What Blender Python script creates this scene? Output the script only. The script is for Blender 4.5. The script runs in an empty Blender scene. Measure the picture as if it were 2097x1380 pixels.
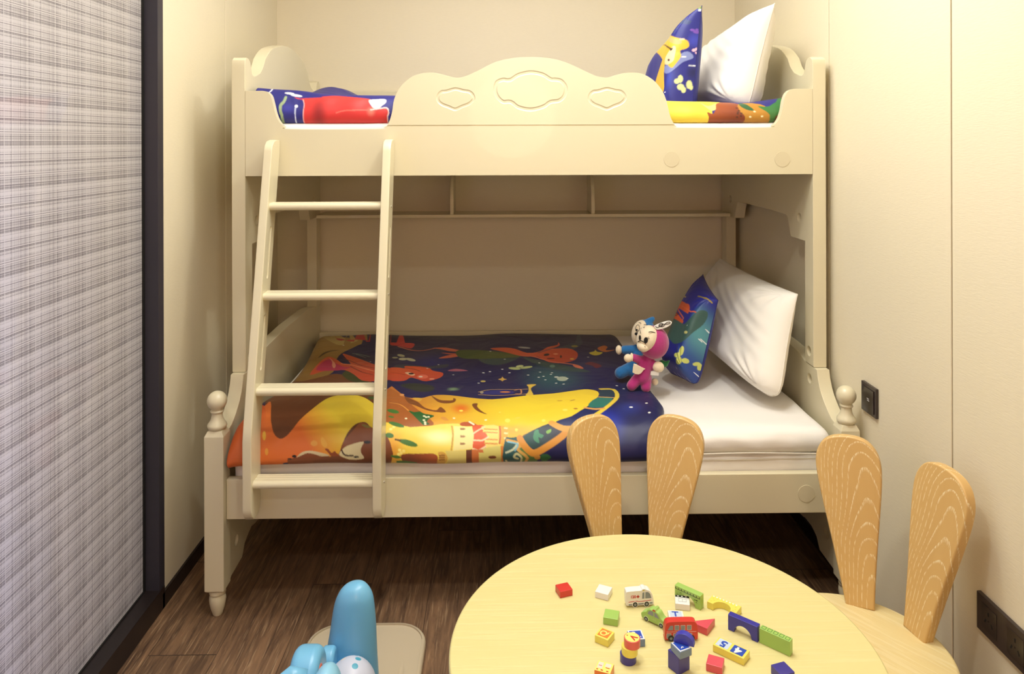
import bpy, bmesh, math, random
import numpy as np
from mathutils import Vector, Matrix

scene = bpy.context.scene
COL = scene.collection
random.seed(4)

# ---------------------------------------------------------------- camera (level, with vertical lens shift)
FPX, YAW, ROLL, HORIZON, CAM_H = 1517.0, .0165, .003, 289.2, 1.403
cd = bpy.data.cameras.new('camera'); cam = bpy.data.objects.new('camera', cd); COL.objects.link(cam)
cd.sensor_fit = 'HORIZONTAL'; cd.sensor_width = 36.0; cd.lens = FPX/2097*36
cd.shift_x = 0.0; cd.shift_y = -(690-HORIZON)/2097
cd.clip_start = .02
cam.matrix_world = Matrix.Translation((0, 0, CAM_H)) @ Matrix.Rotation(-YAW, 4, 'Z') @ Matrix.Rotation(math.pi/2, 4, 'X') @ Matrix.Rotation(-ROLL, 4, 'Z')
scene.camera = cam

# ---------------------------------------------------------------- world and lights
w = bpy.data.worlds.new('world'); scene.world = w; w.use_nodes = True
w.node_tree.nodes['Background'].inputs[0].default_value = (.55, .62, .8, 1)
w.node_tree.nodes['Background'].inputs[1].default_value = .25

def area(name, loc, size, power, col, rot=(0, 0, 0), shape='DISK', size_y=None, spread=180):
    l = bpy.data.lights.new(name, 'AREA'); l.shape = shape; l.size = size
    if size_y: l.size_y = size_y
    l.energy = power; l.color = col; l.spread = math.radians(spread)
    o = bpy.data.objects.new(name, l); o.location = loc; o.rotation_euler = rot; COL.objects.link(o); return o
WARM = (1.0, .985, .925)
area('ceiling_panel_lamp', (.08, 1.95, 2.57), 1.1, 30, WARM, shape='RECTANGLE', size_y=1.3)
area('downlight_lamp', (-.15, 1.05, 2.57), .12, 11, WARM)
area('downlight_lamp', (.35, 1.75, 2.57), .12, 8, WARM)
area('downlight_lamp', (.05, -.35, 2.57), .14, 12, WARM)  # unseen lamp added as frontal fill for the bed rail and mattress
area('warm_fill_light', (.1, -1.2, 1.6), .7, 13, (1, .58, .36), (math.radians(80), 0, 0))  # warm fill light added behind the camera to redden the shaded areas
# daylight behind the woven glass partition
area('daylight', (-1.5, 1.0, .30), 2.6, 150, (.40, .50, 1.0), (0, math.radians(-90), 0), 'RECTANGLE', .5)

vs = scene.view_settings
vs.view_transform = 'Standard'; vs.look = 'None'; vs.exposure = 0.02; vs.gamma = 1.0; vs.use_curve_mapping = False

# ---------------------------------------------------------------- surface shapes (plain numpy)
def cr(pts, n=6, closed=False):
    """Catmull-Rom through pts, n samples per span"""
    P = np.array(pts, float); N = len(P); out = []
    rng_ = range(N) if closed else range(N-1)
    for i in rng_:
        if closed: a, b, c, d = P[(i-1) % N], P[i], P[(i+1) % N], P[(i+2) % N]
        else: a, b, c, d = P[max(i-1, 0)], P[i], P[i+1], P[min(i+2, N-1)]
        for k in range(n):
            t = k/n
            out.append(.5*((2*b)+(-a+c)*t+(2*a-5*b+4*c-d)*t*t+(-a+3*b-3*c+d)*t**3))
    if not closed: out.append(P[-1])
    return np.array(out)

def arc_resample(P, n):
    d = np.r_[0, np.cumsum(np.hypot(*(P[1:]-P[:-1]).T))]
    s = np.linspace(0, d[-1], n)
    return np.c_[np.interp(s, d, P[:, 0]), np.interp(s, d, P[:, 1])], s

def wav(x, y, seed=0):
    """smooth wrinkle field, about -1..1"""
    r = np.random.RandomState(seed); o = 0*x
    for k in range(9):
        a = r.uniform(0, 6.28); f = r.uniform(4, 22); ph = r.uniform(0, 6.28)
        o = o+np.sin(f*(np.cos(a)*x+np.sin(a)*y)+ph+1.3*np.sin(3.1*x+2.3*y+k))*(9/f)**.7
    return o/6

LOWER_PROFILE = [(3.30, .50), (3.325, .522), (3.27, .542), (3.1, .546), (2.9, .545), (2.6, .552), (2.42, .562),
                 (2.32, .560), (2.25, .540), (2.212, .505), (2.200, .470), (2.210, .450), (2.235, .444)]
def lower_duvet_grid(nu, nv):
    prof, s = arc_resample(cr(LOWER_PROFILE, 12), nv)
    x = np.linspace(-.805, .52, nu)
    X, S = np.meshgrid(x, s, indexing='ij')
    Yp = np.tile(prof[:, 0], (nu, 1)); Zp = np.tile(prof[:, 1], (nu, 1))
    w = wav(X*1.5, S*1.2, 3)
    top = np.clip((S-.03)/.08, 0, 1)*np.clip((s[-1]-S)/.05, 0, 1)
    Zp = Zp+.0075*w*top+.004*np.sin(X*9+1.5*np.sin(S*5))*top
    Yp = Yp-.006*np.clip((S-1.0)/.1, 0, 1)*wav(X*2, S, 5)
    e = np.minimum(X+.805, .52-X); d = np.clip(1-e/.035, 0, 1)
    Zp = Zp-.03*(1-np.sqrt(np.clip(1-d*d, 0, 1)))*np.clip((s[-1]-S)/.12, 0, 1)
    # the front right corner of the cover lies a little further left
    X2 = X-.05*np.clip((S-1.0)/.2, 0, 1)*np.clip((X-.25)/.27, 0, 1)
    X2 = X2+.05*np.clip(1-(X+.805)/.4, 0, 1)*np.clip(np.sin(np.pi*(Yp-2.28)/1.0), 0, 1)
    return np.stack([X2, Yp, Zp], -1), X, S

UPPER_PROFILE = [(3.25, 1.45), (3.27, 1.50), (3.15, 1.53), (2.85, 1.52), (2.62, 1.52), (2.52, 1.545), (2.475, 1.535), (2.45, 1.505),
                 (2.448, 1.478), (2.465, 1.466), (2.50, 1.462)]
def upper_duvet_grid(nu, nv):
    prof, s = arc_resample(cr(UPPER_PROFILE, 12), nv)
    x = np.linspace(-.81, .985, nu)
    X, S = np.meshgrid(x, s, indexing='ij')
    Yp = np.tile(prof[:, 0], (nu, 1)); Zp = np.tile(prof[:, 1], (nu, 1))
    h = (Zp-1.462)/.083
    sc = np.interp(x, [-.81, -.76, -.6, -.42, -.3, .3, .55, .75, .86, .93, .985], [1.42, 1.38, 1.22, 1.12, 1.1, 1.0, .92, .84, .82, .95, 1.05])[:, None]
    back = np.clip((.35-np.abs(Yp-2.98))/.3, 0, 1)*np.exp(-((X+.66)/.12)**2)
    Zp = 1.462+(Zp-1.462)*sc+.075*back
    w = wav(X*2.2, S*1.6, 11)
    Zp = Zp+.006*w*np.clip(h, 0, 1); Yp = Yp-.006*wav(X*3, S*2, 4)*np.clip(h*1.5, 0, 1)
    return np.stack([X, Yp, Zp], -1), X, S

def pillow_grid(c, T, n=60, pinch=.10, wr=.006, seed=1, side=1, p=2.4, q=.55, T2=None, pb=None, pu=None, fold=0, rb=0):
    """c = four corners (-1,-1),(1,-1),(1,1),(-1,1); returns the surface of one side"""
    g = np.sin(np.linspace(-1, 1, n)*np.pi/2)
    U, V = np.meshgrid(g, g, indexing='ij')
    c = [np.array(k, float) for k in c]
    nrm = np.cross(c[1]-c[0], c[3]-c[0]); nrm /= np.linalg.norm(nrm)
    u = U*(1-pinch*(1-V*V)*np.abs(U)**1.5); v = V*(1-pinch*(1-U*U)*np.abs(V)**1.5)
    P = ((1-u)*(1-v)/4)[..., None]*c[0]+((1+u)*(1-v)/4)[..., None]*c[1]+((1+u)*(1+v)/4)[..., None]*c[2]+((1-u)*(1+v)/4)[..., None]*c[3]
    if side < 0 and T2 is not None: T = T2
    if side < 0: pb = pu = None
    pv = np.where(V < 0, pb or p, p)
    qu = np.where(U > 0, pu or p, p)
    h = T*((1-np.abs(U)**qu)*(1-np.abs(V)**pv))**q*(1-.12*V)
    k = rb*(np.clip(-V, 0, 1)*np.abs(U))[..., None]**5; P = P*(1-k)+(sum(c)/4)*k
    w = wav(U*.32+seed, V*.32, seed)
    ed = np.clip((1-np.maximum(np.abs(U), np.abs(V)))/.25, 0, 1)
    rad = np.sin(14*np.arctan2(V-.9*np.sign(V), U-.9*np.sign(U)))*np.exp(-((np.abs(U)-.75)**2+(np.abs(V)-.75)**2)/.08)
    h = h+wr*w*ed+.5*wr*rad*ed+fold*np.sin(23*(U*.75+V*1.0)+2.8*np.sin(2.6*U+.6))*np.exp(-((V-.25+.3*U)/.55)**2)*ed
    return P+side*h[..., None]*nrm, U, V
# corners: rear bottom, front bottom, front top, rear top  (normal of side +1 looks towards -x)
LOWER_CUSHION = dict(c=[(.61, 2.72, .548), (.685, 2.565, .545), (.768, 2.60, .840), (.805, 2.93, .872)], T=.098, T2=.040, rb=.10, p=2.6, q=.55, pb=10, pu=10, n=230, pinch=.045, wr=.006, seed=5)
UPPER_CUSHION = dict(c=[(.60, 2.86, 1.49), (.66, 2.53, 1.47), (.703, 2.56, 1.872), (.615, 2.87, 1.70)], T=.095, T2=.050, rb=.10, p=2.6, q=.55, pb=10, pu=10, n=230, pinch=.045, wr=.006, seed=8)
LOWER_PILLOW = dict(c=[(.82, 3.15, .57), (.885, 2.335, .553), (.985, 2.44, .892), (.965, 3.24, .885)], T=.100, T2=.055, fold=.0018, rb=.13, p=3, pb=7, pu=6, n=90, pinch=.045, wr=.012, seed=2)
UPPER_PILLOW = dict(c=[(.80, 3.10, 1.50), (.855, 2.53, 1.50), (.935, 2.50, 1.868), (.905, 3.10, 1.81)], T=.10, T2=.085, fold=.0012, rb=.1, p=3, pb=7, pu=5, n=90, pinch=.05, wr=.010, seed=3)

def paint(A, B, base, ops):
    """smooth-edged version: average of four samples inside each grid cell"""
    def sh(M, i, j):
        R = M+0.0
        R[1:-1, 1:-1] += i*(M[2:, 1:-1]-M[:-2, 1:-1])/2+j*(M[1:-1, 2:]-M[1:-1, :-2])/2
        return R
    return sum(paint1(sh(A, i, j), sh(B, i, j), base, ops) for i in (-.3, .3) for j in (-.3, .3))/4

def paint1(A, B, base, ops):
    """colours for points (A,B) in surface coordinates"""
    col = np.empty(A.shape+(3,)); col[:] = base
    for op in ops:
        k = op[0]
        if k == 'glow':
            _, cx, cy, rx, ry, c, st = op
            d = np.clip(1-np.sqrt(((A-cx)/rx)**2+((B-cy)/ry)**2), 0, 1); d = (d*d*(3-2*d)*st)[..., None]
            col = col*(1-d)+np.array(c)*d; continue
        if k == 'line':
            _, pts, w, c = op; pts = np.array(pts); m = np.zeros(A.shape, bool)
            bb = (A > pts[:, 0].min()-w) & (A < pts[:, 0].max()+w) & (B > pts[:, 1].min()-w) & (B < pts[:, 1].max()+w)
            a = A[bb]; b = B[bb]; mm = np.zeros(a.shape, bool)
            for (x0, y0), (x1, y1) in zip(pts[:-1], pts[1:]):
                L = max((x1-x0)**2+(y1-y0)**2, 1e-12)
                t = np.clip(((a-x0)*(x1-x0)+(b-y0)*(y1-y0))/L, 0, 1)
                mm |= np.hypot(a-x0-t*(x1-x0), b-y0-t*(y1-y0)) < w/2
            m[bb] = mm; col[m] = c; continue
        _, pts, c = op[:3]
        pts = np.array(pts, float)
        bb = (A >= pts[:, 0].min()) & (A <= pts[:, 0].max()) & (B >= pts[:, 1].min()) & (B <= pts[:, 1].max())
        a = A[bb]; b = B[bb]; ins = np.zeros(a.shape, bool)
        for (x0, y0), (x1, y1) in zip(pts, np.roll(pts, -1, 0)):
            if y0 == y1: continue
            ins ^= ((y0 > b) != (y1 > b)) & (a < (x1-x0)*(b-y0)/(y1-y0)+x0)
        m = np.zeros(A.shape, bool); m[bb] = ins
        if len(op) > 3:
            c2, p0, p1 = op[3:]
            dx, dy = p1[0]-p0[0], p1[1]-p0[1]
            t = np.clip(((A[m]-p0[0])*dx+(B[m]-p0[1])*dy)/(dx*dx+dy*dy), 0, 1)[:, None]
            col[m] = np.array(c)*(1-t)+np.array(c2)*t
        else: col[m] = c
    return col

GUARD_TOP = [(-0.8199, 1.5684), (-0.7898, 1.5684), (-0.7585, 1.5672), (-0.7414, 1.5546), (-0.7329, 1.5271), (-0.7262, 1.4984), (-0.716, 1.4726), (-0.699, 1.4537), (-0.6762, 1.4439), (-0.3952, 1.4434), (-0.3759, 1.4491), (-0.3614, 1.4611), (-0.3493, 1.4973), (-0.342, 1.5407), (-0.3226, 1.5792), (-0.2888, 1.6105), (-0.2551, 1.6235), (-0.2165, 1.6263), (-0.178, 1.6186), (-0.1442, 1.6098), (-0.1153, 1.6127), (-0.0766, 1.6295), (-0.0185, 1.6584), (0.025, 1.6705), (0.0734, 1.6762), (0.1218, 1.6762), (0.1702, 1.6713), (0.2187, 1.6581), (0.2816, 1.629), (0.3156, 1.6144), (0.3495, 1.6095), (0.3787, 1.6177), (0.4176, 1.6254), (0.4614, 1.6224), (0.5003, 1.602), (0.5294, 1.568), (0.5439, 1.534), (0.5559, 1.4854), (0.5656, 1.4636), (0.5777, 1.449), (0.5912, 1.4453), (0.8697, 1.4452), (0.8958, 1.4529), (0.9122, 1.4703), (0.9234, 1.4995), (0.93, 1.5351), (0.9405, 1.5591), (0.9582, 1.5708), (0.9876, 1.572), (1.0215, 1.5719)]
CARTOUCHE = [(0.0321, 1.6076), (0.0587, 1.6235), (0.0999, 1.6326), (0.141, 1.6258), (0.1676, 1.6098), (0.1797, 1.6093), (0.2015, 1.6049), (0.2175, 1.5879), (0.2213, 1.5686), (0.2135, 1.5444), (0.194, 1.5289), (0.1674, 1.5251), (0.1455, 1.5106), (0.1019, 1.5001), (0.0584, 1.5084), (0.0343, 1.5254), (0.0101, 1.5254), (-0.0102, 1.5424), (-0.0202, 1.569), (-0.0129, 1.598), (0.0103, 1.6091)]
CART2 = [(-0.1733, 1.5703), (-0.1443, 1.5779), (-0.1154, 1.5716), (-0.0961, 1.5682), (-0.0826, 1.5546), (-0.0807, 1.5377), (-0.0962, 1.5218), (-0.1204, 1.5122), (-0.1445, 1.5026), (-0.1686, 1.5113), (-0.1903, 1.5201), (-0.2047, 1.5356), (-0.2032, 1.5549), (-0.1902, 1.5684)]
# ---- printed patterns, in each cloth's own surface coordinates
LOWER_ART = [('glow',-0.2627,0.4871,0.15209999999999999,0.18180000000000007,(0.008,0.016,0.156),0.8),
('poly',[(-0.7831,0.0675),(-0.769,0.0743),(-0.7633,0.0587),(-0.7463,0.0456),(-0.6956,0.1382),(-0.6474,0.1602),(-0.6091,0.1776),(-0.5875,0.1894),(-0.5755,0.2009),(-0.5716,0.2142),(-0.6002,0.0087),(-0.5931,0.2508),(-0.6061,0.2687),(-0.613,0.2815),(-0.6182,0.2924),(-0.6256,0.3075),(-0.6382,0.3292),(-0.6527,0.3547),(-0.6638,0.3821),(-0.6695,0.4099),(-0.6717,0.4398),(-0.6711,0.4744),(-0.664,0.5161),(-0.6535,0.5629),(-0.6512,0.609),(-0.6633,0.6529),(-0.6828,0.6949),(-0.703,0.7284),(-0.7253,0.7536),(-0.7497,0.77),(-0.7697,0.7658),(-0.81,0.7206),(-0.81,0.6503),(-0.81,0.5963),(-0.81,0.5513),(-0.81,0.4996),(-0.81,0.4456),(-0.81,0.3848),(-0.81,0.324),(-0.81,0.2543),(-0.81,0.2138),(-0.81,0.1553)],(0.392,0.246,0.048),(0.262,0.138,0.027),(-0.7177,0.0224),(-0.7642,0.6596)),
('poly',[(-0.7831,0.0675),(-0.7517,0.1226),(-0.7277,0.0358),(-0.676,0.1696),(-0.6684,0.0293),(-0.6272,0.1891),(-0.6149,0.1985),(-0.6168,0.213),(-0.6285,0.2306),(-0.6422,0.2461),(-0.6798,0.0002),(-0.672,0.2722),(-0.6882,0.2754),(-0.7045,0.2643),(-0.7212,0.2424),(-0.7368,0.2169),(-0.7556,0.1837),(-0.81,0.0459)],(0.503,0.381,0.107)),
('poly',[(-0.7551,0.4452),(-0.7545,0.4303),(-0.7503,0.4022),(-0.7432,0.3778),(-0.7326,0.3635),(-0.7194,0.3533),(-0.707,0.3462),(-0.6947,0.3424),(-0.6832,0.3419),(-0.6784,0.3434),(-0.6844,0.3462),(-0.697,0.351),(-0.7092,0.3582),(-0.7187,0.3682),(-0.7278,0.3806),(-0.7361,0.3946),(-0.7442,0.415),(-0.7514,0.4367)],(0.089,0.048,0.009)),
('poly',[(-0.7186,0.1563),(-0.7058,0.1621),(-0.6867,0.1752),(-0.6741,0.1866),(-0.6744,0.1945),(-0.6813,0.2014),(-0.6886,0.2049),(-0.6945,0.204),(-0.7008,0.1996),(-0.7065,0.1928),(-0.713,0.1805),(-0.7369,0.032)],(0.445,0.021,0.025)),
('poly',[(-0.6685,0.1998),(-0.6568,0.1946),(-0.6367,0.191),(-0.6157,0.1915),(-0.5923,0.1981),(-0.5682,0.2057),(-0.5758,0.0157),(-0.5611,0.2149),(-0.5779,0.218),(-0.6171,0.015),(-0.6342,0.0152),(-0.6306,0.221),(-0.6456,0.2187),(-0.658,0.2134),(-0.6674,0.2061)],(0.515,0.025,0.03)),
('poly',[(-0.81,0.7471),(-0.81,0.6931),(-0.7752,0.6995),(-0.7496,0.7015),(-0.7293,0.6889),(-0.7097,0.6739),(-0.691,0.6605),(-0.6734,0.6486),(-0.6569,0.6381),(-0.6407,0.6335),(-0.6253,0.6372),(-0.6105,0.6471),(-0.5949,0.6605),(-0.5775,0.6764),(-0.5597,0.6943),(-0.5437,0.7124),(-0.5321,0.7317),(-0.5221,0.7515),(-0.5082,0.7676),(-0.4874,0.7681),(-0.4628,0.7637),(-0.4395,0.7851),(-0.4185,0.8462),(-0.401,0.9288),(-0.3917,1.0136),(-0.3851,1.0894),(-0.3897,1.144),(-0.4232,1.1771),(-0.5043,1.1952),(-0.6115,1.1937),(-0.6977,1.1936),(-0.7446,1.1971),(-0.7702,1.1989),(-0.7794,1.1872),(-0.7704,1.1517),(-0.7546,1.0867),(-0.765,0.989),(-0.81,0.8799),(-0.81,0.8168)],(0.162,0.051,0.012),(0.107,0.03,0.007),(-0.6852,0.6667),(-0.6169,1.0604)),
('poly',[(-0.6025,0.646),(-0.602,0.6263),(-0.5967,0.6079),(-0.5854,0.6045),(-0.5658,0.6259),(-0.541,0.6615),(-0.5176,0.6956),(-0.4929,0.7301),(-0.4697,0.764),(-0.4609,0.7857),(-0.4756,0.789),(-0.5043,0.7793),(-0.5308,0.7641),(-0.5485,0.7462),(-0.5635,0.724),(-0.5765,0.7021),(-0.5883,0.6818),(-0.5978,0.663)],(0.042,0.054,0.01)),
('poly',[(-0.6588,0.3872),(-0.6533,0.3825),(-0.6371,0.3923),(-0.6184,0.4055),(-0.5993,0.4196),(-0.5774,0.4388),(-0.5548,0.4618),(-0.5326,0.4885),(-0.51,0.5176),(-0.4866,0.5438),(-0.4608,0.5598),(-0.4346,0.5714),(-0.4137,0.594),(-0.3998,0.6398),(-0.3918,0.695),(-0.3916,0.7364),(-0.4026,0.7549),(-0.4231,0.7614),(-0.4437,0.7636),(-0.4617,0.7651),(-0.4798,0.7623),(-0.4971,0.7528),(-0.5128,0.7332),(-0.528,0.7062),(-0.5445,0.6782),(-0.5634,0.6494),(-0.5834,0.6201),(-0.6026,0.5989),(-0.6198,0.591),(-0.636,0.5913),(-0.6516,0.5924),(-0.6662,0.5907),(-0.6803,0.5896),(-0.6949,0.5929),(-0.7126,0.6096),(-0.7304,0.63),(-0.7427,0.6306),(-0.7466,0.5942),(-0.7435,0.5377),(-0.7374,0.4886),(-0.731,0.4585),(-0.7231,0.4381),(-0.7135,0.4271),(-0.7021,0.4278),(-0.6892,0.4384),(-0.6757,0.452),(-0.6611,0.47),(-0.6456,0.492),(-0.6312,0.5089),(-0.6155,0.5196),(-0.6012,0.5243),(-0.598,0.5122),(-0.6163,0.4703),(-0.6436,0.4195)],(0.617,0.098,0.03),(0.552,0.065,0.025),(-0.5368,0.4479),(-0.4819,0.721)),
('poly',[(-0.7298,0.5814),(-0.7352,0.5585),(-0.7322,0.527),(-0.7268,0.4992),(-0.721,0.4783),(-0.7131,0.4616),(-0.7039,0.4544),(-0.6944,0.4617),(-0.6836,0.479),(-0.6703,0.497),(-0.6524,0.5156),(-0.6316,0.5369),(-0.6132,0.5537),(-0.598,0.5578),(-0.5858,0.5545),(-0.5808,0.5551),(-0.586,0.5661),(-0.5985,0.5803),(-0.6126,0.5899),(-0.6264,0.5929),(-0.6418,0.5928),(-0.6598,0.5911),(-0.6842,0.5908),(-0.711,0.5898)],(0.491,0.025,0.089)),
('poly',[(-0.7073,0.4379),(-0.7006,0.4468),(-0.688,0.4666),(-0.6768,0.4861),(-0.6692,0.5016),(-0.6629,0.5167),(-0.6587,0.5307),(-0.6567,0.5453),(-0.6568,0.5585),(-0.6587,0.564),(-0.6632,0.5579),(-0.6694,0.5446),(-0.6749,0.5303),(-0.6782,0.5168),(-0.6808,0.5019),(-0.6849,0.4865),(-0.6934,0.467),(-0.7033,0.4471)],(0.761,0.305,0.188)),
('line',[(-0.6394,0.5085),(-0.6258,0.5131),(-0.606,0.5213),(-0.5853,0.5342),(-0.565,0.553),(-0.544,0.5758),(-0.524,0.5967),(-0.5039,0.615),(-0.485,0.6301),(-0.4721,0.6394)],0.006,(0.776,0.262,0.117)),
('line',[(-0.6456,0.4377),(-0.6328,0.449),(-0.6142,0.4666),(-0.5951,0.4864),(-0.5781,0.5069),(-0.5606,0.5292),(-0.5414,0.5514),(-0.5175,0.573),(-0.4927,0.5906),(-0.4758,0.6009)],0.005,(0.188,0.016,0.013)),
('line',[(-0.5893,0.5529),(-0.5709,0.5797),(-0.5448,0.6177),(-0.5207,0.6483),(-0.4994,0.6671),(-0.4798,0.6796),(-0.4665,0.687)],0.005,(0.188,0.021,0.016)),
('poly',[(-0.4029,0.5654),(-0.4033,0.555),(-0.3968,0.5437),(-0.3859,0.5358),(-0.3698,0.5336),(-0.3492,0.5349),(-0.329,0.5373),(-0.31,0.5416),(-0.2915,0.5465),(-0.2749,0.5471),(-0.2615,0.5411),(-0.2498,0.5318),(-0.238,0.5234),(-0.2239,0.5155),(-0.2095,0.5089),(-0.1999,0.5087),(-0.1972,0.5189),(-0.1993,0.5347),(-0.2043,0.5475),(-0.2117,0.5536),(-0.2219,0.5573),(-0.2349,0.5618),(-0.2506,0.5694),(-0.2688,0.578),(-0.2887,0.5847),(-0.3116,0.5878),(-0.3363,0.5878),(-0.3583,0.5853),(-0.3772,0.5805),(-0.3934,0.5736)],(0.04,0.048,0.072)),
('poly',[(-0.4165,0.601),(-0.4116,0.582),(-0.4012,0.5777),(-0.3907,0.5772),(-0.3792,0.5791),(-0.3669,0.5845),(-0.3583,0.5853),(-0.359,0.5762),(-0.3635,0.5625),(-0.3589,0.5533),(-0.3355,0.5522),(-0.3032,0.5546),(-0.2773,0.5591),(-0.2656,0.5686),(-0.2602,0.582),(-0.2531,0.5937),(-0.2393,0.6001),(-0.2237,0.6057),(-0.2131,0.616),(-0.2101,0.6339),(-0.2121,0.6557),(-0.2186,0.6769),(-0.2312,0.6988),(-0.248,0.7206),(-0.2635,0.7338),(-0.2762,0.7322),(-0.2881,0.7219),(-0.2988,0.7127),(-0.3081,0.706),(-0.3161,0.7002),(-0.3235,0.7008),(-0.3286,0.7135),(-0.3329,0.7323),(-0.341,0.7457),(-0.3572,0.7533),(-0.3774,0.7552),(-0.394,0.7424),(-0.4048,0.7026),(-0.4133,0.6464)],(0.672,0.093,0.021),(0.552,0.058,0.025),(-0.3583,0.5853),(-0.2743,0.7244)),
('line',[(-0.3556,0.5786),(-0.3467,0.5819),(-0.3342,0.5865),(-0.3227,0.5917),(-0.3135,0.5984),(-0.3054,0.6057),(-0.2998,0.6108)],0.005,(0.156,0.013,0.007)),
('line',[(-0.3969,0.6543),(-0.3908,0.6544),(-0.3819,0.6547),(-0.3729,0.6563),(-0.3636,0.6605),(-0.3541,0.6659),(-0.3475,0.6698)],0.004,(0.262,0.021,0.01)),
('poly',[(-0.3505,0.646),(-0.3501,0.6384),(-0.3452,0.6327),(-0.3387,0.6314),(-0.3294,0.6369),(-0.3185,0.6466),(-0.3119,0.6558),(-0.3123,0.6648),(-0.3168,0.6736),(-0.323,0.6766),(-0.3323,0.6698),(-0.3436,0.6571)],(0.791,0.456,0.262)),
('poly',[(-0.3169,0.6485),(-0.3176,0.6541),(-0.3207,0.6589),(-0.3255,0.6615),(-0.3306,0.6611),(-0.3347,0.658),(-0.3367,0.653),(-0.336,0.6473),(-0.3329,0.6427),(-0.3281,0.6402),(-0.3229,0.6405),(-0.3188,0.6435)],(0.013,0.007,0.009)),
('poly',[(-0.2628,0.6729),(-0.2642,0.6866),(-0.2704,0.698),(-0.2798,0.7041),(-0.2899,0.7032),(-0.298,0.6957),(-0.3021,0.6835),(-0.3009,0.6699),(-0.2947,0.6585),(-0.2852,0.6524),(-0.2749,0.6531),(-0.2667,0.6606)],(0.776,0.156,0.08)),
('poly',[(-0.2818,0.678),(-0.2823,0.683),(-0.2846,0.6871),(-0.288,0.6894),(-0.2917,0.6891),(-0.2947,0.6864),(-0.2962,0.6819),(-0.2957,0.677),(-0.2935,0.6728),(-0.29,0.6706),(-0.2863,0.6708),(-0.2833,0.6735)],(0.839,0.672,0.515)),
('poly',[(-0.237,0.6978),(-0.2379,0.7029),(-0.2411,0.7071),(-0.2459,0.7094),(-0.251,0.7091),(-0.2549,0.7063),(-0.2566,0.7018),(-0.2558,0.6967),(-0.2525,0.6924),(-0.2477,0.69),(-0.2427,0.6903),(-0.2387,0.6932)],(0.839,0.305,0.188)),
('poly',[(-0.3472,0.7974),(-0.3391,0.7849),(-0.3221,0.773),(-0.3026,0.7662),(-0.2795,0.7676),(-0.254,0.7758),(-0.2354,0.7893),(-0.2274,0.8088),(-0.2264,0.8316),(-0.2299,0.8498),(-0.2384,0.8616),(-0.2514,0.8688),(-0.2656,0.8696),(-0.2812,0.862),(-0.2982,0.849),(-0.3135,0.8358),(-0.3286,0.8232),(-0.3422,0.8099)],(0.019,0.027,0.021)),
('poly',[(-0.3815,0.3999),(-0.383,0.4079),(-0.3885,0.4105),(-0.3968,0.4069),(-0.4055,0.3983),(-0.4132,0.3869),(-0.4167,0.3758),(-0.4151,0.3678),(-0.4089,0.365),(-0.4002,0.3683),(-0.3915,0.3768),(-0.3846,0.3884)],(0.515,0.515,0.305)),
('poly',[(-0.3664,0.4478),(-0.3673,0.4583),(-0.3725,0.4657),(-0.3805,0.4683),(-0.3893,0.4652),(-0.3965,0.4571),(-0.4002,0.4459),(-0.3995,0.435),(-0.3943,0.4272),(-0.3862,0.4249),(-0.3773,0.4285),(-0.37,0.4366)],(0.617,0.604,0.392)),
('poly',[(-0.3301,0.4752),(-0.3324,0.4831),(-0.3399,0.4845),(-0.3506,0.479),(-0.3618,0.4673),(-0.3705,0.4524),(-0.3744,0.4386),(-0.3722,0.43),(-0.3646,0.4291),(-0.3535,0.436),(-0.3422,0.4484),(-0.3336,0.4627)],(0.552,0.552,0.352)),
('poly',[(-0.4062,0.4222),(-0.407,0.4285),(-0.4111,0.433),(-0.4175,0.4347),(-0.4243,0.433),(-0.4299,0.4284),(-0.4327,0.4221),(-0.4319,0.4158),(-0.4277,0.4112),(-0.4214,0.4095),(-0.4145,0.4112),(-0.4089,0.4159)],(0.402,0.402,0.223)),
('line',[(-0.6152,0.3758),(-0.6067,0.3771),(-0.5944,0.3792),(-0.5808,0.3835),(-0.5647,0.3919),(-0.5472,0.4033),(-0.5347,0.4121)],0.005,(0.188,0.246,0.188)),
('line',[(-0.5971,0.3853),(-0.5829,0.3964),(-0.5633,0.4131),(-0.5488,0.4265)],0.004,(0.188,0.246,0.188)),
('poly',[(-0.4694,0.2032),(-0.46,0.1992),(-0.4455,0.1987),(-0.4463,0.006),(-0.407,0.1974),(-0.3838,0.1977),(-0.3674,0.2053),(-0.3622,0.2257),(-0.3638,0.2524),(-0.3674,0.2722),(-0.3714,0.2791),(-0.3777,0.2784),(-0.3866,0.2737),(-0.3996,0.264),(-0.4159,0.2514),(-0.4311,0.2423),(-0.4443,0.24),(-0.4563,0.2403),(-0.465,0.2375),(-0.4703,0.2273),(-0.4916,0.0038)],(0.631,0.045,0.042)),
('line',[(-0.4298,0.2515),(-0.4112,0.2662),(-0.3859,0.2891),(-0.3631,0.3085),(-0.3459,0.3179),(-0.3306,0.3215),(-0.3159,0.321),(-0.3013,0.3144),(-0.287,0.3033),(-0.2724,0.2947),(-0.2581,0.2899),(-0.2436,0.2878),(-0.2264,0.2918),(-0.2026,0.3068),(-0.1765,0.3275),(-0.1582,0.3433)],0.008,(0.631,0.162,0.08)),
('poly',[(-0.2806,0.289),(-0.2738,0.2851),(-0.2582,0.2838),(-0.2383,0.288),(-0.2112,0.3016),(-0.1802,0.3202),(-0.1585,0.3367),(-0.1519,0.3467),(-0.1542,0.3525),(-0.1614,0.3545),(-0.174,0.3524),(-0.1914,0.3475),(-0.2076,0.3415),(-0.2204,0.3331),(-0.2322,0.3224),(-0.2441,0.3123),(-0.2591,0.3034),(-0.2742,0.2951)],(0.658,0.138,0.065)),
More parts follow.
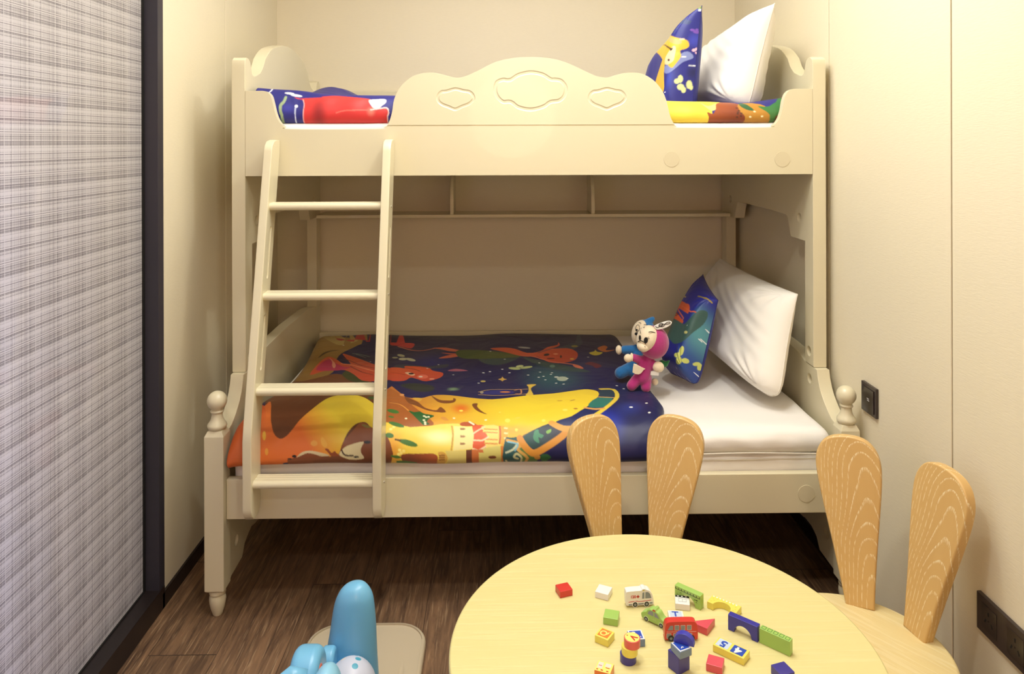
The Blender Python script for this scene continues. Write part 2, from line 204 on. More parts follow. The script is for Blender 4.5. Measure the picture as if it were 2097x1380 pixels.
('poly',[(-0.24,0.3635),(-0.2323,0.3638),(-0.2152,0.3676),(-0.1981,0.3716),(-0.181,0.3753),(-0.1639,0.3804),(-0.1561,0.3845),(-0.1636,0.3865),(-0.1803,0.3875),(-0.1971,0.3866),(-0.2143,0.3801),(-0.2318,0.3702)],(0.617,0.117,0.051)),
('poly',[(-0.2432,0.4396),(-0.2406,0.431),(-0.2298,0.4173),(-0.2181,0.4053),(-0.2077,0.3966),(-0.1965,0.3898),(-0.1859,0.387),(-0.1741,0.3899),(-0.1629,0.397),(-0.1588,0.4048),(-0.1655,0.4127),(-0.1792,0.4214),(-0.1943,0.4289),(-0.2124,0.4349),(-0.2319,0.4397)],(0.658,0.138,0.065)),
('poly',[(-0.198,0.5867),(-0.1932,0.5787),(-0.1815,0.5698),(-0.1678,0.5671),(-0.1497,0.5762),(-0.13,0.5916),(-0.1206,0.6022),(-0.1294,0.6042),(-0.1484,0.6017),(-0.1659,0.5984),(-0.1799,0.5951),(-0.1924,0.5912)],(0.402,0.102,0.156)),
('line',[(-0.0644,0.6327),(-0.0629,0.6327)],0.006,(0.831,0.831,0.753)),
('line',[(-0.0632,0.7283),(-0.061700000000000005,0.7283)],0.006,(0.831,0.831,0.753)),
('line',[(-0.1736,0.6419),(-0.1721,0.6419)],0.006,(0.831,0.831,0.753)),
('line',[(-0.5159,0.4951),(-0.5144000000000001,0.4951)],0.006,(0.831,0.831,0.753)),
('line',[(-0.6717,0.2744),(-0.6702,0.2744)],0.006,(0.831,0.831,0.753)),
('line',[(-0.2762,0.5703),(-0.2747,0.5703)],0.006,(0.831,0.831,0.753)),
('line',[(-0.2385,0.5179),(-0.237,0.5179)],0.006,(0.831,0.831,0.753)),
('line',[(-0.0781,0.7513),(-0.0766,0.7513)],0.006,(0.831,0.831,0.753)),
('poly',[(-0.053,0.7276),(-0.0541,0.7325),(-0.0574,0.7363),(-0.062,0.7379),(-0.0667,0.737),(-0.0701,0.7337),(-0.0715,0.729),(-0.0704,0.7241),(-0.0671,0.7203),(-0.0624,0.7186),(-0.0578,0.7196),(-0.0543,0.7229)],(0.644,0.515,0.156)),
('glow',-0.1617,0.8312,0.028600000000000014,0.031399999999999983,(0.188,0.305,0.156),0.9),
('glow',0.1879,0.7099,0.1588,0.2671,(0.021,0.107,0.117),0.8),
('glow',0.3241,0.521,0.19019999999999998,0.30010000000000003,(0.009,0.016,0.117),0.6),
('glow',0.33,1.1119,0.09399999999999997,0.10399999999999987,(0.01,0.03,0.402),0.8),
('glow',0.4113,1.038,0.0695,0.06699999999999995,(0.021,0.045,0.305),0.5),
('poly',[(-0.0855,0.4682),(-0.0769,0.456),(-0.0598,0.4479),(-0.036,0.4425),(0.0012,0.4366),(0.0451,0.4349),(0.0728,0.4456),(0.0723,0.4662),(0.056,0.4911),(0.0384,0.5118),(0.0231,0.5272),(0.0062,0.5397),(-0.0106,0.5467),(-0.0277,0.5467),(-0.0448,0.5406),(-0.0594,0.5296),(-0.0725,0.5115),(-0.0831,0.488)],(0.034,0.065,0.068)),
('poly',[(0.0891,0.4584),(0.1083,0.4698),(0.1431,0.4958),(0.1773,0.5147),(0.2054,0.5274),(0.2324,0.5437),(0.2584,0.5677),(0.2897,0.6044),(0.3201,0.6404),(0.3313,0.6612),(0.3101,0.668),(0.2703,0.6592),(0.2323,0.637),(0.2008,0.6116),(0.1696,0.5864),(0.1422,0.5614),(0.1166,0.526),(0.0951,0.4832)],(0.025,0.065,0.065)),
('poly',[(0.0889,0.4654),(0.094,0.4519),(0.1221,0.4239),(0.1508,0.3955),(0.1714,0.377),(0.1922,0.3604),(0.2144,0.3399),(0.24,0.3099),(0.2674,0.2757),(0.2926,0.2488),(0.3169,0.2319),(0.3555,0.0),(0.3487,0.228),(0.3412,0.2566),(0.3226,0.2975),(0.3024,0.3299),(0.2855,0.3477),(0.2663,0.3607),(0.2374,0.3787),(0.1851,0.4159),(0.1248,0.4544)],(0.025,0.045,0.089)),
('poly',[(-0.1719,0.3309),(-0.1502,0.3282),(-0.1198,0.3369),(-0.0888,0.3517),(-0.0606,0.3661),(-0.0322,0.3784),(-0.0025,0.3871),(0.0348,0.3959),(0.0732,0.4123),(0.0942,0.4301),(0.0895,0.4428),(0.0681,0.4518),(0.0391,0.4589),(0.0004,0.4673),(-0.0459,0.4745),(-0.0854,0.4709),(-0.1125,0.4622),(-0.1327,0.4526),(-0.1491,0.441),(-0.1623,0.4256),(-0.1716,0.4072),(-0.1772,0.3885),(-0.1808,0.3678),(-0.1807,0.346)],(0.048,0.089,0.013),(0.098,0.117,0.021),(-0.0888,0.3547),(0.0393,0.4452)),
('poly',[(-0.0415,0.3449),(-0.0327,0.337),(-0.0109,0.3325),(0.0105,0.3291),(0.0266,0.3278),(0.0423,0.3301),(0.0582,0.3381),(0.0747,0.3579),(0.0913,0.3844),(0.1079,0.4022),(0.1256,0.4036),(0.1439,0.3944),(0.1601,0.3798),(0.1726,0.3599),(0.183,0.3355),(0.1944,0.3135),(0.2093,0.2977),(0.2251,0.2851),(0.2371,0.2722),(0.2425,0.2542),(0.244,0.236),(0.245,0.2275),(0.2473,0.2354),(0.249,0.2532),(0.2483,0.2703),(0.2438,0.2833),(0.237,0.2953),(0.23,0.3063),(0.2206,0.3176),(0.211,0.3281),(0.2106,0.3332),(0.2266,0.3284),(0.2517,0.3194),(0.273,0.3166),(0.2856,0.3223),(0.2942,0.3323),(0.3009,0.3446),(0.3066,0.3582),(0.3104,0.374),(0.311,0.3931),(0.308,0.4184),(0.3018,0.4475),(0.2921,0.4735),(0.2779,0.494),(0.2605,0.51),(0.2424,0.5197),(0.2234,0.5232),(0.2033,0.5221),(0.1855,0.5156),(0.1723,0.4979),(0.1612,0.4734),(0.1477,0.4555),(0.1299,0.4522),(0.11,0.454),(0.0895,0.4483),(0.068,0.4303),(0.0455,0.4088),(0.023,0.3911),(-0.0028,0.3764),(-0.0285,0.3601)],(0.672,0.102,0.03),(0.515,0.054,0.021),(0.1265,0.3658),(0.2657,0.4891)),
('line',[(0.0815,0.4326),(0.0948,0.4381),(0.1134,0.4457),(0.131,0.4543),(0.145,0.4655),(0.1578,0.4784),(0.1707,0.4892),(0.183,0.4971),(0.1954,0.504),(0.2104,0.5108),(0.2311,0.5185),(0.2544,0.5282),(0.2732,0.5394),(0.2852,0.5514),(0.2931,0.5631),(0.2982,0.5713)],0.009,(0.687,0.156,0.08)),
('poly',[(0.2776,0.5363),(0.2836,0.5393),(0.292,0.5499),(0.2991,0.5627),(0.3045,0.5787),(0.3087,0.5967),(0.31,0.6094),(0.3067,0.6138),(0.3005,0.613),(0.2942,0.6088),(0.2881,0.6012),(0.2818,0.5903),(0.2774,0.5781),(0.2754,0.5623),(0.2753,0.5455)],(0.687,0.175,0.093)),
('line',[(0.1504,0.4028),(0.1601,0.3919),(0.174,0.376),(0.1871,0.3605),(0.1982,0.3466),(0.2084,0.3337),(0.2155,0.3246)],0.006,(0.102,0.08,0.102)),
('poly',[(0.1956,0.4123),(0.1937,0.4209),(0.1891,0.4295),(0.183,0.4357),(0.1769,0.4378),(0.1726,0.4353),(0.1711,0.4288),(0.1728,0.4202),(0.1774,0.4116),(0.1836,0.4055),(0.1897,0.4034),(0.1941,0.4059)],(0.009,0.007,0.013)),
('poly',[(0.2431,0.4332),(0.2418,0.4431),(0.2398,0.4505),(0.2377,0.4534),(0.236,0.451),(0.2352,0.4439),(0.2354,0.4342),(0.2368,0.4244),(0.2387,0.417),(0.2409,0.4142),(0.2426,0.4165),(0.2434,0.4235)],(0.021,0.005,0.005)),
('poly',[(0.214,0.4627),(0.2113,0.4681),(0.2049,0.473),(0.1964,0.4762),(0.188,0.4769),(0.1821,0.4749),(0.1801,0.4706),(0.1827,0.4652),(0.1891,0.4601),(0.1977,0.4567),(0.2061,0.4561),(0.212,0.4583)],(0.156,0.009,0.007)),
('poly',[(0.2309,0.4005),(0.2292,0.4056),(0.2251,0.4099),(0.2198,0.4122),(0.2148,0.4119),(0.2113,0.4092),(0.2102,0.4046),(0.212,0.3994),(0.216,0.395),(0.2213,0.3926),(0.2264,0.3929),(0.2299,0.3959)],(0.807,0.305,0.156)),
('poly',[(0.2891,0.4616),(0.2874,0.4676),(0.2839,0.4721),(0.2796,0.4738),(0.2756,0.4723),(0.2729,0.468),(0.2724,0.4622),(0.2741,0.4563),(0.2775,0.4519),(0.2819,0.4502),(0.2859,0.4516),(0.2886,0.4557)],(0.716,0.402,0.061)),
('poly',[(0.0758,0.6043),(0.0724,0.6104),(0.0638,0.6119),(0.0524,0.6081),(0.0412,0.6006),(0.033,0.5915),(0.0302,0.583),(0.0335,0.5769),(0.0422,0.5751),(0.0537,0.5783),(0.065,0.5858),(0.0731,0.5953)],(0.434,0.491,0.188)),
('poly',[(0.0871,0.5708),(0.0852,0.5789),(0.0799,0.5852),(0.0728,0.5881),(0.0656,0.5866),(0.0603,0.5815),(0.0583,0.5741),(0.0602,0.5663),(0.0654,0.5601),(0.0726,0.5573),(0.0799,0.5584),(0.0852,0.5634)],(0.552,0.604,0.262)),
('poly',[(0.121,0.5812),(0.1178,0.5897),(0.1093,0.5985),(0.0978,0.6045),(0.0863,0.6059),(0.0779,0.6027),(0.0747,0.5964),(0.0777,0.5887),(0.086,0.5815),(0.0976,0.5762),(0.1093,0.5739),(0.1178,0.5755)],(0.434,0.491,0.188)),
('poly',[(0.358,0.3753),(0.3636,0.367),(0.3739,0.3598),(0.3824,0.3527),(0.3861,0.3435),(0.388,0.3342),(0.3896,0.3307),(0.3908,0.3374),(0.3917,0.3499),(0.3944,0.3598),(0.4015,0.3631),(0.4103,0.3643),(0.4149,0.368),(0.4121,0.3777),(0.4052,0.3898),(0.3977,0.3994),(0.3905,0.4054),(0.3826,0.4089),(0.3753,0.4078),(0.3677,0.3995),(0.3606,0.3868)],(0.617,0.515,0.045)),
('poly',[(0.4013,0.3081),(0.4096,0.293),(0.4224,0.2777),(0.4331,0.2696),(0.4395,0.2727),(0.4436,0.2829),(0.445,0.2952),(0.4404,0.3106),(0.4332,0.328),(0.4319,0.3398),(0.4443,0.341),(0.4626,0.3369),(0.4717,0.336),(0.4626,0.3441),(0.4443,0.3554),(0.4288,0.3618),(0.4202,0.3603),(0.4141,0.3541),(0.4093,0.3456),(0.4044,0.3348),(0.4006,0.3215)],(0.578,0.156,0.032)),
('poly',[(0.3221,0.5378),(0.3274,0.5238),(0.3387,0.5089),(0.3507,0.5043),(0.3638,0.5174),(0.3772,0.5405),(0.384,0.5614),(0.3792,0.579),(0.3679,0.5954),(0.3584,0.6031),(0.3542,0.5955),(0.3516,0.5783),(0.3475,0.5627),(0.3381,0.5537),(0.3272,0.5463)],(0.162,0.016,0.04)),
('poly',[(0.3232,0.2852),(0.3205,0.2935),(0.3147,0.2997),(0.3073,0.3022),(0.3005,0.3005),(0.2959,0.2949),(0.2948,0.2867),(0.2975,0.2783),(0.3033,0.2717),(0.3107,0.2691),(0.3176,0.271),(0.3222,0.277)],(0.305,0.262,0.061)),
('poly',[(-0.0083,0.7064),(-0.0057,0.7031),(-0.0009,0.7),(0.0032,0.696),(0.005,0.6891),(0.0059,0.6814),(0.0071,0.6782),(0.0086,0.6835),(0.0104,0.6935),(0.0127,0.7023),(0.0167,0.7075),(0.0212,0.7115),(0.0233,0.7147),(0.0211,0.7168),(0.0166,0.7181),(0.0126,0.7203),(0.0103,0.7255),(0.0086,0.7316),(0.0069,0.7342),(0.0051,0.7306),(0.0034,0.7235),(0.0012,0.7171),(-0.0024,0.713),(-0.0065,0.7096)],(0.617,0.371,0.072)),
('poly',[(-0.0547,0.7279),(-0.0557,0.7323),(-0.0587,0.7356),(-0.0628,0.7371),(-0.0669,0.7363),(-0.07,0.7334),(-0.0713,0.7292),(-0.0703,0.7249),(-0.0673,0.7215),(-0.0632,0.72),(-0.059,0.7208),(-0.0559,0.7237)],(0.515,0.402,0.102)),
('poly',[(0.2067,0.566),(0.2045,0.5757),(0.2002,0.5829),(0.1948,0.5858),(0.1898,0.5837),(0.1864,0.5773),(0.1856,0.5682),(0.1876,0.5588),(0.192,0.5514),(0.1975,0.5482),(0.2026,0.55),(0.206,0.5566)],(0.117,0.216,0.156)),
('poly',[(0.2385,0.7494),(0.2346,0.7632),(0.2267,0.7717),(0.2169,0.7728),(0.2078,0.7662),(0.2016,0.7541),(0.2002,0.7392),(0.2039,0.7252),(0.2118,0.7159),(0.2219,0.7143),(0.2312,0.721),(0.2372,0.7339)],(0.392,0.456,0.352)),
('poly',[(0.2089,0.7194),(0.2074,0.7246),(0.2041,0.7278),(0.1999,0.7284),(0.1959,0.7261),(0.1931,0.7216),(0.1924,0.716),(0.1939,0.7108),(0.1973,0.7074),(0.2015,0.7067),(0.2055,0.7091),(0.2082,0.7137)],(0.456,0.515,0.456)),
('line',[(-0.0632,0.6326),(-0.061700000000000005,0.6326)],0.007,(0.831,0.831,0.753)),
('line',[(-0.0399,0.6191),(-0.0384,0.6191)],0.007,(0.831,0.831,0.753)),
('line',[(0.0062,0.5941),(0.0077,0.5941)],0.007,(0.831,0.831,0.753)),
('line',[(0.0326,0.6388),(0.0341,0.6388)],0.007,(0.831,0.831,0.753)),
('line',[(0.1446,0.6504),(0.1461,0.6504)],0.007,(0.831,0.831,0.753)),
('line',[(0.0993,0.6856),(0.1008,0.6856)],0.007,(0.831,0.831,0.753)),
('line',[(0.154,0.7034),(0.1555,0.7034)],0.007,(0.831,0.831,0.753)),
('line',[(0.1362,0.7149),(0.1377,0.7149)],0.007,(0.831,0.831,0.753)),
('line',[(0.1582,0.7461),(0.1597,0.7461)],0.007,(0.831,0.831,0.753)),
('line',[(0.1877,0.6582),(0.1892,0.6582)],0.007,(0.831,0.831,0.753)),
('line',[(0.1931,0.7921),(0.1946,0.7921)],0.007,(0.831,0.831,0.753)),
('line',[(0.2175,0.8098),(0.219,0.8098)],0.007,(0.831,0.831,0.753)),
('line',[(0.1824,0.679),(0.1839,0.679)],0.007,(0.831,0.831,0.753)),
('line',[(0.2363,0.7447),(0.2378,0.7447)],0.007,(0.831,0.831,0.753)),
('line',[(-0.041,0.3811),(-0.0395,0.3811)],0.007,(0.831,0.831,0.753)),
('line',[(0.0161,0.4785),(0.0176,0.4785)],0.007,(0.831,0.831,0.753)),
('line',[(0.1477,0.5341),(0.1492,0.5341)],0.007,(0.831,0.831,0.753)),
('line',[(0.3467,0.4337),(0.3482,0.4337)],0.007,(0.831,0.831,0.753)),
('line',[(0.4668,1.0124),(0.4683,1.0124)],0.007,(0.831,0.831,0.753)),
('line',[(0.4765,1.0755),(0.478,1.0755)],0.007,(0.831,0.831,0.753)),
('line',[(0.52,0.8731),(0.5215,0.8731)],0.007,(0.831,0.831,0.753)),
('line',[(0.4161,1.2679),(0.4176,1.2679)],0.007,(0.831,0.831,0.753)),
('line',[(0.4182,0.8515),(0.4197,0.8515)],0.007,(0.831,0.831,0.753)),
('line',[(0.4004,0.8154),(0.4019,0.8154)],0.007,(0.831,0.831,0.753)),
('poly',[(0.4234,1.0378),(0.4226,1.0399),(0.4203,1.0412),(0.4171,1.0414),(0.414,1.0406),(0.4118,1.0388),(0.411,1.0365),(0.4119,1.0344),(0.4142,1.033),(0.4173,1.0327),(0.4204,1.0336),(0.4226,1.0355)],(0.871,0.871,0.871)),
('poly',[(0.1234,0.3344),(0.1195,0.3393),(0.1099,0.3399),(0.097,0.3361),(0.0843,0.3294),(0.0751,0.3216),(0.0719,0.3144),(0.0757,0.3092),(0.0854,0.3076),(0.0985,0.3108),(0.1113,0.3178),(0.1204,0.3266)],(0.402,0.402,0.402)),
('line',[(-0.0743,0.8606),(-0.0646,0.8509),(-0.05,0.8381),(-0.0316,0.8306),(-0.0075,0.8342),(0.0201,0.845),(0.0443,0.853),(0.0637,0.8551),(0.08,0.8544),(0.0911,0.8532)],0.004,(0.515,0.305,0.102)),
('line',[(-0.0733,0.8936),(-0.0573,0.897),(-0.0341,0.9039),(-0.0096,0.911),(0.0171,0.9148),(0.0454,0.9149),(0.0678,0.912),(0.081,0.9085),(0.0883,0.9051),(0.0928,0.9027)],0.004,(0.515,0.305,0.102)),
('poly',[(-0.0668,0.8737),(-0.0599,0.8623),(-0.0474,0.8495),(-0.0315,0.8418),(-0.0099,0.8427),(0.0148,0.8507),(0.0334,0.8608),(0.0428,0.8741),(0.0462,0.8895),(0.0434,0.9008),(0.0324,0.9052),(0.0151,0.9052),(-0.0025,0.9028),(-0.0201,0.8993),(-0.038,0.8951),(-0.0521,0.8911),(-0.0614,0.8868),(-0.0668,0.8812)],(0.009,0.013,0.156)),
('poly',[(0.0331,0.8803),(0.0307,0.8841),(0.0241,0.8858),(0.0153,0.8846),(0.0064,0.8808),(-0.0001,0.8754),(-0.0025,0.8699),(-0.0001,0.8659),(0.0064,0.8645),(0.0154,0.8661),(0.0243,0.87),(0.0308,0.8752)],(0.578,0.188,0.045)),
('poly',[(-0.0577,0.8642),(-0.0583,0.8737),(-0.0602,0.8805),(-0.063,0.8829),(-0.0659,0.8805),(-0.0681,0.8737),(-0.0692,0.8643),(-0.0686,0.8548),(-0.0667,0.8478),(-0.0639,0.8452),(-0.061,0.8477),(-0.0587,0.8547)],(0.305,0.262,0.188)),
('line',[(0.0477,0.8642),(0.0535,0.8596),(0.0617,0.8538),(0.0677,0.8545),(0.0699,0.8685),(0.07,0.8886),(0.0681,0.9029),(0.0629,0.9061),(0.0557,0.9039),(0.0505,0.9017)],0.004,(0.617,0.262,0.102)),
('poly',[(0.0911,0.8036),(0.0951,0.7995),(0.1015,0.7977),(0.1079,0.7969),(0.1146,0.7967),(0.1212,0.7975),(0.1243,0.8007),(0.1217,0.8071),(0.1157,0.8158),(0.1104,0.8252),(0.1068,0.8335),(0.1039,0.8425),(0.1026,0.8556),(0.1045,0.8774),(0.1079,0.9026),(0.1079,0.9203),(0.1006,0.927),(0.09,0.9273),(0.0833,0.9229),(0.0844,0.9123),(0.0895,0.8963),(0.0937,0.8796),(0.0954,0.8631),(0.0963,0.846),(0.0963,0.8313),(0.0944,0.8197),(0.0915,0.8106)],(0.672,0.456,0.061)),
('poly',[(-0.3844,0.8558),(-0.3736,0.8146),(-0.3412,0.876),(-0.3123,0.9297),(-0.2939,0.9411),(-0.2778,0.9459),(-0.2626,0.9453),(-0.2487,0.9364),(-0.2356,0.9212),(-0.2212,0.9094),(-0.2053,0.9054),(-0.1882,0.9055),(-0.1696,0.9086),(-0.148,0.9149),(-0.125,0.9231),(-0.104,0.9296),(-0.0865,0.9346),(-0.071,0.9392),(-0.0555,0.943),(-0.0412,0.9465),(-0.027,0.9492),(-0.0075,0.9494),(0.0214,0.9447),(0.0558,0.9343),(0.0892,0.9221),(0.1194,0.914),(0.1481,0.9107),(0.1741,0.9102),(0.1972,0.909),(0.2179,0.9061),(0.2367,0.9021),(0.2533,0.8966),(0.2679,0.8901),(0.281,0.8854),(0.2925,0.884),(0.3022,0.8853),(0.3102,0.8881),(0.3167,0.8922),(0.3214,0.8981),(0.3242,0.9063),(0.3251,0.9163),(0.3241,0.9282),(0.3211,0.9422),(0.3158,0.9583),(0.3087,0.9763),(0.2999,0.995),(0.2903,1.0135),(0.2792,1.0314),(0.2663,1.0482),(0.2508,1.0649),(0.2346,1.0804),(0.2183,1.093),(0.2017,1.1022),(0.1848,1.1093),(0.1686,1.1156),(0.154,1.1217),(0.1401,1.1273),(0.126,1.1326),(0.1102,1.1379),(0.0941,1.1433),(0.0811,1.1485),(0.0725,1.1517),(0.0669,1.1548),(0.0631,1.1631),(0.064,1.1813),(0.067,1.204),(0.0625,1.2256),(0.0556,1.2679),(0.0404,1.2679),(-0.0081,1.2679),(-0.1093,1.2679),(-0.242,1.2679),(-0.3425,1.2679),(-0.3655,1.1757),(-0.3712,1.0545)],(0.552,0.181,0.025),(0.761,0.552,0.03),(-0.3134,1.0414),(0.0234,1.0384)),
('glow',0.0859,1.0115,0.2174,0.08050000000000002,(0.776,0.604,0.032),0.7),
('glow',0.0223,1.1409,0.1473,0.03309999999999991,(0.617,0.262,0.032),0.6),
('glow',-0.3087,1.0773,0.12599999999999997,0.05480000000000018,(0.434,0.127,0.021),0.7),
('glow',-0.1246,1.0245,0.0461,0.050799999999999956,(0.672,0.089,0.01),0.8),
('poly',[(-0.3835,0.8613),(-0.3746,0.84),(-0.3534,0.8678),(-0.3317,0.9043),(-0.3132,0.9398),(-0.2944,0.9829),(-0.2761,1.0206),(-0.2572,1.0473),(-0.2386,1.0678),(-0.2238,1.0834),(-0.2127,1.0958),(-0.2049,1.1058),(-0.2033,1.1133),(-0.2083,1.1174),(-0.2193,1.1196),(-0.2383,1.1218),(-0.2717,1.1293),(-0.3131,1.1346),(-0.3442,1.1242),(-0.3606,1.0753),(-0.375,0.9667)],(0.413,0.122,0.021),(0.305,0.089,0.016),(-0.3636,0.9076),(-0.2743,1.1171)),
('line',[(-0.3548,0.9885),(-0.3454,0.9912),(-0.3319,0.9961),(-0.318,1.0067),(-0.3049,1.0246),(-0.2921,1.0444),(-0.2805,1.061),(-0.2702,1.0741),(-0.2608,1.0855),(-0.2527,1.0951),(-0.2456,1.1038),(-0.2398,1.1112),(-0.2358,1.1161)],0.004,(0.644,0.262,0.045)),
('poly',[(-0.2877,1.052),(-0.2842,1.0523),(-0.2762,1.0573),(-0.2684,1.0607),(-0.2622,1.0598),(-0.2562,1.0575),(-0.2506,1.0568),(-0.246,1.0596),(-0.242,1.0637),(-0.2374,1.0671),(-0.2315,1.0686),(-0.225,1.0695),(-0.2189,1.0706),(-0.2131,1.0721),(-0.2078,1.0738),(-0.2049,1.0758),(-0.2055,1.0785),(-0.2085,1.0816),(-0.2117,1.0846),(-0.2145,1.087),(-0.2174,1.0892),(-0.22,1.0922),(-0.2224,1.0964),(-0.2244,1.1013),(-0.2248,1.1054),(-0.2217,1.1082),(-0.217,1.1103),(-0.2153,1.1124),(-0.2193,1.1151),(-0.2262,1.1177),(-0.2326,1.1185),(-0.237,1.1165),(-0.2409,1.1125),(-0.2455,1.1072),(-0.2517,1.1002),(-0.2588,1.0913),(-0.2661,1.0819),(-0.2746,1.0713),(-0.2833,1.0598)],(0.018,0.098,0.018)),
('line',[(-0.2362,1.0797),(-0.2347,1.0797)],0.006,(0.839,0.807,0.515)),
('line',[(-0.2298,1.084),(-0.2283,1.084)],0.006,(0.839,0.807,0.515)),
('line',[(-0.2354,1.098),(-0.2339,1.098)],0.006,(0.839,0.807,0.515)),
('line',[(-0.2307,1.1067),(-0.2292,1.1067)],0.006,(0.839,0.807,0.515)),
('line',[(-0.2224,1.0823),(-0.22089999999999999,1.0823)],0.006,(0.839,0.807,0.515)),
('line',[(-0.2295,1.1137),(-0.228,1.1137)],0.006,(0.839,0.807,0.515)),
('line',[(-0.2901,1.0946),(-0.2886,1.0946)],0.006,(0.839,0.807,0.515)),
('line',[(-0.0463,1.0919),(-0.0448,1.0919)],0.006,(0.839,0.807,0.515)),
('line',[(-0.1441,1.0823),(-0.1426,1.0823)],0.006,(0.839,0.807,0.515)),
('poly',[(-0.3159,0.9267),(-0.3087,0.9302),(-0.2953,0.9455),(-0.2831,0.9604),(-0.275,0.9702),(-0.268,0.9794),(-0.2609,0.9905),(-0.2537,1.0049),(-0.2465,1.0195),(-0.238,1.0306),(-0.2264,1.0383),(-0.2133,1.0437),(-0.2029,1.0452),(-0.1975,1.0405),(-0.1948,1.0317),(-0.1924,1.025),(-0.1898,1.0227),(-0.1876,1.023),(-0.1846,1.0264),(-0.1789,1.0347),(-0.1725,1.0453),(-0.1703,1.0528),(-0.1746,1.0557),(-0.1829,1.0564),(-0.1929,1.0559),(-0.2042,1.0547),(-0.2171,1.0523),(-0.2302,1.0476),(-0.244,1.0387),(-0.2582,1.0263),(-0.2707,1.0142),(-0.2796,1.0076),(-0.2865,1.0034),(-0.2932,0.9944),(-0.3027,0.9719),(-0.3124,0.9439)],(0.188,0.058,0.012)),
('poly',[(-0.2871,0.9398),(-0.2792,0.9379),(-0.2658,0.9402),(-0.2563,0.9454),(-0.2545,0.9552),(-0.2565,0.9676),(-0.2593,0.976),(-0.2619,0.9778),(-0.2652,0.9757),(-0.2693,0.9708),(-0.2764,0.9611),(-0.2845,0.9485)],(0.617,0.352,0.045)),
('poly',[(-0.3186,0.9087),(-0.3188,0.9151),(-0.321,0.92),(-0.3246,0.9219),(-0.3286,0.9204),(-0.332,0.916),(-0.3339,0.9099),(-0.3337,0.9034),(-0.3316,0.8984),(-0.3279,0.8963),(-0.3239,0.8977),(-0.3204,0.9022)],(0.672,0.305,0.102)),
('poly',[(-0.2289,0.9141),(-0.2226,0.9232),(-0.2099,0.9444),(-0.1978,0.9598),(-0.1875,0.9647),(-0.1773,0.9655),(-0.1689,0.9651),(-0.1626,0.9647),(-0.1581,0.9633),(-0.155,0.9602),(-0.1542,0.9537),(-0.1549,0.9455),(-0.1546,0.9405),(-0.1515,0.9412),(-0.1474,0.9454),(-0.145,0.9517),(-0.145,0.9613),(-0.1466,0.9728),(-0.1504,0.982),(-0.1576,0.988),(-0.1669,0.9918),(-0.1763,0.9931),(-0.185,0.992),(-0.1938,0.9882),(-0.2024,0.9794),(-0.2131,0.9588),(-0.2241,0.9311)],(0.181,0.054,0.01)),
('poly',[(-0.0913,0.9921),(-0.0868,0.9857),(-0.0791,0.983),(-0.0734,0.9846),(-0.0729,0.9911),(-0.0744,1.0012),(-0.0742,1.0114),(-0.0704,1.0219),(-0.0651,1.0328),(-0.0594,1.0423),(-0.0525,1.051),(-0.0453,1.0587),(-0.0422,1.0627),(-0.0462,1.0615),(-0.0543,1.0569),(-0.0622,1.0512),(-0.069,1.0451),(-0.0757,1.0376),(-0.0813,1.0289),(-0.0863,1.0173),(-0.0904,1.0036)],(0.181,0.054,0.01)),
('poly',[(0.0296,1.1016),(0.0284,1.1059),(0.0253,1.1089),(0.0211,1.1097),(0.0169,1.1083),(0.0139,1.105),(0.0128,1.1005),(0.014,1.096),(0.0171,1.0928),(0.0213,1.0919),(0.0255,1.0934),(0.0285,1.097)],(0.807,0.672,0.102)),
('poly',[(0.1378,1.107),(0.1368,1.1098),(0.1345,1.1117),(0.1315,1.1122),(0.1286,1.1112),(0.1265,1.109),(0.1259,1.106),(0.1269,1.103),(0.1292,1.101),(0.1322,1.1004),(0.1351,1.1015),(0.1372,1.1039)],(0.807,0.672,0.102)),
('poly',[(0.0521,1.1375),(0.0515,1.1398),(0.0497,1.1414),(0.0473,1.1419),(0.045,1.1413),(0.0433,1.1396),(0.0427,1.1373),(0.0434,1.135),(0.0451,1.1333),(0.0475,1.1327),(0.0499,1.1334),(0.0516,1.1352)],(0.807,0.672,0.102)),
('poly',[(-0.1176,1.0405),(-0.1183,1.0432),(-0.1205,1.0453),(-0.1235,1.0462),(-0.1265,1.0457),(-0.1289,1.0439),(-0.1298,1.0413),(-0.1292,1.0386),(-0.1271,1.0364),(-0.124,1.0354),(-0.1209,1.0359),(-0.1186,1.0378)],(0.807,0.672,0.102)),
('poly',[(0.0015,1.0564),(0.001,1.0581),(-0.0003,1.0593),(-0.0021,1.0595),(-0.004,1.0588),(-0.0053,1.0573),(-0.0058,1.0555),(-0.0053,1.0538),(-0.004,1.0526),(-0.0021,1.0524),(-0.0003,1.0531),(0.001,1.0545)],(0.807,0.672,0.102)),
('poly',[(0.2099,1.0619),(0.2085,1.0651),(0.2052,1.0673),(0.2009,1.0678),(0.1967,1.0665),(0.1938,1.0638),(0.193,1.0603),(0.1944,1.0569),(0.1977,1.0547),(0.202,1.0543),(0.2062,1.0557),(0.2091,1.0585)],(0.807,0.672,0.102)),
('poly',[(0.0618,1.0873),(0.0608,1.0891),(0.0576,1.0912),(0.0532,1.0929),(0.0488,1.0939),(0.0454,1.0938),(0.044,1.0927),(0.0451,1.091),(0.0482,1.0889),(0.0526,1.0872),(0.0571,1.0862),(0.0605,1.0862)],(0.807,0.578,0.08)),
('poly',[(-0.1848,1.0821),(-0.1826,1.0795),(-0.178,1.0775),(-0.173,1.0778),(-0.1672,1.0824),(-0.1611,1.0889),(-0.1585,1.0935),(-0.1619,1.0947),(-0.1688,1.0941),(-0.175,1.0926),(-0.1795,1.0896),(-0.1833,1.0856)],(0.578,0.262,0.045)),
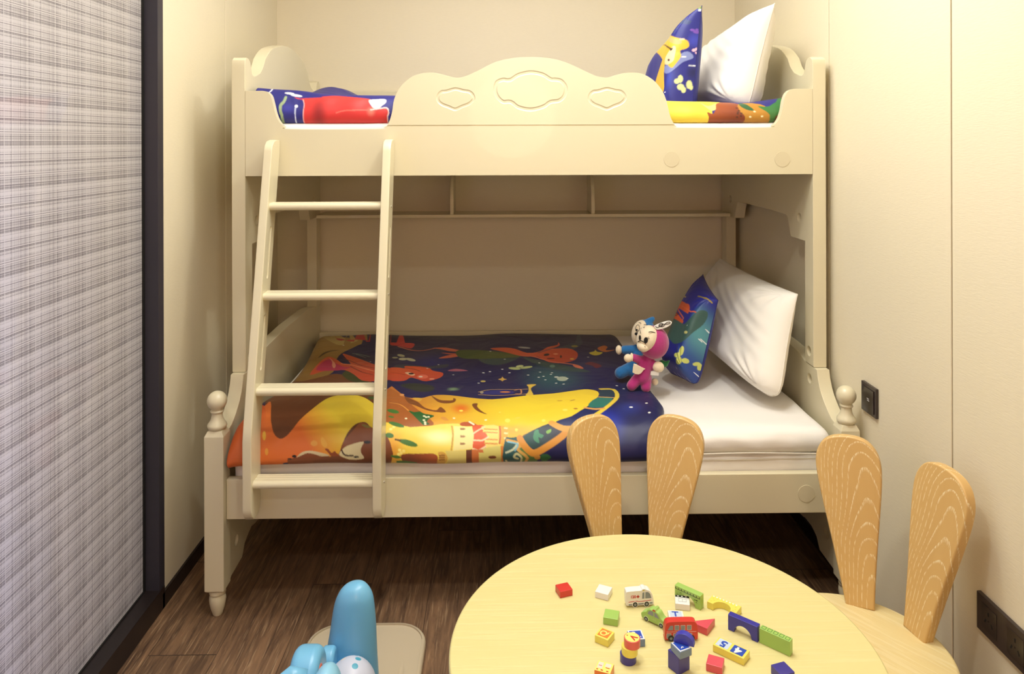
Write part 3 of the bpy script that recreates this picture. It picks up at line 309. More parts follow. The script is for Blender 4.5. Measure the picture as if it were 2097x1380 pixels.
('poly',[(0.2408,1.0554),(0.2397,1.0574),(0.2371,1.0589),(0.2337,1.0595),(0.2303,1.0589),(0.228,1.0574),(0.2273,1.0554),(0.2284,1.0535),(0.231,1.052),(0.2345,1.0515),(0.2378,1.052),(0.2401,1.0535)],(0.352,0.156,0.021)),
('poly',[(0.1994,0.9946),(0.198,0.9965),(0.1945,0.9972),(0.1899,0.9964),(0.1853,0.9945),(0.1821,0.9918),(0.181,0.9892),(0.1824,0.9873),(0.1859,0.9867),(0.1906,0.9875),(0.1952,0.9895),(0.1984,0.9921)],(0.515,0.305,0.032)),
('poly',[(0.2404,0.9901),(0.2391,0.9931),(0.2355,0.9968),(0.2307,1.0002),(0.2259,1.0024),(0.2224,1.0029),(0.2211,1.0015),(0.2224,0.9988),(0.2259,0.9953),(0.2307,0.9919),(0.2355,0.9895),(0.2391,0.9889)],(0.456,0.262,0.032)),
('poly',[(-0.3493,1.1084),(-0.3183,1.1195),(-0.2732,1.1278),(-0.2205,1.121),(-0.1798,1.1094),(-0.1443,1.1056),(-0.0847,1.1075),(-0.0072,1.1216),(0.0223,1.1409),(0.0219,1.1768),(0.0072,1.1932),(0.0074,1.2679),(-0.0942,1.2679),(-0.3425,1.2679)],(0.776,0.552,0.045),(0.807,0.644,0.117),(-0.3312,1.135),(-0.095,1.1578)),
('glow',-0.1831,1.1524,0.07620000000000002,0.03049999999999997,(0.905,0.839,0.402),0.9),
('glow',-0.3209,1.1924,0.04630000000000001,0.07550000000000012,(0.672,0.262,0.032),0.8),
('line',[(-0.1482,1.116),(-0.1464,1.1235),(-0.1442,1.1337),(-0.1429,1.1452),(-0.1434,1.1598),(-0.1449,1.1757),(-0.1461,1.1866)],0.005,(0.515,0.305,0.045)),
('poly',[(-0.1423,1.115),(-0.0873,1.1179),(-0.0807,1.1463),(-0.0829,1.1847),(-0.1409,1.1886),(-0.1385,1.1512)],(0.761,0.672,0.262)),
('poly',[(-0.1221,1.1212),(-0.1109,1.1215),(-0.1054,1.1255),(-0.1106,1.129),(-0.1218,1.129)],(0.305,0.156,0.045)),
('poly',[(-0.1212,1.1454),(-0.11,1.1458),(-0.1046,1.1493),(-0.1098,1.1522),(-0.1209,1.1521)],(0.305,0.156,0.045)),
('poly',[(-0.1205,1.167),(-0.1094,1.1676),(-0.104,1.171),(-0.1092,1.1737),(-0.1203,1.1733)],(0.305,0.156,0.045)),
('poly',[(-0.1235,1.1044),(-0.1214,1.1017),(-0.1173,1.0994),(-0.1119,1.0978),(-0.1046,1.097),(-0.0959,1.097),(-0.0879,1.0989),(-0.0794,1.1041),(-0.0718,1.111),(-0.0711,1.1156),(-0.0833,1.1164),(-0.1024,1.1156),(-0.1171,1.1143),(-0.1228,1.1117),(-0.1242,1.1079)],(0.402,0.08,0.021)),
('poly',[(-0.0845,1.1129),(-0.0731,1.1103),(-0.0568,1.1129),(-0.0458,1.1178),(-0.0461,1.1242),(-0.0515,1.1318),(-0.0544,1.1385),(-0.0503,1.1438),(-0.0436,1.1485),(-0.0395,1.1525),(-0.0411,1.155),(-0.0453,1.1569),(-0.0482,1.1609),(-0.0472,1.1695),(-0.0448,1.1798),(-0.0451,1.1874),(-0.0502,1.1905),(-0.058,1.191),(-0.0654,1.1905),(-0.0722,1.1903),(-0.0787,1.1892),(-0.0829,1.1847),(-0.0831,1.1743),(-0.0812,1.16),(-0.0801,1.1464),(-0.0826,1.1339),(-0.0859,1.1217)],(0.631,0.089,0.021)),
('poly',[(-0.0577,1.1186),(-0.043,1.1154),(-0.0215,1.1154),(-0.0058,1.1225),(-0.0008,1.1406),(-0.0016,1.1626),(-0.0058,1.1786),(-0.0145,1.186),(-0.0265,1.1887),(-0.0364,1.1881),(-0.0426,1.183),(-0.0468,1.1744),(-0.0482,1.1669),(-0.0442,1.1627),(-0.0373,1.1597),(-0.0336,1.1561),(-0.0366,1.151),(-0.0428,1.1452),(-0.0485,1.139),(-0.0542,1.1318),(-0.0593,1.1241)],(0.761,0.617,0.156)),
('poly',[(-0.0404,1.1509),(-0.0428,1.1568),(-0.0494,1.1607),(-0.0584,1.1616),(-0.0675,1.1593),(-0.0742,1.1544),(-0.0768,1.1481),(-0.0745,1.1419),(-0.0679,1.1376),(-0.0588,1.1365),(-0.0497,1.1391),(-0.0429,1.1444)],(0.658,0.102,0.021)),
('line',[(-0.0486,1.1288),(-0.0372,1.1305),(-0.0216,1.1327),(-0.0102,1.1343)],0.004,(0.617,0.262,0.045)),
('line',[(-0.0485,1.139),(-0.0371,1.1406),(-0.0215,1.1427),(-0.0102,1.1442)],0.004,(0.617,0.262,0.045)),
('line',[(-0.0482,1.1609),(-0.0369,1.1624),(-0.0214,1.1643),(-0.0102,1.1656)],0.004,(0.617,0.262,0.045)),
('line',[(-0.0481,1.1728),(-0.0369,1.1742),(-0.0214,1.176),(-0.0102,1.1772)],0.004,(0.617,0.262,0.045)),
('line',[(-0.0822,1.1415),(-0.0782,1.1387),(-0.0723,1.1347),(-0.0663,1.1308),(-0.0599,1.1273),(-0.0534,1.1238),(-0.0487,1.1214)],0.005,(0.807,0.578,0.352)),
('line',[(-0.0803,1.1616),(-0.0732,1.1624),(-0.0631,1.1635),(-0.054,1.1635),(-0.0469,1.1609),(-0.0408,1.1571),(-0.0366,1.1543)],0.005,(0.807,0.578,0.352)),
('line',[(-0.0814,1.1862),(-0.0774,1.188),(-0.0716,1.1903),(-0.0654,1.191),(-0.0582,1.1886),(-0.0505,1.1847),(-0.0451,1.1817)],0.005,(0.807,0.578,0.352)),
('line',[(-0.0955,1.097),(-0.0914,1.1005),(-0.0857,1.1054),(-0.0817,1.1089)],0.006,(0.839,0.716,0.515)),
('poly',[(-0.0058,1.1217),(0.0076,1.1228),(0.0224,1.1309),(0.0205,1.1768),(0.0073,1.1834),(-0.0058,1.1757)],(0.73,0.352,0.032)),
('line',[(-0.0028,1.1239),(-0.0021,1.1319),(-0.0011,1.1425),(-0.0008,1.1523),(-0.0015,1.1613),(-0.0028,1.1699),(-0.0038,1.1758)],0.005,(0.456,0.102,0.013)),
('line',[(0.012,1.1303),(0.0142,1.1307),(0.0172,1.1311),(0.0194,1.1314)],0.005,(0.871,0.672,0.305)),
('line',[(0.0119,1.1468),(0.0141,1.1471),(0.0171,1.1475),(0.0192,1.1477)],0.005,(0.871,0.672,0.305)),
('line',[(0.0118,1.162),(0.014,1.1622),(0.0169,1.1626),(0.0191,1.1628)],0.005,(0.871,0.672,0.305)),
('line',[(0.0117,1.1765),(0.0139,1.1767),(0.0168,1.1771),(0.019,1.1773)],0.005,(0.871,0.672,0.305)),
('poly',[(-0.2931,1.2046),(-0.2797,1.2019),(-0.2589,1.2006),(-0.2395,1.1995),(-0.2239,1.1981),(-0.2098,1.1972),(-0.1988,1.1974),(-0.1921,1.1989),(-0.1885,1.2015),(-0.1865,1.2047),(-0.1858,1.209),(-0.1868,1.2147),(-0.1888,1.2201),(-0.1891,1.2237),(-0.1903,1.2679),(-0.1993,1.2679),(-0.2249,1.2679),(-0.2553,1.2679),(-0.2799,1.2679),(-0.2922,1.2201),(-0.2962,1.2108)],(0.195,0.045,0.013),(0.352,0.08,0.018),(-0.2685,1.2151),(-0.1987,1.2109)),
('poly',[(-0.1858,1.1937),(-0.1819,1.1919),(-0.1756,1.1913),(-0.1699,1.1921),(-0.1652,1.1948),(-0.161,1.199),(-0.1581,1.2031),(-0.1568,1.2067),(-0.1568,1.2103),(-0.1581,1.2141),(-0.1609,1.2184),(-0.1651,1.2235),(-0.1703,1.2679),(-0.1778,1.2679),(-0.1863,1.2679),(-0.1905,1.2679),(-0.189,1.2193),(-0.1843,1.2129),(-0.1813,1.2074),(-0.1826,1.2024),(-0.1853,1.1974)],(0.617,0.352,0.061)),
('line',[(-0.1813,1.2018),(-0.177,1.2016),(-0.1711,1.2013),(-0.1668,1.2012)],0.004,(0.305,0.127,0.021)),
('line',[(-0.1813,1.2074),(-0.177,1.2072),(-0.1711,1.207),(-0.1668,1.2068)],0.004,(0.305,0.127,0.021)),
('line',[(-0.1813,1.214),(-0.177,1.2137),(-0.1711,1.2134),(-0.1668,1.2133)],0.004,(0.305,0.127,0.021)),
('poly',[(-0.1641,1.1893),(-0.1031,1.1886),(-0.1027,1.2679),(-0.1703,1.2679),(-0.1552,1.2107)],(0.658,0.552,0.156)),
('poly',[(-0.1026,1.1878),(-0.0857,1.1873),(-0.0847,1.2679),(-0.1022,1.2679)],(0.127,0.034,0.012)),
('poly',[(-0.0857,1.1873),(-0.048,1.1901),(-0.0525,1.2679),(-0.0847,1.2679)],(0.552,0.156,0.037)),
('poly',[(-0.0538,1.1868),(0.0015,1.1818),(0.0131,1.1934),(0.0133,1.2679),(-0.0638,1.2679),(-0.0654,1.1974),(-0.0509,1.1985)],(0.617,0.552,0.156)),
('poly',[(0.0,1.1823),(0.0117,1.1844),(0.0147,1.2679),(0.0028,1.2679)],(0.578,0.188,0.021)),
('poly',[(-0.0126,1.2134),(-0.0142,1.2156),(-0.0187,1.2172),(-0.0248,1.2175),(-0.0309,1.2165),(-0.0353,1.2144),(-0.037,1.212),(-0.0353,1.21),(-0.0309,1.2087),(-0.0248,1.2085),(-0.0187,1.2094),(-0.0142,1.2112)],(0.156,0.032,0.009)),
('poly',[(0.0132,1.165),(0.0174,1.1587),(0.0235,1.1596),(0.0309,1.1611),(0.0404,1.1598),(0.0513,1.159),(0.0602,1.1616),(0.0646,1.1698),(0.067,1.181),(0.0713,1.1913),(0.0804,1.1994),(0.0914,1.207),(0.1003,1.2141),(0.1087,1.2229),(0.1162,1.2679),(0.1106,1.2679),(0.084,1.2679),(0.0442,1.2679),(0.0137,1.2679),(0.0052,1.2123),(0.0083,1.1851)],(0.021,0.089,0.089)),
('poly',[(0.0628,1.1802),(0.0716,1.182),(0.0823,1.1875),(0.0917,1.1942),(0.1,1.2024),(0.1071,1.2119),(0.1091,1.2214),(0.1039,1.2679),(0.0935,1.2679),(0.0821,1.2679),(0.0688,1.2679),(0.0575,1.2105),(0.0509,1.1995),(0.0512,1.191),(0.056,1.1837)],(0.089,0.188,0.045)),
('line',[(0.0191,1.1681),(0.0263,1.1697),(0.0365,1.1719),(0.0453,1.1744),(0.0519,1.177),(0.0571,1.1798),(0.0598,1.1829),(0.0572,1.186),(0.0519,1.1893),(0.0509,1.1939),(0.0596,1.2009),(0.0725,1.2093),(0.0799,1.2172),(0.0761,1.2255),(0.0677,1.2679),(0.0613,1.2679)],0.008,(0.617,0.352,0.08)),
('line',[(0.0159,1.2019),(0.0214,1.2001),(0.0292,1.1974),(0.0364,1.1938),(0.0422,1.1883),(0.0475,1.1819),(0.0511,1.1773)],0.006,(0.515,0.578,0.402)),
('line',[(0.0159,1.2253),(0.0258,1.2679),(0.0397,1.2679),(0.0509,1.2679),(0.0575,1.2679),(0.0614,1.2213),(0.0624,1.2172),(0.0593,1.2124),(0.0533,1.2076),(0.0479,1.2051),(0.0438,1.2066),(0.0404,1.2104),(0.0392,1.2138),(0.042,1.216),(0.047,1.2177),(0.0508,1.2189)],0.006,(0.578,0.578,0.305)),
('line',[(0.022,1.1725),(0.0309,1.1742),(0.0431,1.1767),(0.0511,1.1801),(0.0506,1.1855),(0.0459,1.192),(0.0422,1.1966)],0.004,(0.188,0.456,0.578)),
('poly',[(0.0691,1.1573),(0.0791,1.1494),(0.0948,1.141),(0.1112,1.1335),(0.1273,1.1265),(0.1441,1.1205),(0.1595,1.1188),(0.1735,1.1241),(0.186,1.1327),(0.1936,1.1405),(0.1949,1.146),(0.1913,1.1514),(0.1837,1.1579),(0.1708,1.1669),(0.1541,1.1767),(0.1386,1.1845),(0.1258,1.1899),(0.1141,1.1937),(0.1034,1.1944),(0.0934,1.1909),(0.0844,1.1844),(0.0774,1.1775),(0.0715,1.1712),(0.0675,1.1644)],(0.016,0.016,0.042),(0.01,0.061,0.061),(0.17,1.1399),(0.0805,1.172)),
('poly',[(0.1019,1.1429),(0.1057,1.1393),(0.1103,1.1381),(0.1139,1.1386),(0.1151,1.1414),(0.1151,1.1458),(0.1164,1.1496),(0.1207,1.152),(0.1262,1.154),(0.1294,1.1561),(0.1284,1.1592),(0.1251,1.1625),(0.1217,1.1645),(0.1185,1.1635),(0.1152,1.1613),(0.113,1.1613),(0.1137,1.1667),(0.1156,1.1742),(0.1154,1.1784),(0.1103,1.177),(0.1031,1.1724),(0.0982,1.1666),(0.0976,1.159),(0.0993,1.15)],(0.045,0.223,0.117)),
('poly',[(0.1373,1.1445),(0.1416,1.1417),(0.1479,1.1392),(0.1523,1.1384),(0.1533,1.1407),(0.1523,1.1448),(0.1504,1.1482),(0.1472,1.1503),(0.1431,1.1519),(0.1399,1.1522),(0.1378,1.1504),(0.1365,1.1474)],(0.188,0.402,0.061)),
('poly',[(0.1687,1.1137),(0.1802,1.1078),(0.1995,1.1014),(0.2183,1.093),(0.2344,1.0799),(0.2505,1.0637),(0.266,1.0511),(0.2816,1.0452),(0.2955,1.0449),(0.3013,1.0528),(0.2944,1.0717),(0.2792,1.0944),(0.2629,1.1112),(0.2471,1.1209),(0.2317,1.1271),(0.218,1.1309),(0.2068,1.1328),(0.197,1.1327),(0.1883,1.1309),(0.1785,1.1267),(0.1698,1.1204)],(0.007,0.012,0.051)),
('line',[(0.0572,1.163),(0.0592,1.1667),(0.0622,1.1719),(0.0657,1.1774),(0.0699,1.183),(0.0746,1.1889),(0.08,1.1941),(0.0857,1.1989),(0.092,1.203),(0.1003,1.2041),(0.1115,1.2007),(0.1246,1.1944),(0.1385,1.1872),(0.1537,1.1791),(0.1697,1.1698),(0.1835,1.1607),(0.1943,1.152),(0.2028,1.1435),(0.2086,1.1374)],0.019,(0.617,0.262,0.032)),
('line',[(0.1551,1.1177),(0.1615,1.1226),(0.1706,1.129),(0.1793,1.1339),(0.1864,1.1366),(0.1931,1.1384),(0.1996,1.139),(0.2065,1.1379),(0.2131,1.1358),(0.2177,1.1341)],0.019,(0.617,0.305,0.04)),
('poly',[(0.1189,1.2151),(0.1176,1.2184),(0.1141,1.2212),(0.1091,1.2223),(0.1041,1.221),(0.1005,1.2182),(0.0991,1.2148),(0.1004,1.2117),(0.1041,1.2097),(0.109,1.209),(0.114,1.2098),(0.1176,1.212)],(0.552,0.262,0.045)),
('poly',[(0.1207,1.2087),(0.1256,1.2072),(0.1322,1.2069),(0.1381,1.2076),(0.1435,1.2098),(0.1483,1.2131),(0.1498,1.2166),(0.1461,1.2201),(0.1392,1.2241),(0.1326,1.2679),(0.1269,1.2679),(0.1214,1.2249),(0.1179,1.2216),(0.1169,1.2169),(0.118,1.212)],(0.021,0.117,0.032)),
('poly',[(0.3367,0.8791),(0.3511,0.867),(0.3689,0.8631),(0.3812,0.8687),(0.3848,0.8876),(0.3831,0.9142),(0.3781,0.9345),(0.3685,0.9448),(0.3553,0.951),(0.3437,0.9551),(0.3345,0.9589),(0.3269,0.9603),(0.323,0.9544),(0.3236,0.9343),(0.3283,0.9039)],(0.009,0.034,0.061)),
('poly',[(0.3107,0.9688),(0.331,0.9551),(0.3529,0.9498),(0.3642,0.9569),(0.3579,0.9824),(0.3433,1.015),(0.3281,1.0355),(0.309,1.0431),(0.2876,1.0444),(0.2757,1.039),(0.2798,1.0218),(0.2937,0.9935)],(0.021,0.156,0.127)),
('poly',[(0.2596,1.0594),(0.2792,1.0548),(0.3,1.0539),(0.3126,1.0566),(0.3139,1.0624),(0.3071,1.0711),(0.2927,1.0831),(0.2668,1.1015),(0.2349,1.1201),(0.2098,1.13),(0.1913,1.1289),(0.1771,1.1215),(0.1723,1.1133),(0.182,1.1071),(0.2012,1.1006),(0.2195,1.0926),(0.2328,1.0817),(0.2453,1.0691)],(0.007,0.013,0.089)),
('line',[(0.3379,0.8703),(0.3509,0.8652),(0.3688,0.8598),(0.3818,0.8649),(0.3864,0.8859),(0.3862,0.9156),(0.3817,0.9449),(0.3722,0.9717),(0.3587,0.9982),(0.3462,1.0226),(0.3305,1.0461),(0.3128,1.0669),(0.3001,1.0799)],0.014,(0.687,0.515,0.045)),
('line',[(0.3191,0.9572),(0.3337,0.9558),(0.3536,0.9546),(0.3681,0.9544)],0.007,(0.515,0.305,0.102)),
('line',[(0.2644,1.048),(0.2735,1.0497),(0.2865,1.0517),(0.299,1.0522),(0.31,1.0502),(0.3204,1.0469),(0.3275,1.0444)],0.009,(0.617,0.305,0.08)),
('poly',[(-0.7658,0.9993),(-0.7641,0.9823),(-0.7675,0.9566),(-0.7627,0.9536),(-0.7436,0.9915),(-0.7234,1.0397),(-0.7089,1.0753),(-0.6985,1.1003),(-0.6903,1.1203),(-0.683,1.1345),(-0.6756,1.1439),(-0.6681,1.15),(-0.6613,1.1537),(-0.6557,1.155),(-0.6506,1.1539),(-0.6456,1.1512),(-0.6408,1.1474),(-0.636,1.1418),(-0.6308,1.1339),(-0.6254,1.1218),(-0.6202,1.1053),(-0.6144,1.0871),(-0.6088,1.0683),(-0.6025,1.0475),(-0.5963,1.0249),(-0.5908,0.9986),(-0.5851,0.9707),(-0.578,0.9472),(-0.5698,0.9313),(-0.5602,0.9212),(-0.5478,0.9147),(-0.5313,0.9111),(-0.5123,0.911),(-0.4939,0.9143),(-0.4774,0.9215),(-0.4618,0.9317),(-0.4472,0.944),(-0.4337,0.9588),(-0.4212,0.9757),(-0.4093,0.9927),(-0.398,1.0065),(-0.3873,1.0202),(-0.3771,1.039),(-0.3679,1.0639),(-0.36,1.0896),(-0.3541,1.1123),(-0.3491,1.1346),(-0.3462,1.154),(-0.3483,1.1639),(-0.3581,1.1597),(-0.3726,1.147),(-0.3856,1.1347),(-0.3942,1.1256),(-0.401,1.1169),(-0.4076,1.1106),(-0.4142,1.1081),(-0.4203,1.1085),(-0.4262,1.1104),(-0.4319,1.1132),(-0.4374,1.1173),(-0.4426,1.1229),(-0.4477,1.1302),(-0.4528,1.1385),(-0.4573,1.1471),(-0.461,1.1559),(-0.4642,1.1653),(-0.4675,1.1751),(-0.4705,1.1866),(-0.4739,1.1987),(-0.4792,1.2081),(-0.487,1.2122),(-0.4964,1.2135),(-0.5064,1.2132),(-0.5172,1.2113),(-0.5287,1.2077),(-0.5403,1.2041),(-0.5522,1.2016),(-0.564,1.1998),(-0.5745,1.1996),(-0.583,1.2021),(-0.5902,1.2063),(-0.597,1.2101),(-0.6023,1.2131),(-0.6071,1.216),(-0.6157,1.2188),(-0.6272,1.2217),(-0.6425,1.2248),(-0.6674,1.2679),(-0.7119,1.2679),(-0.7634,1.2679),(-0.81,1.2127),(-0.81,1.1949),(-0.81,1.1859),(-0.81,1.1724),(-0.81,1.1611),(-0.81,1.1386),(-0.81,1.1139),(-0.81,1.0869),(-0.81,1.0689),(-0.81,1.0464),(-0.81,1.0261),(-0.81,1.0104),(-0.81,0.9969),(-0.81,0.9834),(-0.7803,0.9921)],(0.617,0.138,0.021),(0.687,0.515,0.034),(-0.612,1.1148),(-0.5209,1.0564)),
('poly',[(-0.81,1.1724),(-0.81,1.1611),(-0.81,1.1386),(-0.81,1.1139),(-0.81,1.0869),(-0.81,1.0711),(-0.81,1.0464),(-0.81,1.0149),(-0.81,0.9766),(-0.7721,0.9859),(-0.7488,1.0204),(-0.7277,1.0672),(-0.7136,1.1104),(-0.7016,1.1522),(-0.6951,1.192),(-0.7054,1.2244),(-0.7349,1.2679),(-0.7766,1.2679),(-0.81,1.2127),(-0.81,1.1949),(-0.81,1.1859)],(0.552,0.089,0.016),(0.617,0.144,0.025),(-0.81,1.0959),(-0.7131,1.1382)),
('poly',[(-0.629,1.2127),(-0.6015,1.2086),(-0.5837,1.1976),(-0.5519,1.1974),(-0.5063,1.2102),(-0.5036,1.2679),(-0.6344,1.2679)],(0.181,0.048,0.013)),
('poly',[(-0.5534,1.2679),(-0.556,1.2216),(-0.5301,1.217),(-0.5064,1.2132),(-0.4955,1.212),(-0.4866,1.2114),(-0.4792,1.2081),(-0.4745,1.1991),(-0.4718,1.1873),(-0.4675,1.1751),(-0.4593,1.1624),(-0.4494,1.1488),(-0.4405,1.1364),(-0.4342,1.1251),(-0.4289,1.1149),(-0.4217,1.1096),(-0.4114,1.1127),(-0.3993,1.1211),(-0.3863,1.1294),(-0.3713,1.1338),(-0.3553,1.1387),(-0.3427,1.1503),(-0.3281,1.1746),(-0.3184,1.2033),(-0.336,1.2679),(-0.405,1.2679),(-0.496,1.2679)],(0.223,0.065,0.016),(0.156,0.042,0.012),(-0.4238,1.1249),(-0.4162,1.2156)),
('poly',[(-0.477,1.2081),(-0.4755,1.2031),(-0.4712,1.1974),(-0.4661,1.1923),(-0.4617,1.1885),(-0.4565,1.1852),(-0.4487,1.1818),(-0.4351,1.1771),(-0.4189,1.1722),(-0.4078,1.1707),(-0.4063,1.1745),(-0.4101,1.1813),(-0.4132,1.1876),(-0.4138,1.1921),(-0.4137,1.1961),(-0.4127,1.2003),(-0.4089,1.2053),(-0.4042,1.2104),(-0.4044,1.2145),(-0.4133,1.2172),(-0.4268,1.2189),(-0.4391,1.2196),(-0.4477,1.2191),(-0.4549,1.2175),(-0.4613,1.2155),(-0.468,1.2135),(-0.474,1.2111)],(0.617,0.539,0.305)),
('line',[(-0.4693,1.1968),(-0.468,1.1995),(-0.466,1.2032),(-0.4634,1.2063),(-0.4602,1.2082),(-0.4564,1.2093),(-0.4521,1.2098),(-0.4466,1.2097),(-0.4406,1.209),(-0.4363,1.2084)],0.004,(0.032,0.01,0.006)),
('poly',[(-0.3859,1.1721),(-0.3871,1.1743),(-0.3908,1.1759),(-0.3959,1.1765),(-0.4012,1.176),(-0.4051,1.1745),(-0.4067,1.1724),(-0.4055,1.1702),(-0.4019,1.1685),(-0.3967,1.1678),(-0.3914,1.1683),(-0.3875,1.1699)],(0.008,0.006,0.008)),
('poly',[(-0.4187,1.2112),(-0.4198,1.2124),(-0.4229,1.2134),(-0.4269,1.2139),(-0.431,1.2138),(-0.4339,1.2131),(-0.435,1.212),(-0.4339,1.2108),(-0.4309,1.2098),(-0.4268,1.2093),(-0.4228,1.2094),(-0.4198,1.2101)],(0.01,0.007,0.007)),
('poly',[(-0.6015,1.2086),(-0.5987,1.2053),(-0.5928,1.2002),(-0.5861,1.1963),(-0.5794,1.1944),(-0.5719,1.1937),(-0.5635,1.194),(-0.5541,1.1956),(-0.5438,1.1983),(-0.5336,1.2012),(-0.5217,1.2048),(-0.5099,1.2084),(-0.5041,1.2107),(-0.5086,1.2119),(-0.5192,1.2123),(-0.529,1.2118),(-0.5353,1.2103),(-0.5409,1.2081),(-0.5471,1.2058),(-0.5545,1.2034),(-0.5625,1.2012),(-0.57,1.2001),(-0.5765,1.201),(-0.5824,1.2032),(-0.5879,1.2052),(-0.5939,1.2071),(-0.5993,1.2087)],(0.552,0.456,0.262)),
('poly',[(-0.602,1.2063),(-0.6029,1.2083),(-0.6054,1.2096),(-0.6088,1.2099),(-0.6123,1.2091),(-0.6148,1.2075),(-0.6158,1.2053),(-0.6149,1.2033),(-0.6125,1.202),(-0.6091,1.2017),(-0.6056,1.2025),(-0.603,1.2042)],(0.007,0.005,0.006)),
('poly',[(-0.6152,1.2123),(-0.6162,1.2132),(-0.6187,1.2138),(-0.6222,1.2138),(-0.6256,1.2134),(-0.6281,1.2125),(-0.629,1.2115),(-0.628,1.2106),(-0.6255,1.2101),(-0.6221,1.21),(-0.6187,1.2105),(-0.6161,1.2113)],(0.009,0.006,0.007)),
('poly',[(-0.5193,1.1933),(-0.5179,1.1919),(-0.5142,1.1916),(-0.5103,1.1926),(-0.5068,1.1961),(-0.5031,1.2009),(-0.4996,1.2039),(-0.496,1.2032),(-0.4925,1.2006),(-0.4896,1.1991),(-0.4881,1.1998),(-0.4872,1.2017),(-0.4856,1.2039),(-0.4811,1.2064),(-0.4759,1.2091),(-0.4747,1.2109),(-0.481,1.2122),(-0.4912,1.2128),(-0.4996,1.2123),(-0.5037,1.2103),(-0.5061,1.2073),(-0.5087,1.2038),(-0.5128,1.2),(-0.5171,1.1961)],(0.238,0.054,0.013)),
('poly',[(-0.5425,1.176),(-0.5434,1.1799),(-0.5469,1.1825),(-0.552,1.1831),(-0.5572,1.1815),(-0.5614,1.1782),(-0.5633,1.1739),(-0.5626,1.1699),(-0.5592,1.1672),(-0.5542,1.1665),(-0.5488,1.1682),(-0.5445,1.1717)],(0.644,0.305,0.051)),
('poly',[(-0.5351,1.164),(-0.5344,1.1605),(-0.5321,1.1588),(-0.5288,1.1598),(-0.5237,1.165),(-0.5177,1.1727),(-0.5137,1.1792),(-0.5129,1.1837),(-0.514,1.1873),(-0.5162,1.189),(-0.5197,1.1886),(-0.5242,1.1864),(-0.5281,1.1828),(-0.5312,1.177),(-0.5338,1.1697)],(0.672,0.352,0.045)),
('poly',[(-0.81,1.1764),(-0.81,1.1793),(-0.81,1.1789),(-0.81,1.1738),(-0.81,1.1634),(-0.81,1.1589),(-0.81,1.1521),(-0.81,1.1499),(-0.81,1.1547),(-0.81,1.16),(-0.81,1.1656),(-0.81,1.1714)],(0.672,0.223,0.045)),
('poly',[(-0.7029,1.1436),(-0.702,1.1508),(-0.7029,1.1559),(-0.7053,1.1577),(-0.7084,1.1556),(-0.7115,1.1503),(-0.7139,1.1431),(-0.715,1.1356),(-0.7145,1.1299),(-0.7123,1.1279),(-0.7089,1.1302),(-0.7054,1.1361)],(0.687,0.402,0.045)),
('poly',[(-0.6873,1.1898),(-0.6875,1.1947),(-0.6891,1.1982),(-0.6915,1.1995),(-0.6941,1.198),(-0.6962,1.1942),(-0.6974,1.1892),(-0.6973,1.1843),(-0.696,1.1808),(-0.6937,1.1796),(-0.6909,1.1811),(-0.6886,1.1848)],(0.672,0.305,0.045)),
('poly',[(-0.4213,1.1189),(-0.4187,1.1178),(-0.4125,1.1179),(-0.4063,1.1189),(-0.4002,1.1213),(-0.3941,1.1246),(-0.3912,1.1272),(-0.3935,1.1289),(-0.3989,1.13),(-0.4047,1.1297),(-0.4111,1.1268),(-0.4179,1.1223)],(0.188,0.156,0.032)),
('poly',[(-0.4348,0.9401),(-0.4306,0.9367),(-0.4233,0.9347),(-0.4171,0.9356),(-0.4133,0.9417),(-0.4108,0.9506),(-0.4105,0.9572),(-0.4134,0.9597),(-0.4185,0.9599),(-0.4234,0.9581),(-0.4283,0.953),(-0.4331,0.9459)],(0.032,0.08,0.013)),
('poly',[(-0.2907,1.1279),(-0.2944,1.1302),(-0.3038,1.1298),(-0.3162,1.1266),(-0.3285,1.1211),(-0.3374,1.1148),(-0.3405,1.1095),(-0.3368,1.1069),(-0.3273,1.1079),(-0.3147,1.112),(-0.3023,1.1178),(-0.2935,1.1235)],(0.051,0.156,0.025)),
('poly',[(-0.2466,1.1793),(-0.2514,1.1822),(-0.2626,1.1828),(-0.2772,1.181),(-0.2914,1.1769),(-0.3014,1.1718),(-0.3044,1.1671),(-0.2997,1.1643),(-0.2884,1.164),(-0.2737,1.1662),(-0.2594,1.1702),(-0.2495,1.1749)],(0.051,0.156,0.025)),
('poly',[(-0.2306,1.2679),(-0.2325,1.2679),(-0.2496,1.2679),(-0.2761,1.2679),(-0.297,1.2679),(-0.3122,1.2679),(-0.3154,1.2679),(-0.309,1.2226),(-0.2928,1.2213),(-0.2712,1.2221),(-0.2498,1.2256),(-0.2356,1.2679)],(0.051,0.156,0.025)),
('poly',[(-0.3194,1.1566),(-0.3215,1.1599),(-0.3264,1.1618),(-0.3329,1.1615),(-0.3392,1.1593),(-0.3436,1.1557),(-0.3451,1.1515),(-0.3431,1.1481),(-0.3382,1.1462),(-0.3316,1.1465),(-0.3253,1.1488),(-0.3208,1.1525)],(0.051,0.156,0.025)),
('poly',[(-0.3142,1.0635),(-0.3168,1.068),(-0.3241,1.0689),(-0.334,1.0662),(-0.3441,1.0604),(-0.3517,1.0529),(-0.3548,1.0456),(-0.3524,1.0404),(-0.3451,1.039),(-0.3349,1.0421),(-0.3247,1.0486),(-0.3171,1.0565)],(0.051,0.156,0.025)),
('poly',[(-0.3269,1.0883),(-0.3281,1.0903),(-0.3314,1.091),(-0.336,1.0901),(-0.3406,1.088),(-0.344,1.0852),(-0.3454,1.0823),(-0.3442,1.0802),(-0.3409,1.0795),(-0.3363,1.0804),(-0.3316,1.0826),(-0.3282,1.0855)],(0.051,0.156,0.025)),
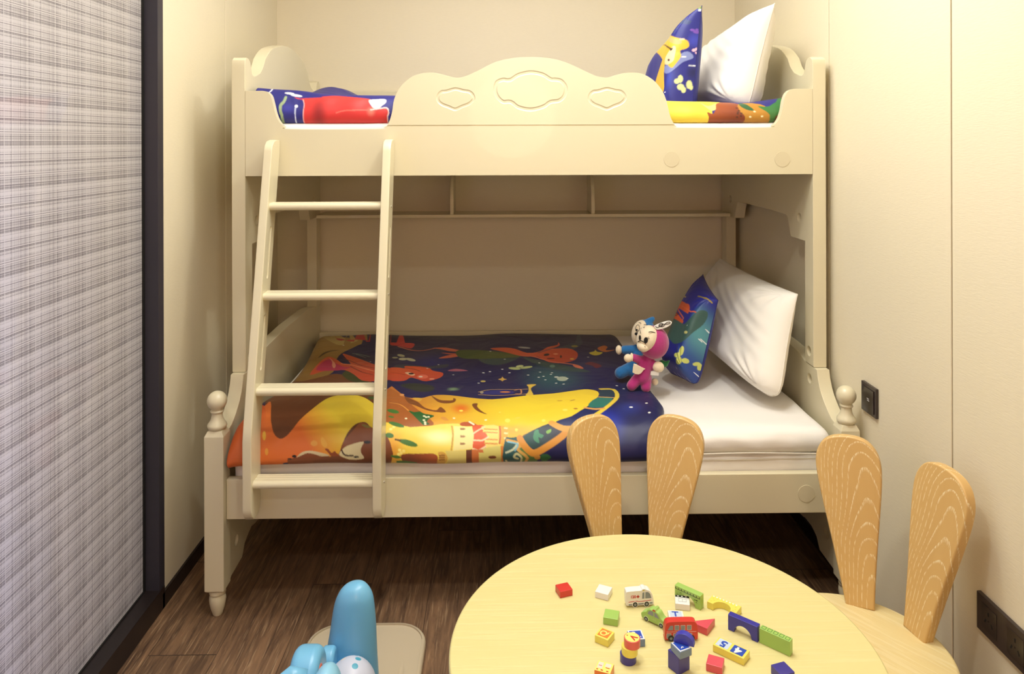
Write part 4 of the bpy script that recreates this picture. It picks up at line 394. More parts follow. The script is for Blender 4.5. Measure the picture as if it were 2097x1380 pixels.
('poly',[(-0.295,1.2123),(-0.2974,1.2141),(-0.3033,1.215),(-0.3111,1.2147),(-0.3187,1.2131),(-0.3241,1.211),(-0.3259,1.2088),(-0.3235,1.2072),(-0.3177,1.2065),(-0.3099,1.2069),(-0.3022,1.2082),(-0.2967,1.2101)],(0.051,0.156,0.025)),
('line',[(-0.3138,1.1658),(-0.3094,1.1666),(-0.3034,1.1677),(-0.2991,1.1684)],0.005,(0.061,0.032,0.007)),
('line',[(-0.3006,1.1934),(-0.2991,1.1934)],0.008,(0.871,0.716,0.188)),
('line',[(-0.296,1.2012),(-0.2945,1.2012)],0.008,(0.871,0.716,0.188)),
('line',[(-0.2884,1.1956),(-0.2869,1.1956)],0.008,(0.871,0.716,0.188)),
('line',[(-0.3032,1.2042),(-0.3017,1.2042)],0.008,(0.871,0.716,0.188)),
('line',[(-0.3312,1.135),(-0.3297,1.135)],0.008,(0.871,0.716,0.188)),
('line',[(-0.3232,1.1285),(-0.3217,1.1285)],0.008,(0.871,0.716,0.188))]
UPPER_ART = [('poly',[(-0.244,0.7896),(0.0758,0.7896),(0.0842,0.9995),(-0.2422,0.9995)],(0.761,0.552,0.045)),
('glow',-0.6983,0.9096,0.03610000000000002,0.02,(0.042,0.045,0.402),0.6),
('poly',[(-0.6811,0.875),(-0.6753,0.8756),(-0.6656,0.8771),(-0.6577,0.878),(-0.6563,0.878),(-0.6567,0.8774),(-0.6512,0.8761),(-0.6324,0.8733),(-0.6072,0.8694),(-0.5894,0.8662),(-0.5871,0.8646),(-0.592,0.8637),(-0.5926,0.8622),(-0.5836,0.8592),(-0.5704,0.8553),(-0.5573,0.8523),(-0.5462,0.8513),(-0.5349,0.852),(-0.5221,0.8536),(-0.5065,0.8558),(-0.4897,0.8586),(-0.4741,0.8612),(-0.4595,0.8634),(-0.4458,0.8657),(-0.4354,0.868),(-0.4298,0.8697),(-0.4275,0.8715),(-0.4263,0.875),(-0.4269,0.8814),(-0.4288,0.8888),(-0.4276,0.8947),(-0.4206,0.8988),(-0.4104,0.9022),(-0.4002,0.9042),(-0.3904,0.9037),(-0.3806,0.9019),(-0.3729,0.9021),(-0.3685,0.9061),(-0.3664,0.9118),(-0.3654,0.917),(-0.3655,0.9205),(-0.3666,0.9238),(-0.3678,0.9995),(-0.3591,0.9995),(-0.3506,0.9995),(-0.3716,0.9995),(-0.4542,0.9995),(-0.5656,0.9995),(-0.6465,0.9995),(-0.6681,0.9995),(-0.6581,0.9995),(-0.6471,0.9995),(-0.6454,0.9995),(-0.6439,0.9181),(-0.6437,0.9093),(-0.645,0.9),(-0.6474,0.8907),(-0.651,0.8836),(-0.6564,0.8807),(-0.6629,0.8805),(-0.6687,0.8802),(-0.6745,0.8783),(-0.6798,0.8762)],(0.672,0.037,0.032),(0.578,0.025,0.027),(-0.5657,0.8685),(-0.5611,0.9995)),
('poly',[(-0.4344,0.8752),(-0.4308,0.8722),(-0.4239,0.8712),(-0.4152,0.8707),(-0.4036,0.8694),(-0.3904,0.8684),(-0.3806,0.8693),(-0.3765,0.8734),(-0.3758,0.8789),(-0.3767,0.8837),(-0.3792,0.8876),(-0.3833,0.8912),(-0.3872,0.8944),(-0.3898,0.8973),(-0.3923,0.8998),(-0.3958,0.9018),(-0.4015,0.9034),(-0.4082,0.9045),(-0.4141,0.9042),(-0.418,0.9022),(-0.4211,0.8988),(-0.4241,0.8946),(-0.4285,0.8887),(-0.433,0.8814)],(0.807,0.745,0.73)),
('glow',-0.4228,0.9131,0.020699999999999996,0.02,(0.73,0.305,0.223),0.6),
('glow',-0.5942,0.9221,0.0341999999999999,0.07740000000000002,(0.188,0.009,0.013),0.7),
('line',[(-0.4253,0.9088),(-0.4189,0.9078),(-0.4097,0.9065),(-0.4001,0.9053),(-0.3901,0.9038),(-0.3797,0.9023),(-0.3717,0.9028),(-0.3675,0.9065),(-0.3658,0.9119),(-0.3654,0.917),(-0.3664,0.9213),(-0.3686,0.9254),(-0.3701,0.9995),(-0.37,0.9995),(-0.3692,0.9995),(-0.3686,0.9995)],0.004,(0.839,0.578,0.552)),
('line',[(-0.5374,0.9182),(-0.53,0.9161),(-0.5189,0.9131),(-0.503,0.9109),(-0.4779,0.9101),(-0.4487,0.91),(-0.4275,0.9099)],0.003,(0.761,0.156,0.117)),
('line',[(-0.6503,0.8811),(-0.6483,0.886),(-0.6457,0.8925),(-0.6439,0.8989),(-0.6439,0.9044),(-0.6449,0.9097),(-0.6456,0.9152),(-0.6452,0.9219),(-0.6447,0.9995),(-0.6446,0.9995)],0.003,(0.791,0.402,0.402)),
('poly',[(-0.6839,0.8604),(-0.6856,0.863),(-0.6911,0.8648),(-0.6989,0.8653),(-0.7071,0.8644),(-0.7133,0.8623),(-0.716,0.8595),(-0.7143,0.8568),(-0.7088,0.855),(-0.7009,0.8545),(-0.6928,0.8555),(-0.6865,0.8577)],(0.871,0.855,0.839)),
('poly',[(-0.656,0.8692),(-0.6584,0.8715),(-0.6655,0.8728),(-0.6753,0.8727),(-0.6851,0.8714),(-0.6925,0.869),(-0.6955,0.866),(-0.6933,0.8634),(-0.6864,0.8619),(-0.6766,0.862),(-0.6666,0.8636),(-0.659,0.8662)],(0.871,0.855,0.839)),
('line',[(-0.7079,0.8771),(-0.7087,0.8814),(-0.7101,0.8871),(-0.7121,0.8922),(-0.7151,0.8957),(-0.7186,0.8988),(-0.7207,0.9028),(-0.7208,0.9087),(-0.7199,0.9152),(-0.7181,0.921),(-0.7147,0.9261),(-0.7104,0.9995),(-0.7074,0.9995)],0.009,(0.305,0.402,0.223)),
('poly',[(-0.6639,0.902),(-0.6644,0.9041),(-0.6664,0.9057),(-0.6692,0.9064),(-0.6722,0.906),(-0.6745,0.9046),(-0.6756,0.9026),(-0.6751,0.9006),(-0.6732,0.8989),(-0.6703,0.8982),(-0.6673,0.8986),(-0.665,0.9)],(0.791,0.807,0.871)),
('line',[(-0.6715,0.9065),(-0.6718,0.9102),(-0.6723,0.9152),(-0.6723,0.9197),(-0.6712,0.9234),(-0.6695,0.9995),(-0.6683,0.9995)],0.004,(0.515,0.578,0.791)),
('poly',[(-0.6539,0.9995),(-0.6545,0.9995),(-0.6563,0.9995),(-0.6586,0.9995),(-0.6608,0.9995),(-0.6625,0.9995),(-0.663,0.9995),(-0.6623,0.9995),(-0.6606,0.9995),(-0.6583,0.9995),(-0.656,0.9995),(-0.6544,0.9995)],(0.791,0.807,0.871)),
('poly',[(-0.7073,0.9995),(-0.6926,0.9995),(-0.6694,0.9995),(-0.6483,0.9995),(-0.6308,0.9995),(-0.6154,0.9995),(-0.6072,0.9995),(-0.6089,0.9995),(-0.6177,0.9995),(-0.6308,0.9995),(-0.6496,0.9995),(-0.6723,0.9995),(-0.6904,0.9995),(-0.702,0.9995),(-0.7088,0.9995)],(0.617,0.552,0.117)),
('line',[(-0.7658,0.8634),(-0.7619,0.8549),(-0.7615,0.7896),(-0.7561,0.7896)],0.004,(0.791,0.791,0.871)),
('poly',[(0.5538,0.7896),(0.746,0.8395),(0.7294,0.875),(0.7047,0.9051),(0.7047,0.9995),(0.5466,0.9995)],(0.807,0.617,0.054)),
('poly',[(0.6754,0.8553),(0.6791,0.8635),(0.6864,0.8757),(0.6958,0.8814),(0.7074,0.8776),(0.7205,0.868),(0.7291,0.8631),(0.7281,0.8743),(0.7237,0.8874),(0.7189,0.8963),(0.714,0.9009),(0.708,0.9034),(0.7018,0.9029),(0.6951,0.898),(0.6882,0.8897),(0.6826,0.8812),(0.6778,0.8723),(0.675,0.8612)],(0.672,0.617,0.188)),
('poly',[(0.7291,0.8631),(0.7408,0.8525),(0.7582,0.7896),(0.773,0.8366),(0.7845,0.8466),(0.7986,0.8567),(0.8071,0.8688),(0.8065,0.8825),(0.8018,0.8962),(0.7996,0.9068),(0.8035,0.9122),(0.8092,0.916),(0.813,0.9229),(0.8186,0.9995),(0.8233,0.9995),(0.8107,0.9995),(0.7712,0.9995),(0.7191,0.9995),(0.6795,0.9995),(0.6706,0.9995),(0.6759,0.9995),(0.6816,0.9995),(0.6857,0.9995),(0.691,0.9995),(0.6941,0.9995),(0.6921,0.9246),(0.6885,0.9154),(0.6881,0.909),(0.6929,0.9097),(0.7003,0.9137),(0.7069,0.9151),(0.7113,0.9112),(0.7153,0.9043),(0.7189,0.8963),(0.7209,0.887),(0.7229,0.8755)],(0.305,0.065,0.012),(0.188,0.034,0.009),(0.7442,0.8659),(0.7989,0.9152)),
('poly',[(0.8033,0.8596),(0.8247,0.85),(0.851,0.8524),(0.8712,0.8675),(0.886,0.8842),(0.8994,0.9006),(0.9101,0.9159),(0.9224,0.9995),(0.9311,0.9995),(0.9239,0.9995),(0.8916,0.9995),(0.8466,0.9995),(0.8125,0.9995),(0.8053,0.9995),(0.8101,0.9995),(0.813,0.9229),(0.8093,0.9161),(0.8039,0.9125),(0.7996,0.9068),(0.7959,0.8946),(0.7946,0.8777)],(0.434,0.202,0.021)),
('poly',[(0.8049,0.8543),(0.8114,0.8524),(0.8199,0.8566),(0.8272,0.8649),(0.8339,0.8774),(0.8412,0.8895),(0.8451,0.8973),(0.8418,0.8996),(0.8341,0.8991),(0.8262,0.8971),(0.8193,0.8935),(0.8124,0.888),(0.8071,0.8819),(0.8035,0.874),(0.8024,0.8631)],(0.021,0.102,0.032)),
('poly',[(0.8618,0.8776),(0.8679,0.8793),(0.8809,0.8857),(0.8988,0.886),(0.9266,0.8685),(0.9688,0.7896),(0.985,0.7896),(0.985,0.8634),(0.9788,0.9008),(0.9743,0.9228),(0.9652,0.9995),(0.9508,0.9995),(0.9372,0.9995),(0.9266,0.9995),(0.9168,0.9995),(0.9078,0.9995),(0.9005,0.9995),(0.8948,0.9188),(0.8883,0.9101),(0.8773,0.8995),(0.8657,0.887)],(0.025,0.162,0.037),(0.102,0.188,0.032),(0.8988,0.886),(0.9265,0.9995)),
('poly',[(0.9078,0.9995),(0.9146,0.9254),(0.9246,0.92),(0.9322,0.9208),(0.9372,0.9995),(0.9401,0.9995),(0.9383,0.9995),(0.9275,0.9995),(0.9149,0.9995),(0.9059,0.9995),(0.9041,0.9995),(0.9054,0.9995)],(0.188,0.045,0.009)),
('line',[(0.7883,0.8882),(0.7898,0.8882)],0.006,(0.061,0.016,0.007)),
('line',[(0.7942,0.9002),(0.7957,0.9002)],0.006,(0.061,0.016,0.007)),
('line',[(0.7878,0.9136),(0.7892999999999999,0.9136)],0.006,(0.061,0.016,0.007)),
('line',[(0.7987,0.9212),(0.8001999999999999,0.9212)],0.006,(0.061,0.016,0.007)),
('line',[(0.786,0.9254),(0.7875,0.9254)],0.006,(0.061,0.016,0.007)),
('line',[(0.8038,0.9995),(0.8052999999999999,0.9995)],0.006,(0.061,0.016,0.007)),
('line',[(0.79,0.9072),(0.7915,0.9072)],0.006,(0.061,0.016,0.007)),
('line',[(0.8008,0.9111),(0.8022999999999999,0.9111)],0.006,(0.061,0.016,0.007)),
('line',[(0.8294,0.9235),(0.8309,0.9235)],0.006,(0.839,0.761,0.456)),
('line',[(0.8451,0.9037),(0.8465999999999999,0.9037)],0.006,(0.839,0.761,0.456)),
('line',[(0.8492,0.9995),(0.8506999999999999,0.9995)],0.006,(0.839,0.761,0.456)),
('line',[(0.8687,0.9223),(0.8702,0.9223)],0.006,(0.839,0.761,0.456))]
LOWER_CUSHION_ART = [('glow',0.9677,0.0418,0.3646,0.8377,(0.089,0.305,0.352),1.0),
('glow',0.7964,-0.8158,0.4347,0.6799999999999999,(0.021,0.102,0.352),0.7),
('poly',[(-0.6491,0.1991),(-0.8316,0.2502),(0.0312,0.3329),(0.2073,0.369),(0.3287,0.3661),(0.4233,0.3339),(0.4826,0.2792),(0.4874,0.1969),(-0.9966,0.0715),(0.3796,-0.0053),(0.3235,-0.0937),(-0.981,-0.1687),(0.1954,-0.2621),(0.116,-0.3518),(-0.9294,-0.4042),(-0.0789,-0.4944),(-0.7825,-0.4841),(-0.6174,-0.468),(-0.5733,-0.4436),(-0.562,-0.3556),(-0.5275,-0.2907),(-0.5506,-0.1707),(-0.5506,-0.1035),(-0.5506,-0.048),(-0.5391,0.0343),(-0.5391,0.1027),(-0.5506,0.1571)],(0.604,0.089,0.021)),
('line',[(-0.1516,-0.4414),(-0.8852,-0.3284),(0.036,-0.2163),(0.1643,-0.0828),(0.314,0.0472),(-0.9982,0.1463),(0.5998,0.2859),(0.7212,0.3439),(0.8243,0.3693),(0.8689,0.3827)],0.03,(0.631,0.117,0.045)),
('line',[(-0.69,-0.0578),(-0.2869,-0.0227),(-0.1902,0.0225),(-0.1306,0.0366),(-0.8534,-0.0177),(-0.8442,-0.0938),(-0.1568,-0.154)],0.02,(0.102,0.009,0.007)),
('poly',[(-0.9835,-0.2264),(-0.9929,-0.1412),(0.4849,-0.051),(0.6152,0.0552),(0.7264,0.1826),(0.8051,0.3184),(0.861,0.4306),(0.9058,0.5072),(0.9415,0.558),(0.9637,0.583),(0.9753,0.5797),(0.9814,0.5506),(0.9839,0.5032),(0.9838,0.4381),(0.981,0.3551),(0.9743,0.2608),(0.9597,0.1529),(0.934,0.0345),(0.8987,-0.0802),(0.8575,-0.1911),(0.8,-0.2981),(0.7089,-0.3885),(0.5156,-0.4684),(0.2934,-0.5299),(0.1567,-0.5405),(-0.9629,-0.4308),(-0.9721,-0.3286)],(0.037,0.098,0.089)),
('poly',[(1.0001,0.5733),(1.0001,0.6492),(1.0001,0.68),(1.0001,0.6699),(1.0001,0.6281),(1.0001,0.562),(1.0001,0.4559),(1.0001,0.3169),(1.0001,0.1707),(1.0001,0.0343),(1.0001,-0.0891),(1.0001,-0.1571),(1.0001,-0.1027),(1.0001,0.0206),(1.0001,0.1571),(1.0001,0.2907),(1.0001,0.4559)],(0.037,0.098,0.089)),
('line',[(0.3819,0.683),(0.5031,0.721),(0.7105,0.7759),(0.7984,0.8136),(0.8934,0.8318),(0.9334,0.8372),(0.9574,0.8398)],0.04,(0.305,0.223,0.045)),
('poly',[(-0.8692,0.432),(-0.8738,0.4166),(-0.1989,0.4301),(-0.2683,0.4082),(-0.378,0.3913),(-0.562,0.3938),(-0.562,0.3811),(-0.5391,0.4189),(-0.504,0.4455),(-0.789,0.4415),(-0.8391,0.4411)],(0.515,0.402,0.102)),
('poly',[(0.8424,-0.5479),(0.838,-0.6078),(0.8251,-0.6588),(0.7559,-0.6831),(0.7258,-0.6794),(0.6913,-0.646),(0.6618,-0.5924),(0.6621,-0.5338),(0.7299,-0.4867),(0.7761,-0.4603),(0.8107,-0.4631),(0.834,-0.495)],(0.565,0.617,0.156)),
('poly',[(0.802,-0.6637),(0.7651,-0.6937),(0.7567,-0.7323),(0.6432,-0.7585),(0.5763,-0.7747),(0.4832,-0.7705),(0.4429,-0.7509),(0.4557,-0.7205),(0.4988,-0.6857),(0.6112,-0.6584),(0.6967,-0.6423),(0.7397,-0.6425)],(0.565,0.617,0.156)),
('poly',[(0.8532,-0.7673),(0.8295,-0.8171),(0.7725,-0.8588),(0.6532,-0.8764),(0.5743,-0.8758),(0.546,-0.855),(0.5845,-0.8193),(0.6295,-0.7744),(0.7096,-0.7341),(0.7519,-0.7068),(0.819,-0.7046),(0.8461,-0.7257)],(0.565,0.617,0.156)),
('poly',[(0.9527,-0.659),(0.9479,-0.6969),(0.9339,-0.7373),(0.9103,-0.7682),(0.8746,-0.7798),(0.8538,-0.7717),(0.8465,-0.7458),(0.8553,-0.7091),(0.8808,-0.6713),(0.9147,-0.6419),(0.9364,-0.6279),(0.9489,-0.634)],(0.565,0.617,0.156)),
('poly',[(1.0001,-0.3556),(1.0001,-0.4189),(1.0001,-0.4559),(1.0001,-0.468),(1.0001,-0.4559),(1.0001,-0.4197),(1.0001,-0.3659),(1.0001,-0.3055),(1.0001,-0.2644),(1.0001,-0.2511),(1.0001,-0.2644),(1.0001,-0.3038)],(0.565,0.617,0.156)),
('poly',[(0.9989,-0.5021),(0.9986,-0.5293),(0.9967,-0.57),(0.9925,-0.6134),(0.986,-0.6478),(0.9793,-0.6634),(0.9753,-0.6559),(0.9764,-0.6278),(0.9818,-0.5869),(0.9887,-0.5442),(0.9945,-0.5107),(0.9977,-0.4953)],(0.565,0.617,0.156)),
('poly',[(1.0001,-0.5506),(1.0001,-0.5956),(1.0,-0.6387),(0.9991,-0.6687),(0.9973,-0.6762),(0.9953,-0.659),(0.9942,-0.6225),(0.9948,-0.5771),(0.9966,-0.5348),(0.9986,-0.5065),(0.9998,-0.4992),(1.0001,-0.5151)],(0.565,0.617,0.156)),
('poly',[(0.7897,-0.1338),(0.7897,-0.1505),(0.7738,-0.1701),(0.7433,-0.187),(0.702,-0.1968),(0.6608,-0.1968),(0.635,-0.1873),(0.635,-0.1709),(0.661,-0.1517),(0.7024,-0.1349),(0.7439,-0.1248),(0.7742,-0.1244)],(0.515,0.515,0.188)),
('poly',[(1.0001,0.1027),(1.0001,0.0891),(1.0001,0.0617),(1.0001,0.0754),(1.0001,0.0891),(1.0001,0.1164),(1.0001,0.13),(1.0001,0.1164)],(0.515,0.515,0.188)),
('line',[(0.9805,-0.0732),(0.982,-0.0732)],0.022,(0.839,0.871,0.871)),
('line',[(0.9909,-0.0372),(0.9924,-0.0372)],0.022,(0.839,0.871,0.871)),
('line',[(0.3626,-0.9432),(0.3641,-0.9432)],0.022,(0.839,0.871,0.871)),
('line',[(0.9973,-0.8026),(0.9987999999999999,-0.8026)],0.022,(0.839,0.871,0.871)),
('line',[(-0.2378,-1.0001),(-0.2363,-1.0001)],0.022,(0.839,0.871,0.871)),
('line',[(0.0069,-1.0001),(0.0084,-1.0001)],0.022,(0.839,0.871,0.871)),
('line',[(0.2907,-1.0001),(0.2922,-1.0001)],0.022,(0.839,0.871,0.871)),
('line',[(0.6174,-0.9982),(0.6188999999999999,-0.9982)],0.022,(0.839,0.871,0.871)),
('line',[(0.6825,-0.0166),(0.6839999999999999,-0.0166)],0.022,(0.839,0.871,0.871)),
('line',[(1.0001,0.2245),(1.0016,0.2245)],0.022,(0.839,0.871,0.871))]
UPPER_CUSHION_ART = [('glow',0.9965,0.4056,0.03270000000000001,0.19810000000000003,(0.051,0.068,0.515),0.7),
('glow',0.8511,-0.2889,0.09570000000000001,0.2817,(0.061,0.102,0.578),0.5),
('glow',0.9998,-0.158,0.021100000000000008,0.1831,(0.006,0.008,0.045),0.7),
('poly',[(0.9179,0.999),(0.9477,0.999),(0.9995,0.9889),(1.0001,0.9986),(1.0001,0.979),(1.0001,0.9458),(1.0001,0.9226),(1.0001,0.9199),(1.0001,0.9267),(1.0001,0.9337),(0.9992,0.9363),(0.9939,0.9414)],(0.188,0.262,0.061)),
('poly',[(0.5298,0.9453),(0.6316,0.9603),(0.7217,0.9742),(0.7711,0.9845),(0.7598,0.994),(0.7125,0.9991),(0.6505,1.0001),(0.9738,0.7374),(0.966,0.6771),(0.3595,1.0001),(0.9322,0.5823),(0.201,0.9907),(0.1531,0.9769),(0.1143,0.9631),(0.787,0.5136),(0.127,0.9383),(0.8095,0.5766),(0.3993,0.9351)],(0.021,0.04,0.156)),
('poly',[(0.9952,0.5709),(0.9944,0.5602),(0.9918,0.5541),(0.9876,0.5543),(0.9825,0.5612),(0.9781,0.5727),(0.9761,0.5855),(0.9777,0.5959),(0.9821,0.6011),(0.9874,0.6002),(0.9918,0.5937),(0.9944,0.5831)],(0.162,0.068,0.402)),
('poly',[(1.0001,0.5487),(1.0001,0.5338),(1.0,0.5227),(0.9986,0.5185),(0.9953,0.5231),(0.9918,0.5349),(0.9901,0.5502),(0.9914,0.5645),(0.9949,0.5743),(0.9984,0.5775),(1.0,0.5736),(1.0001,0.5632)],(0.162,0.068,0.402)),
('poly',[(1.0001,0.4984),(1.0001,0.4897),(1.0001,0.4877),(1.0001,0.4928),(1.0001,0.5038),(1.0,0.5176),(1.0,0.5306),(1.0001,0.5393),(1.0001,0.5413),(1.0001,0.5362),(1.0001,0.5252),(1.0001,0.5114)],(0.162,0.068,0.402)),
('poly',[(0.9997,0.591),(0.9996,0.5809),(0.9991,0.5729),(0.9982,0.5692),(0.997,0.5709),(0.9958,0.5775),(0.9952,0.5872),(0.9954,0.5972),(0.9964,0.6049),(0.9978,0.6084),(0.9989,0.6067),(0.9995,0.6004)],(0.162,0.068,0.402)),
('poly',[(0.6362,-0.0104),(0.7378,-0.0087),(0.8369,-0.006),(0.8911,0.0181),(0.9207,0.0677),(0.9416,0.1276),(0.9573,0.1733),(0.9696,0.1953),(0.9791,0.203),(0.9861,0.2009),(0.9914,0.1867),(0.995,0.1624),(0.997,0.1391),(0.9978,0.1215),(0.9979,0.1047),(0.9967,0.0853),(0.9919,0.0634),(0.9818,0.0401),(0.9684,0.013),(0.9547,-0.0219),(0.9394,-0.0612),(0.9211,-0.097),(0.898,-0.129),(0.8693,-0.1569),(0.8347,-0.1727),(0.792,-0.173),(0.7413,-0.1599),(0.6946,-0.1356),(0.6465,-0.0941),(0.6118,-0.0434)],(0.195,0.238,0.491)),
('poly',[(1.0001,0.0514),(1.0001,0.09),(1.0001,0.1113),(1.0001,0.0946),(1.0001,0.0176),(1.0001,-0.0976),(1.0001,-0.2045),(1.0001,-0.2942),(1.0001,-0.3754),(1.0001,-0.427),(1.0001,-0.4389),(1.0001,-0.4212),(1.0001,-0.3824),(1.0001,-0.3171),(1.0001,-0.2308),(1.0001,-0.1483),(1.0001,-0.0733),(1.0001,-0.0022)],(0.117,0.15,0.352)),
('poly',[(-0.1161,0.9783),(-0.0484,0.9864),(-0.0114,0.9964),(0.91,0.4454),(0.9391,0.4346),(0.9614,0.415),(0.9746,0.3926),(0.9811,0.3643),(0.9844,0.3306),(0.9853,0.3013),(0.9837,0.2805),(0.9797,0.2641),(0.974,0.2495),(0.9647,0.2392),(0.9517,0.2316),(0.9421,0.2166),(0.9441,0.1881),(0.9515,0.1518),(0.9541,0.1141),(0.9482,0.0747),(0.9369,0.0337),(0.924,-0.0032),(0.9119,-0.0381),(0.8984,-0.069),(0.8813,-0.084),(0.8564,-0.0737),(0.822,-0.0451),(0.7825,-0.0121),(0.742,0.0312),(0.7026,0.0775),(0.6716,0.09),(0.658,0.0477),(0.6596,-0.0318),(0.6729,-0.1306),(0.7172,-0.2688),(0.766,-0.4203),(0.7722,-0.5124),(0.6381,-0.5006),(0.4544,-0.423),(-0.995,0.1629),(0.2747,-0.2345),(0.3024,-0.1422),(0.3508,-0.0446),(0.4126,0.0674),(0.4951,0.1809),(-0.5589,0.9945),(-0.373,0.9848),(-0.2246,0.9781)],(0.791,0.456,0.034)),
('poly',[(0.8523,0.322),(0.8709,0.3187),(0.8855,0.3014),(0.8949,0.2761),(0.8986,0.2414),(0.8984,0.198),(0.8966,0.1549),(0.896,0.1129),(0.8938,0.0712),(0.8829,0.0367),(0.8501,0.0094),(0.7873,-0.0047),(0.7138,0.0052),(0.665,0.0403),(0.6376,0.0908),(0.6342,0.1388),(0.6596,0.178),(0.7089,0.214),(0.7545,0.2459),(0.7936,0.2771),(0.8276,0.3059)],(0.839,0.617,0.352)),
('poly',[(0.8424,0.2903),(0.8473,0.2802),(0.8458,0.2671),(0.838,0.2545),(0.8251,0.246),(0.8098,0.2443),(0.796,0.25),(0.789,0.261),(0.7912,0.2742),(-0.3703,1.0001),(0.817,0.2933),(0.8316,0.295)],(0.021,0.009,0.007)),
('poly',[(0.8226,0.0701),(0.8207,0.06),(0.8117,0.0544),(0.797,0.0552),(0.7794,0.0626),(0.764,0.0745),(0.7561,0.0874),(0.759,0.0973),(0.7715,0.1017),(0.7887,0.0999),(0.8052,0.0927),(0.8173,0.0819)],(0.045,0.013,0.013)),
('poly',[(0.945,0.3695),(0.9419,0.3495),(0.9286,0.3367),(0.9044,0.3361),(0.8706,0.3504),(-0.1697,0.9963),(0.8125,0.4058),(-0.0804,0.9852),(0.855,0.4282),(-0.0454,0.9999),(0.9202,0.4098),(0.9381,0.3911)],(0.807,0.402,0.156)),
('poly',[(0.9604,0.4185),(0.9587,0.4103),(0.9523,0.4048),(0.9419,0.4041),(0.9294,0.4087),(0.9182,0.4175),(0.9128,0.4274),(0.9157,0.4354),(0.9256,0.4393),(0.9383,0.4389),(0.9497,0.4346),(0.9574,0.4274)],(0.871,0.644,0.402)),
('poly',[(1.0001,0.28),(1.0001,0.2968),(1.0001,0.3015),(1.0001,0.2941),(1.0001,0.277),(1.0001,0.2477),(1.0001,0.1995),(1.0001,0.1227),(1.0001,0.0269),(1.0001,-0.0661),(1.0001,-0.1558),(1.0001,-0.2423),(1.0001,-0.3045),(1.0001,-0.3303),(1.0001,-0.3318),(1.0001,-0.3243),(1.0001,-0.312),(1.0001,-0.2907),(1.0001,-0.2625),(1.0001,-0.2283),(1.0001,-0.1873),(1.0001,-0.1393),(1.0001,-0.0793),(1.0001,-0.0123),(1.0001,0.0464),(1.0001,0.0883),(1.0001,0.1218),(1.0001,0.1568),(1.0001,0.201),(1.0001,0.2466)],(0.761,0.305,0.03)),
('poly',[(1.0001,-0.6948),(1.0001,-0.6642),(1.0001,-0.6186),(1.0001,-0.5661),(1.0001,-0.5084),(1.0001,-0.4436),(1.0001,-0.3737),(1.0001,-0.2797),(1.0001,-0.1804),(1.0001,-0.1337),(1.0001,-0.1735),(1.0001,-0.266),(1.0001,-0.3673),(1.0001,-0.4773),(1.0001,-0.5972),(1.0001,-0.6851),(1.0001,-0.7176),(1.0001,-0.7141)],(0.672,0.127,0.03)),
('poly',[(0.9762,-0.2812),(0.9756,-0.3168),(0.9722,-0.3436),(0.9664,-0.3542),(0.9592,-0.3458),(0.9527,-0.3204),(0.949,-0.285),(0.9498,-0.2492),(0.9548,-0.2228),(0.962,-0.2126),(0.9689,-0.2212),(0.9739,-0.2463)],(0.604,0.658,0.305)),
('poly',[(0.961,-0.3517),(0.9561,-0.3695),(0.9478,-0.3761),(0.9375,-0.3696),(0.9281,-0.3515),(0.9229,-0.3269),(0.9245,-0.3027),(0.9319,-0.2854),(0.9423,-0.2793),(0.952,-0.286),(0.9589,-0.3036),(0.962,-0.3276)],(0.604,0.658,0.305)),
('poly',[(0.999,-0.3696),(0.9988,-0.4086),(0.9978,-0.4384),(0.9957,-0.451),(0.9927,-0.4428),(0.9899,-0.4162),(0.9883,-0.3782),(0.9889,-0.3393),(0.9913,-0.3097),(0.9943,-0.2975),(0.9969,-0.3056),(0.9985,-0.332)],(0.604,0.658,0.305)),
('poly',[(0.9997,-0.4184),(0.9996,-0.4422),(0.9992,-0.4604),(0.9984,-0.4682),(0.9972,-0.4634),(0.9961,-0.4473),(0.9954,-0.4242),(0.9957,-0.4005),(0.9966,-0.3824),(0.9979,-0.3747),(0.9989,-0.3795),(0.9995,-0.3955)],(0.604,0.658,0.305)),
('poly',[(0.9834,-0.4224),(0.9824,-0.4515),(0.9782,-0.474),(0.9712,-0.4837),(0.9625,-0.4778),(0.9547,-0.458),(0.9506,-0.4295),(0.9525,-0.4003),(0.9593,-0.3783),(0.9682,-0.3691),(0.9761,-0.375),(0.9813,-0.3945)],(0.604,0.658,0.305)),
('poly',[(0.9891,-0.4705),(0.9886,-0.4995),(0.9865,-0.5217),(0.9829,-0.531),(0.9785,-0.5248),(0.9747,-0.5049),(0.9727,-0.4765),(0.9733,-0.4475),(0.9765,-0.4256),(0.9808,-0.4166),(0.9849,-0.4228),(0.9878,-0.4425)],(0.604,0.658,0.305)),
('poly',[(0.9997,0.2351),(0.9996,0.2214),(0.999,0.2104),(0.9978,0.2051),(0.996,0.2071),(0.9943,0.2158),(0.9935,0.2287),(0.9939,0.2424),(0.9955,0.2531),(0.9973,0.2581),(0.9988,0.2562),(0.9995,0.2478)],(0.761,0.456,0.578)),
('poly',[(1.0001,0.2437),(1.0001,0.2336),(1.0001,0.2286),(0.9998,0.2301),(0.9992,0.2377),(0.9986,0.2494),(0.9984,0.2619),(0.9989,0.2718),(0.9996,0.2766),(1.0,0.2751),(1.0001,0.2676),(1.0001,0.2561)],(0.761,0.456,0.578)),
('poly',[(1.0001,0.1613),(1.0001,0.1544),(1.0001,0.1543),(1.0001,0.1611),(0.9997,0.1729),(0.999,0.1868),(0.9988,0.1987),(0.9993,0.2055),(1.0,0.2056),(1.0001,0.1988),(1.0001,0.1869),(1.0001,0.1732)],(0.761,0.456,0.578)),
('line',[(0.4946,0.9496),(0.4961,0.9496)],0.022,(0.839,0.871,0.871)),
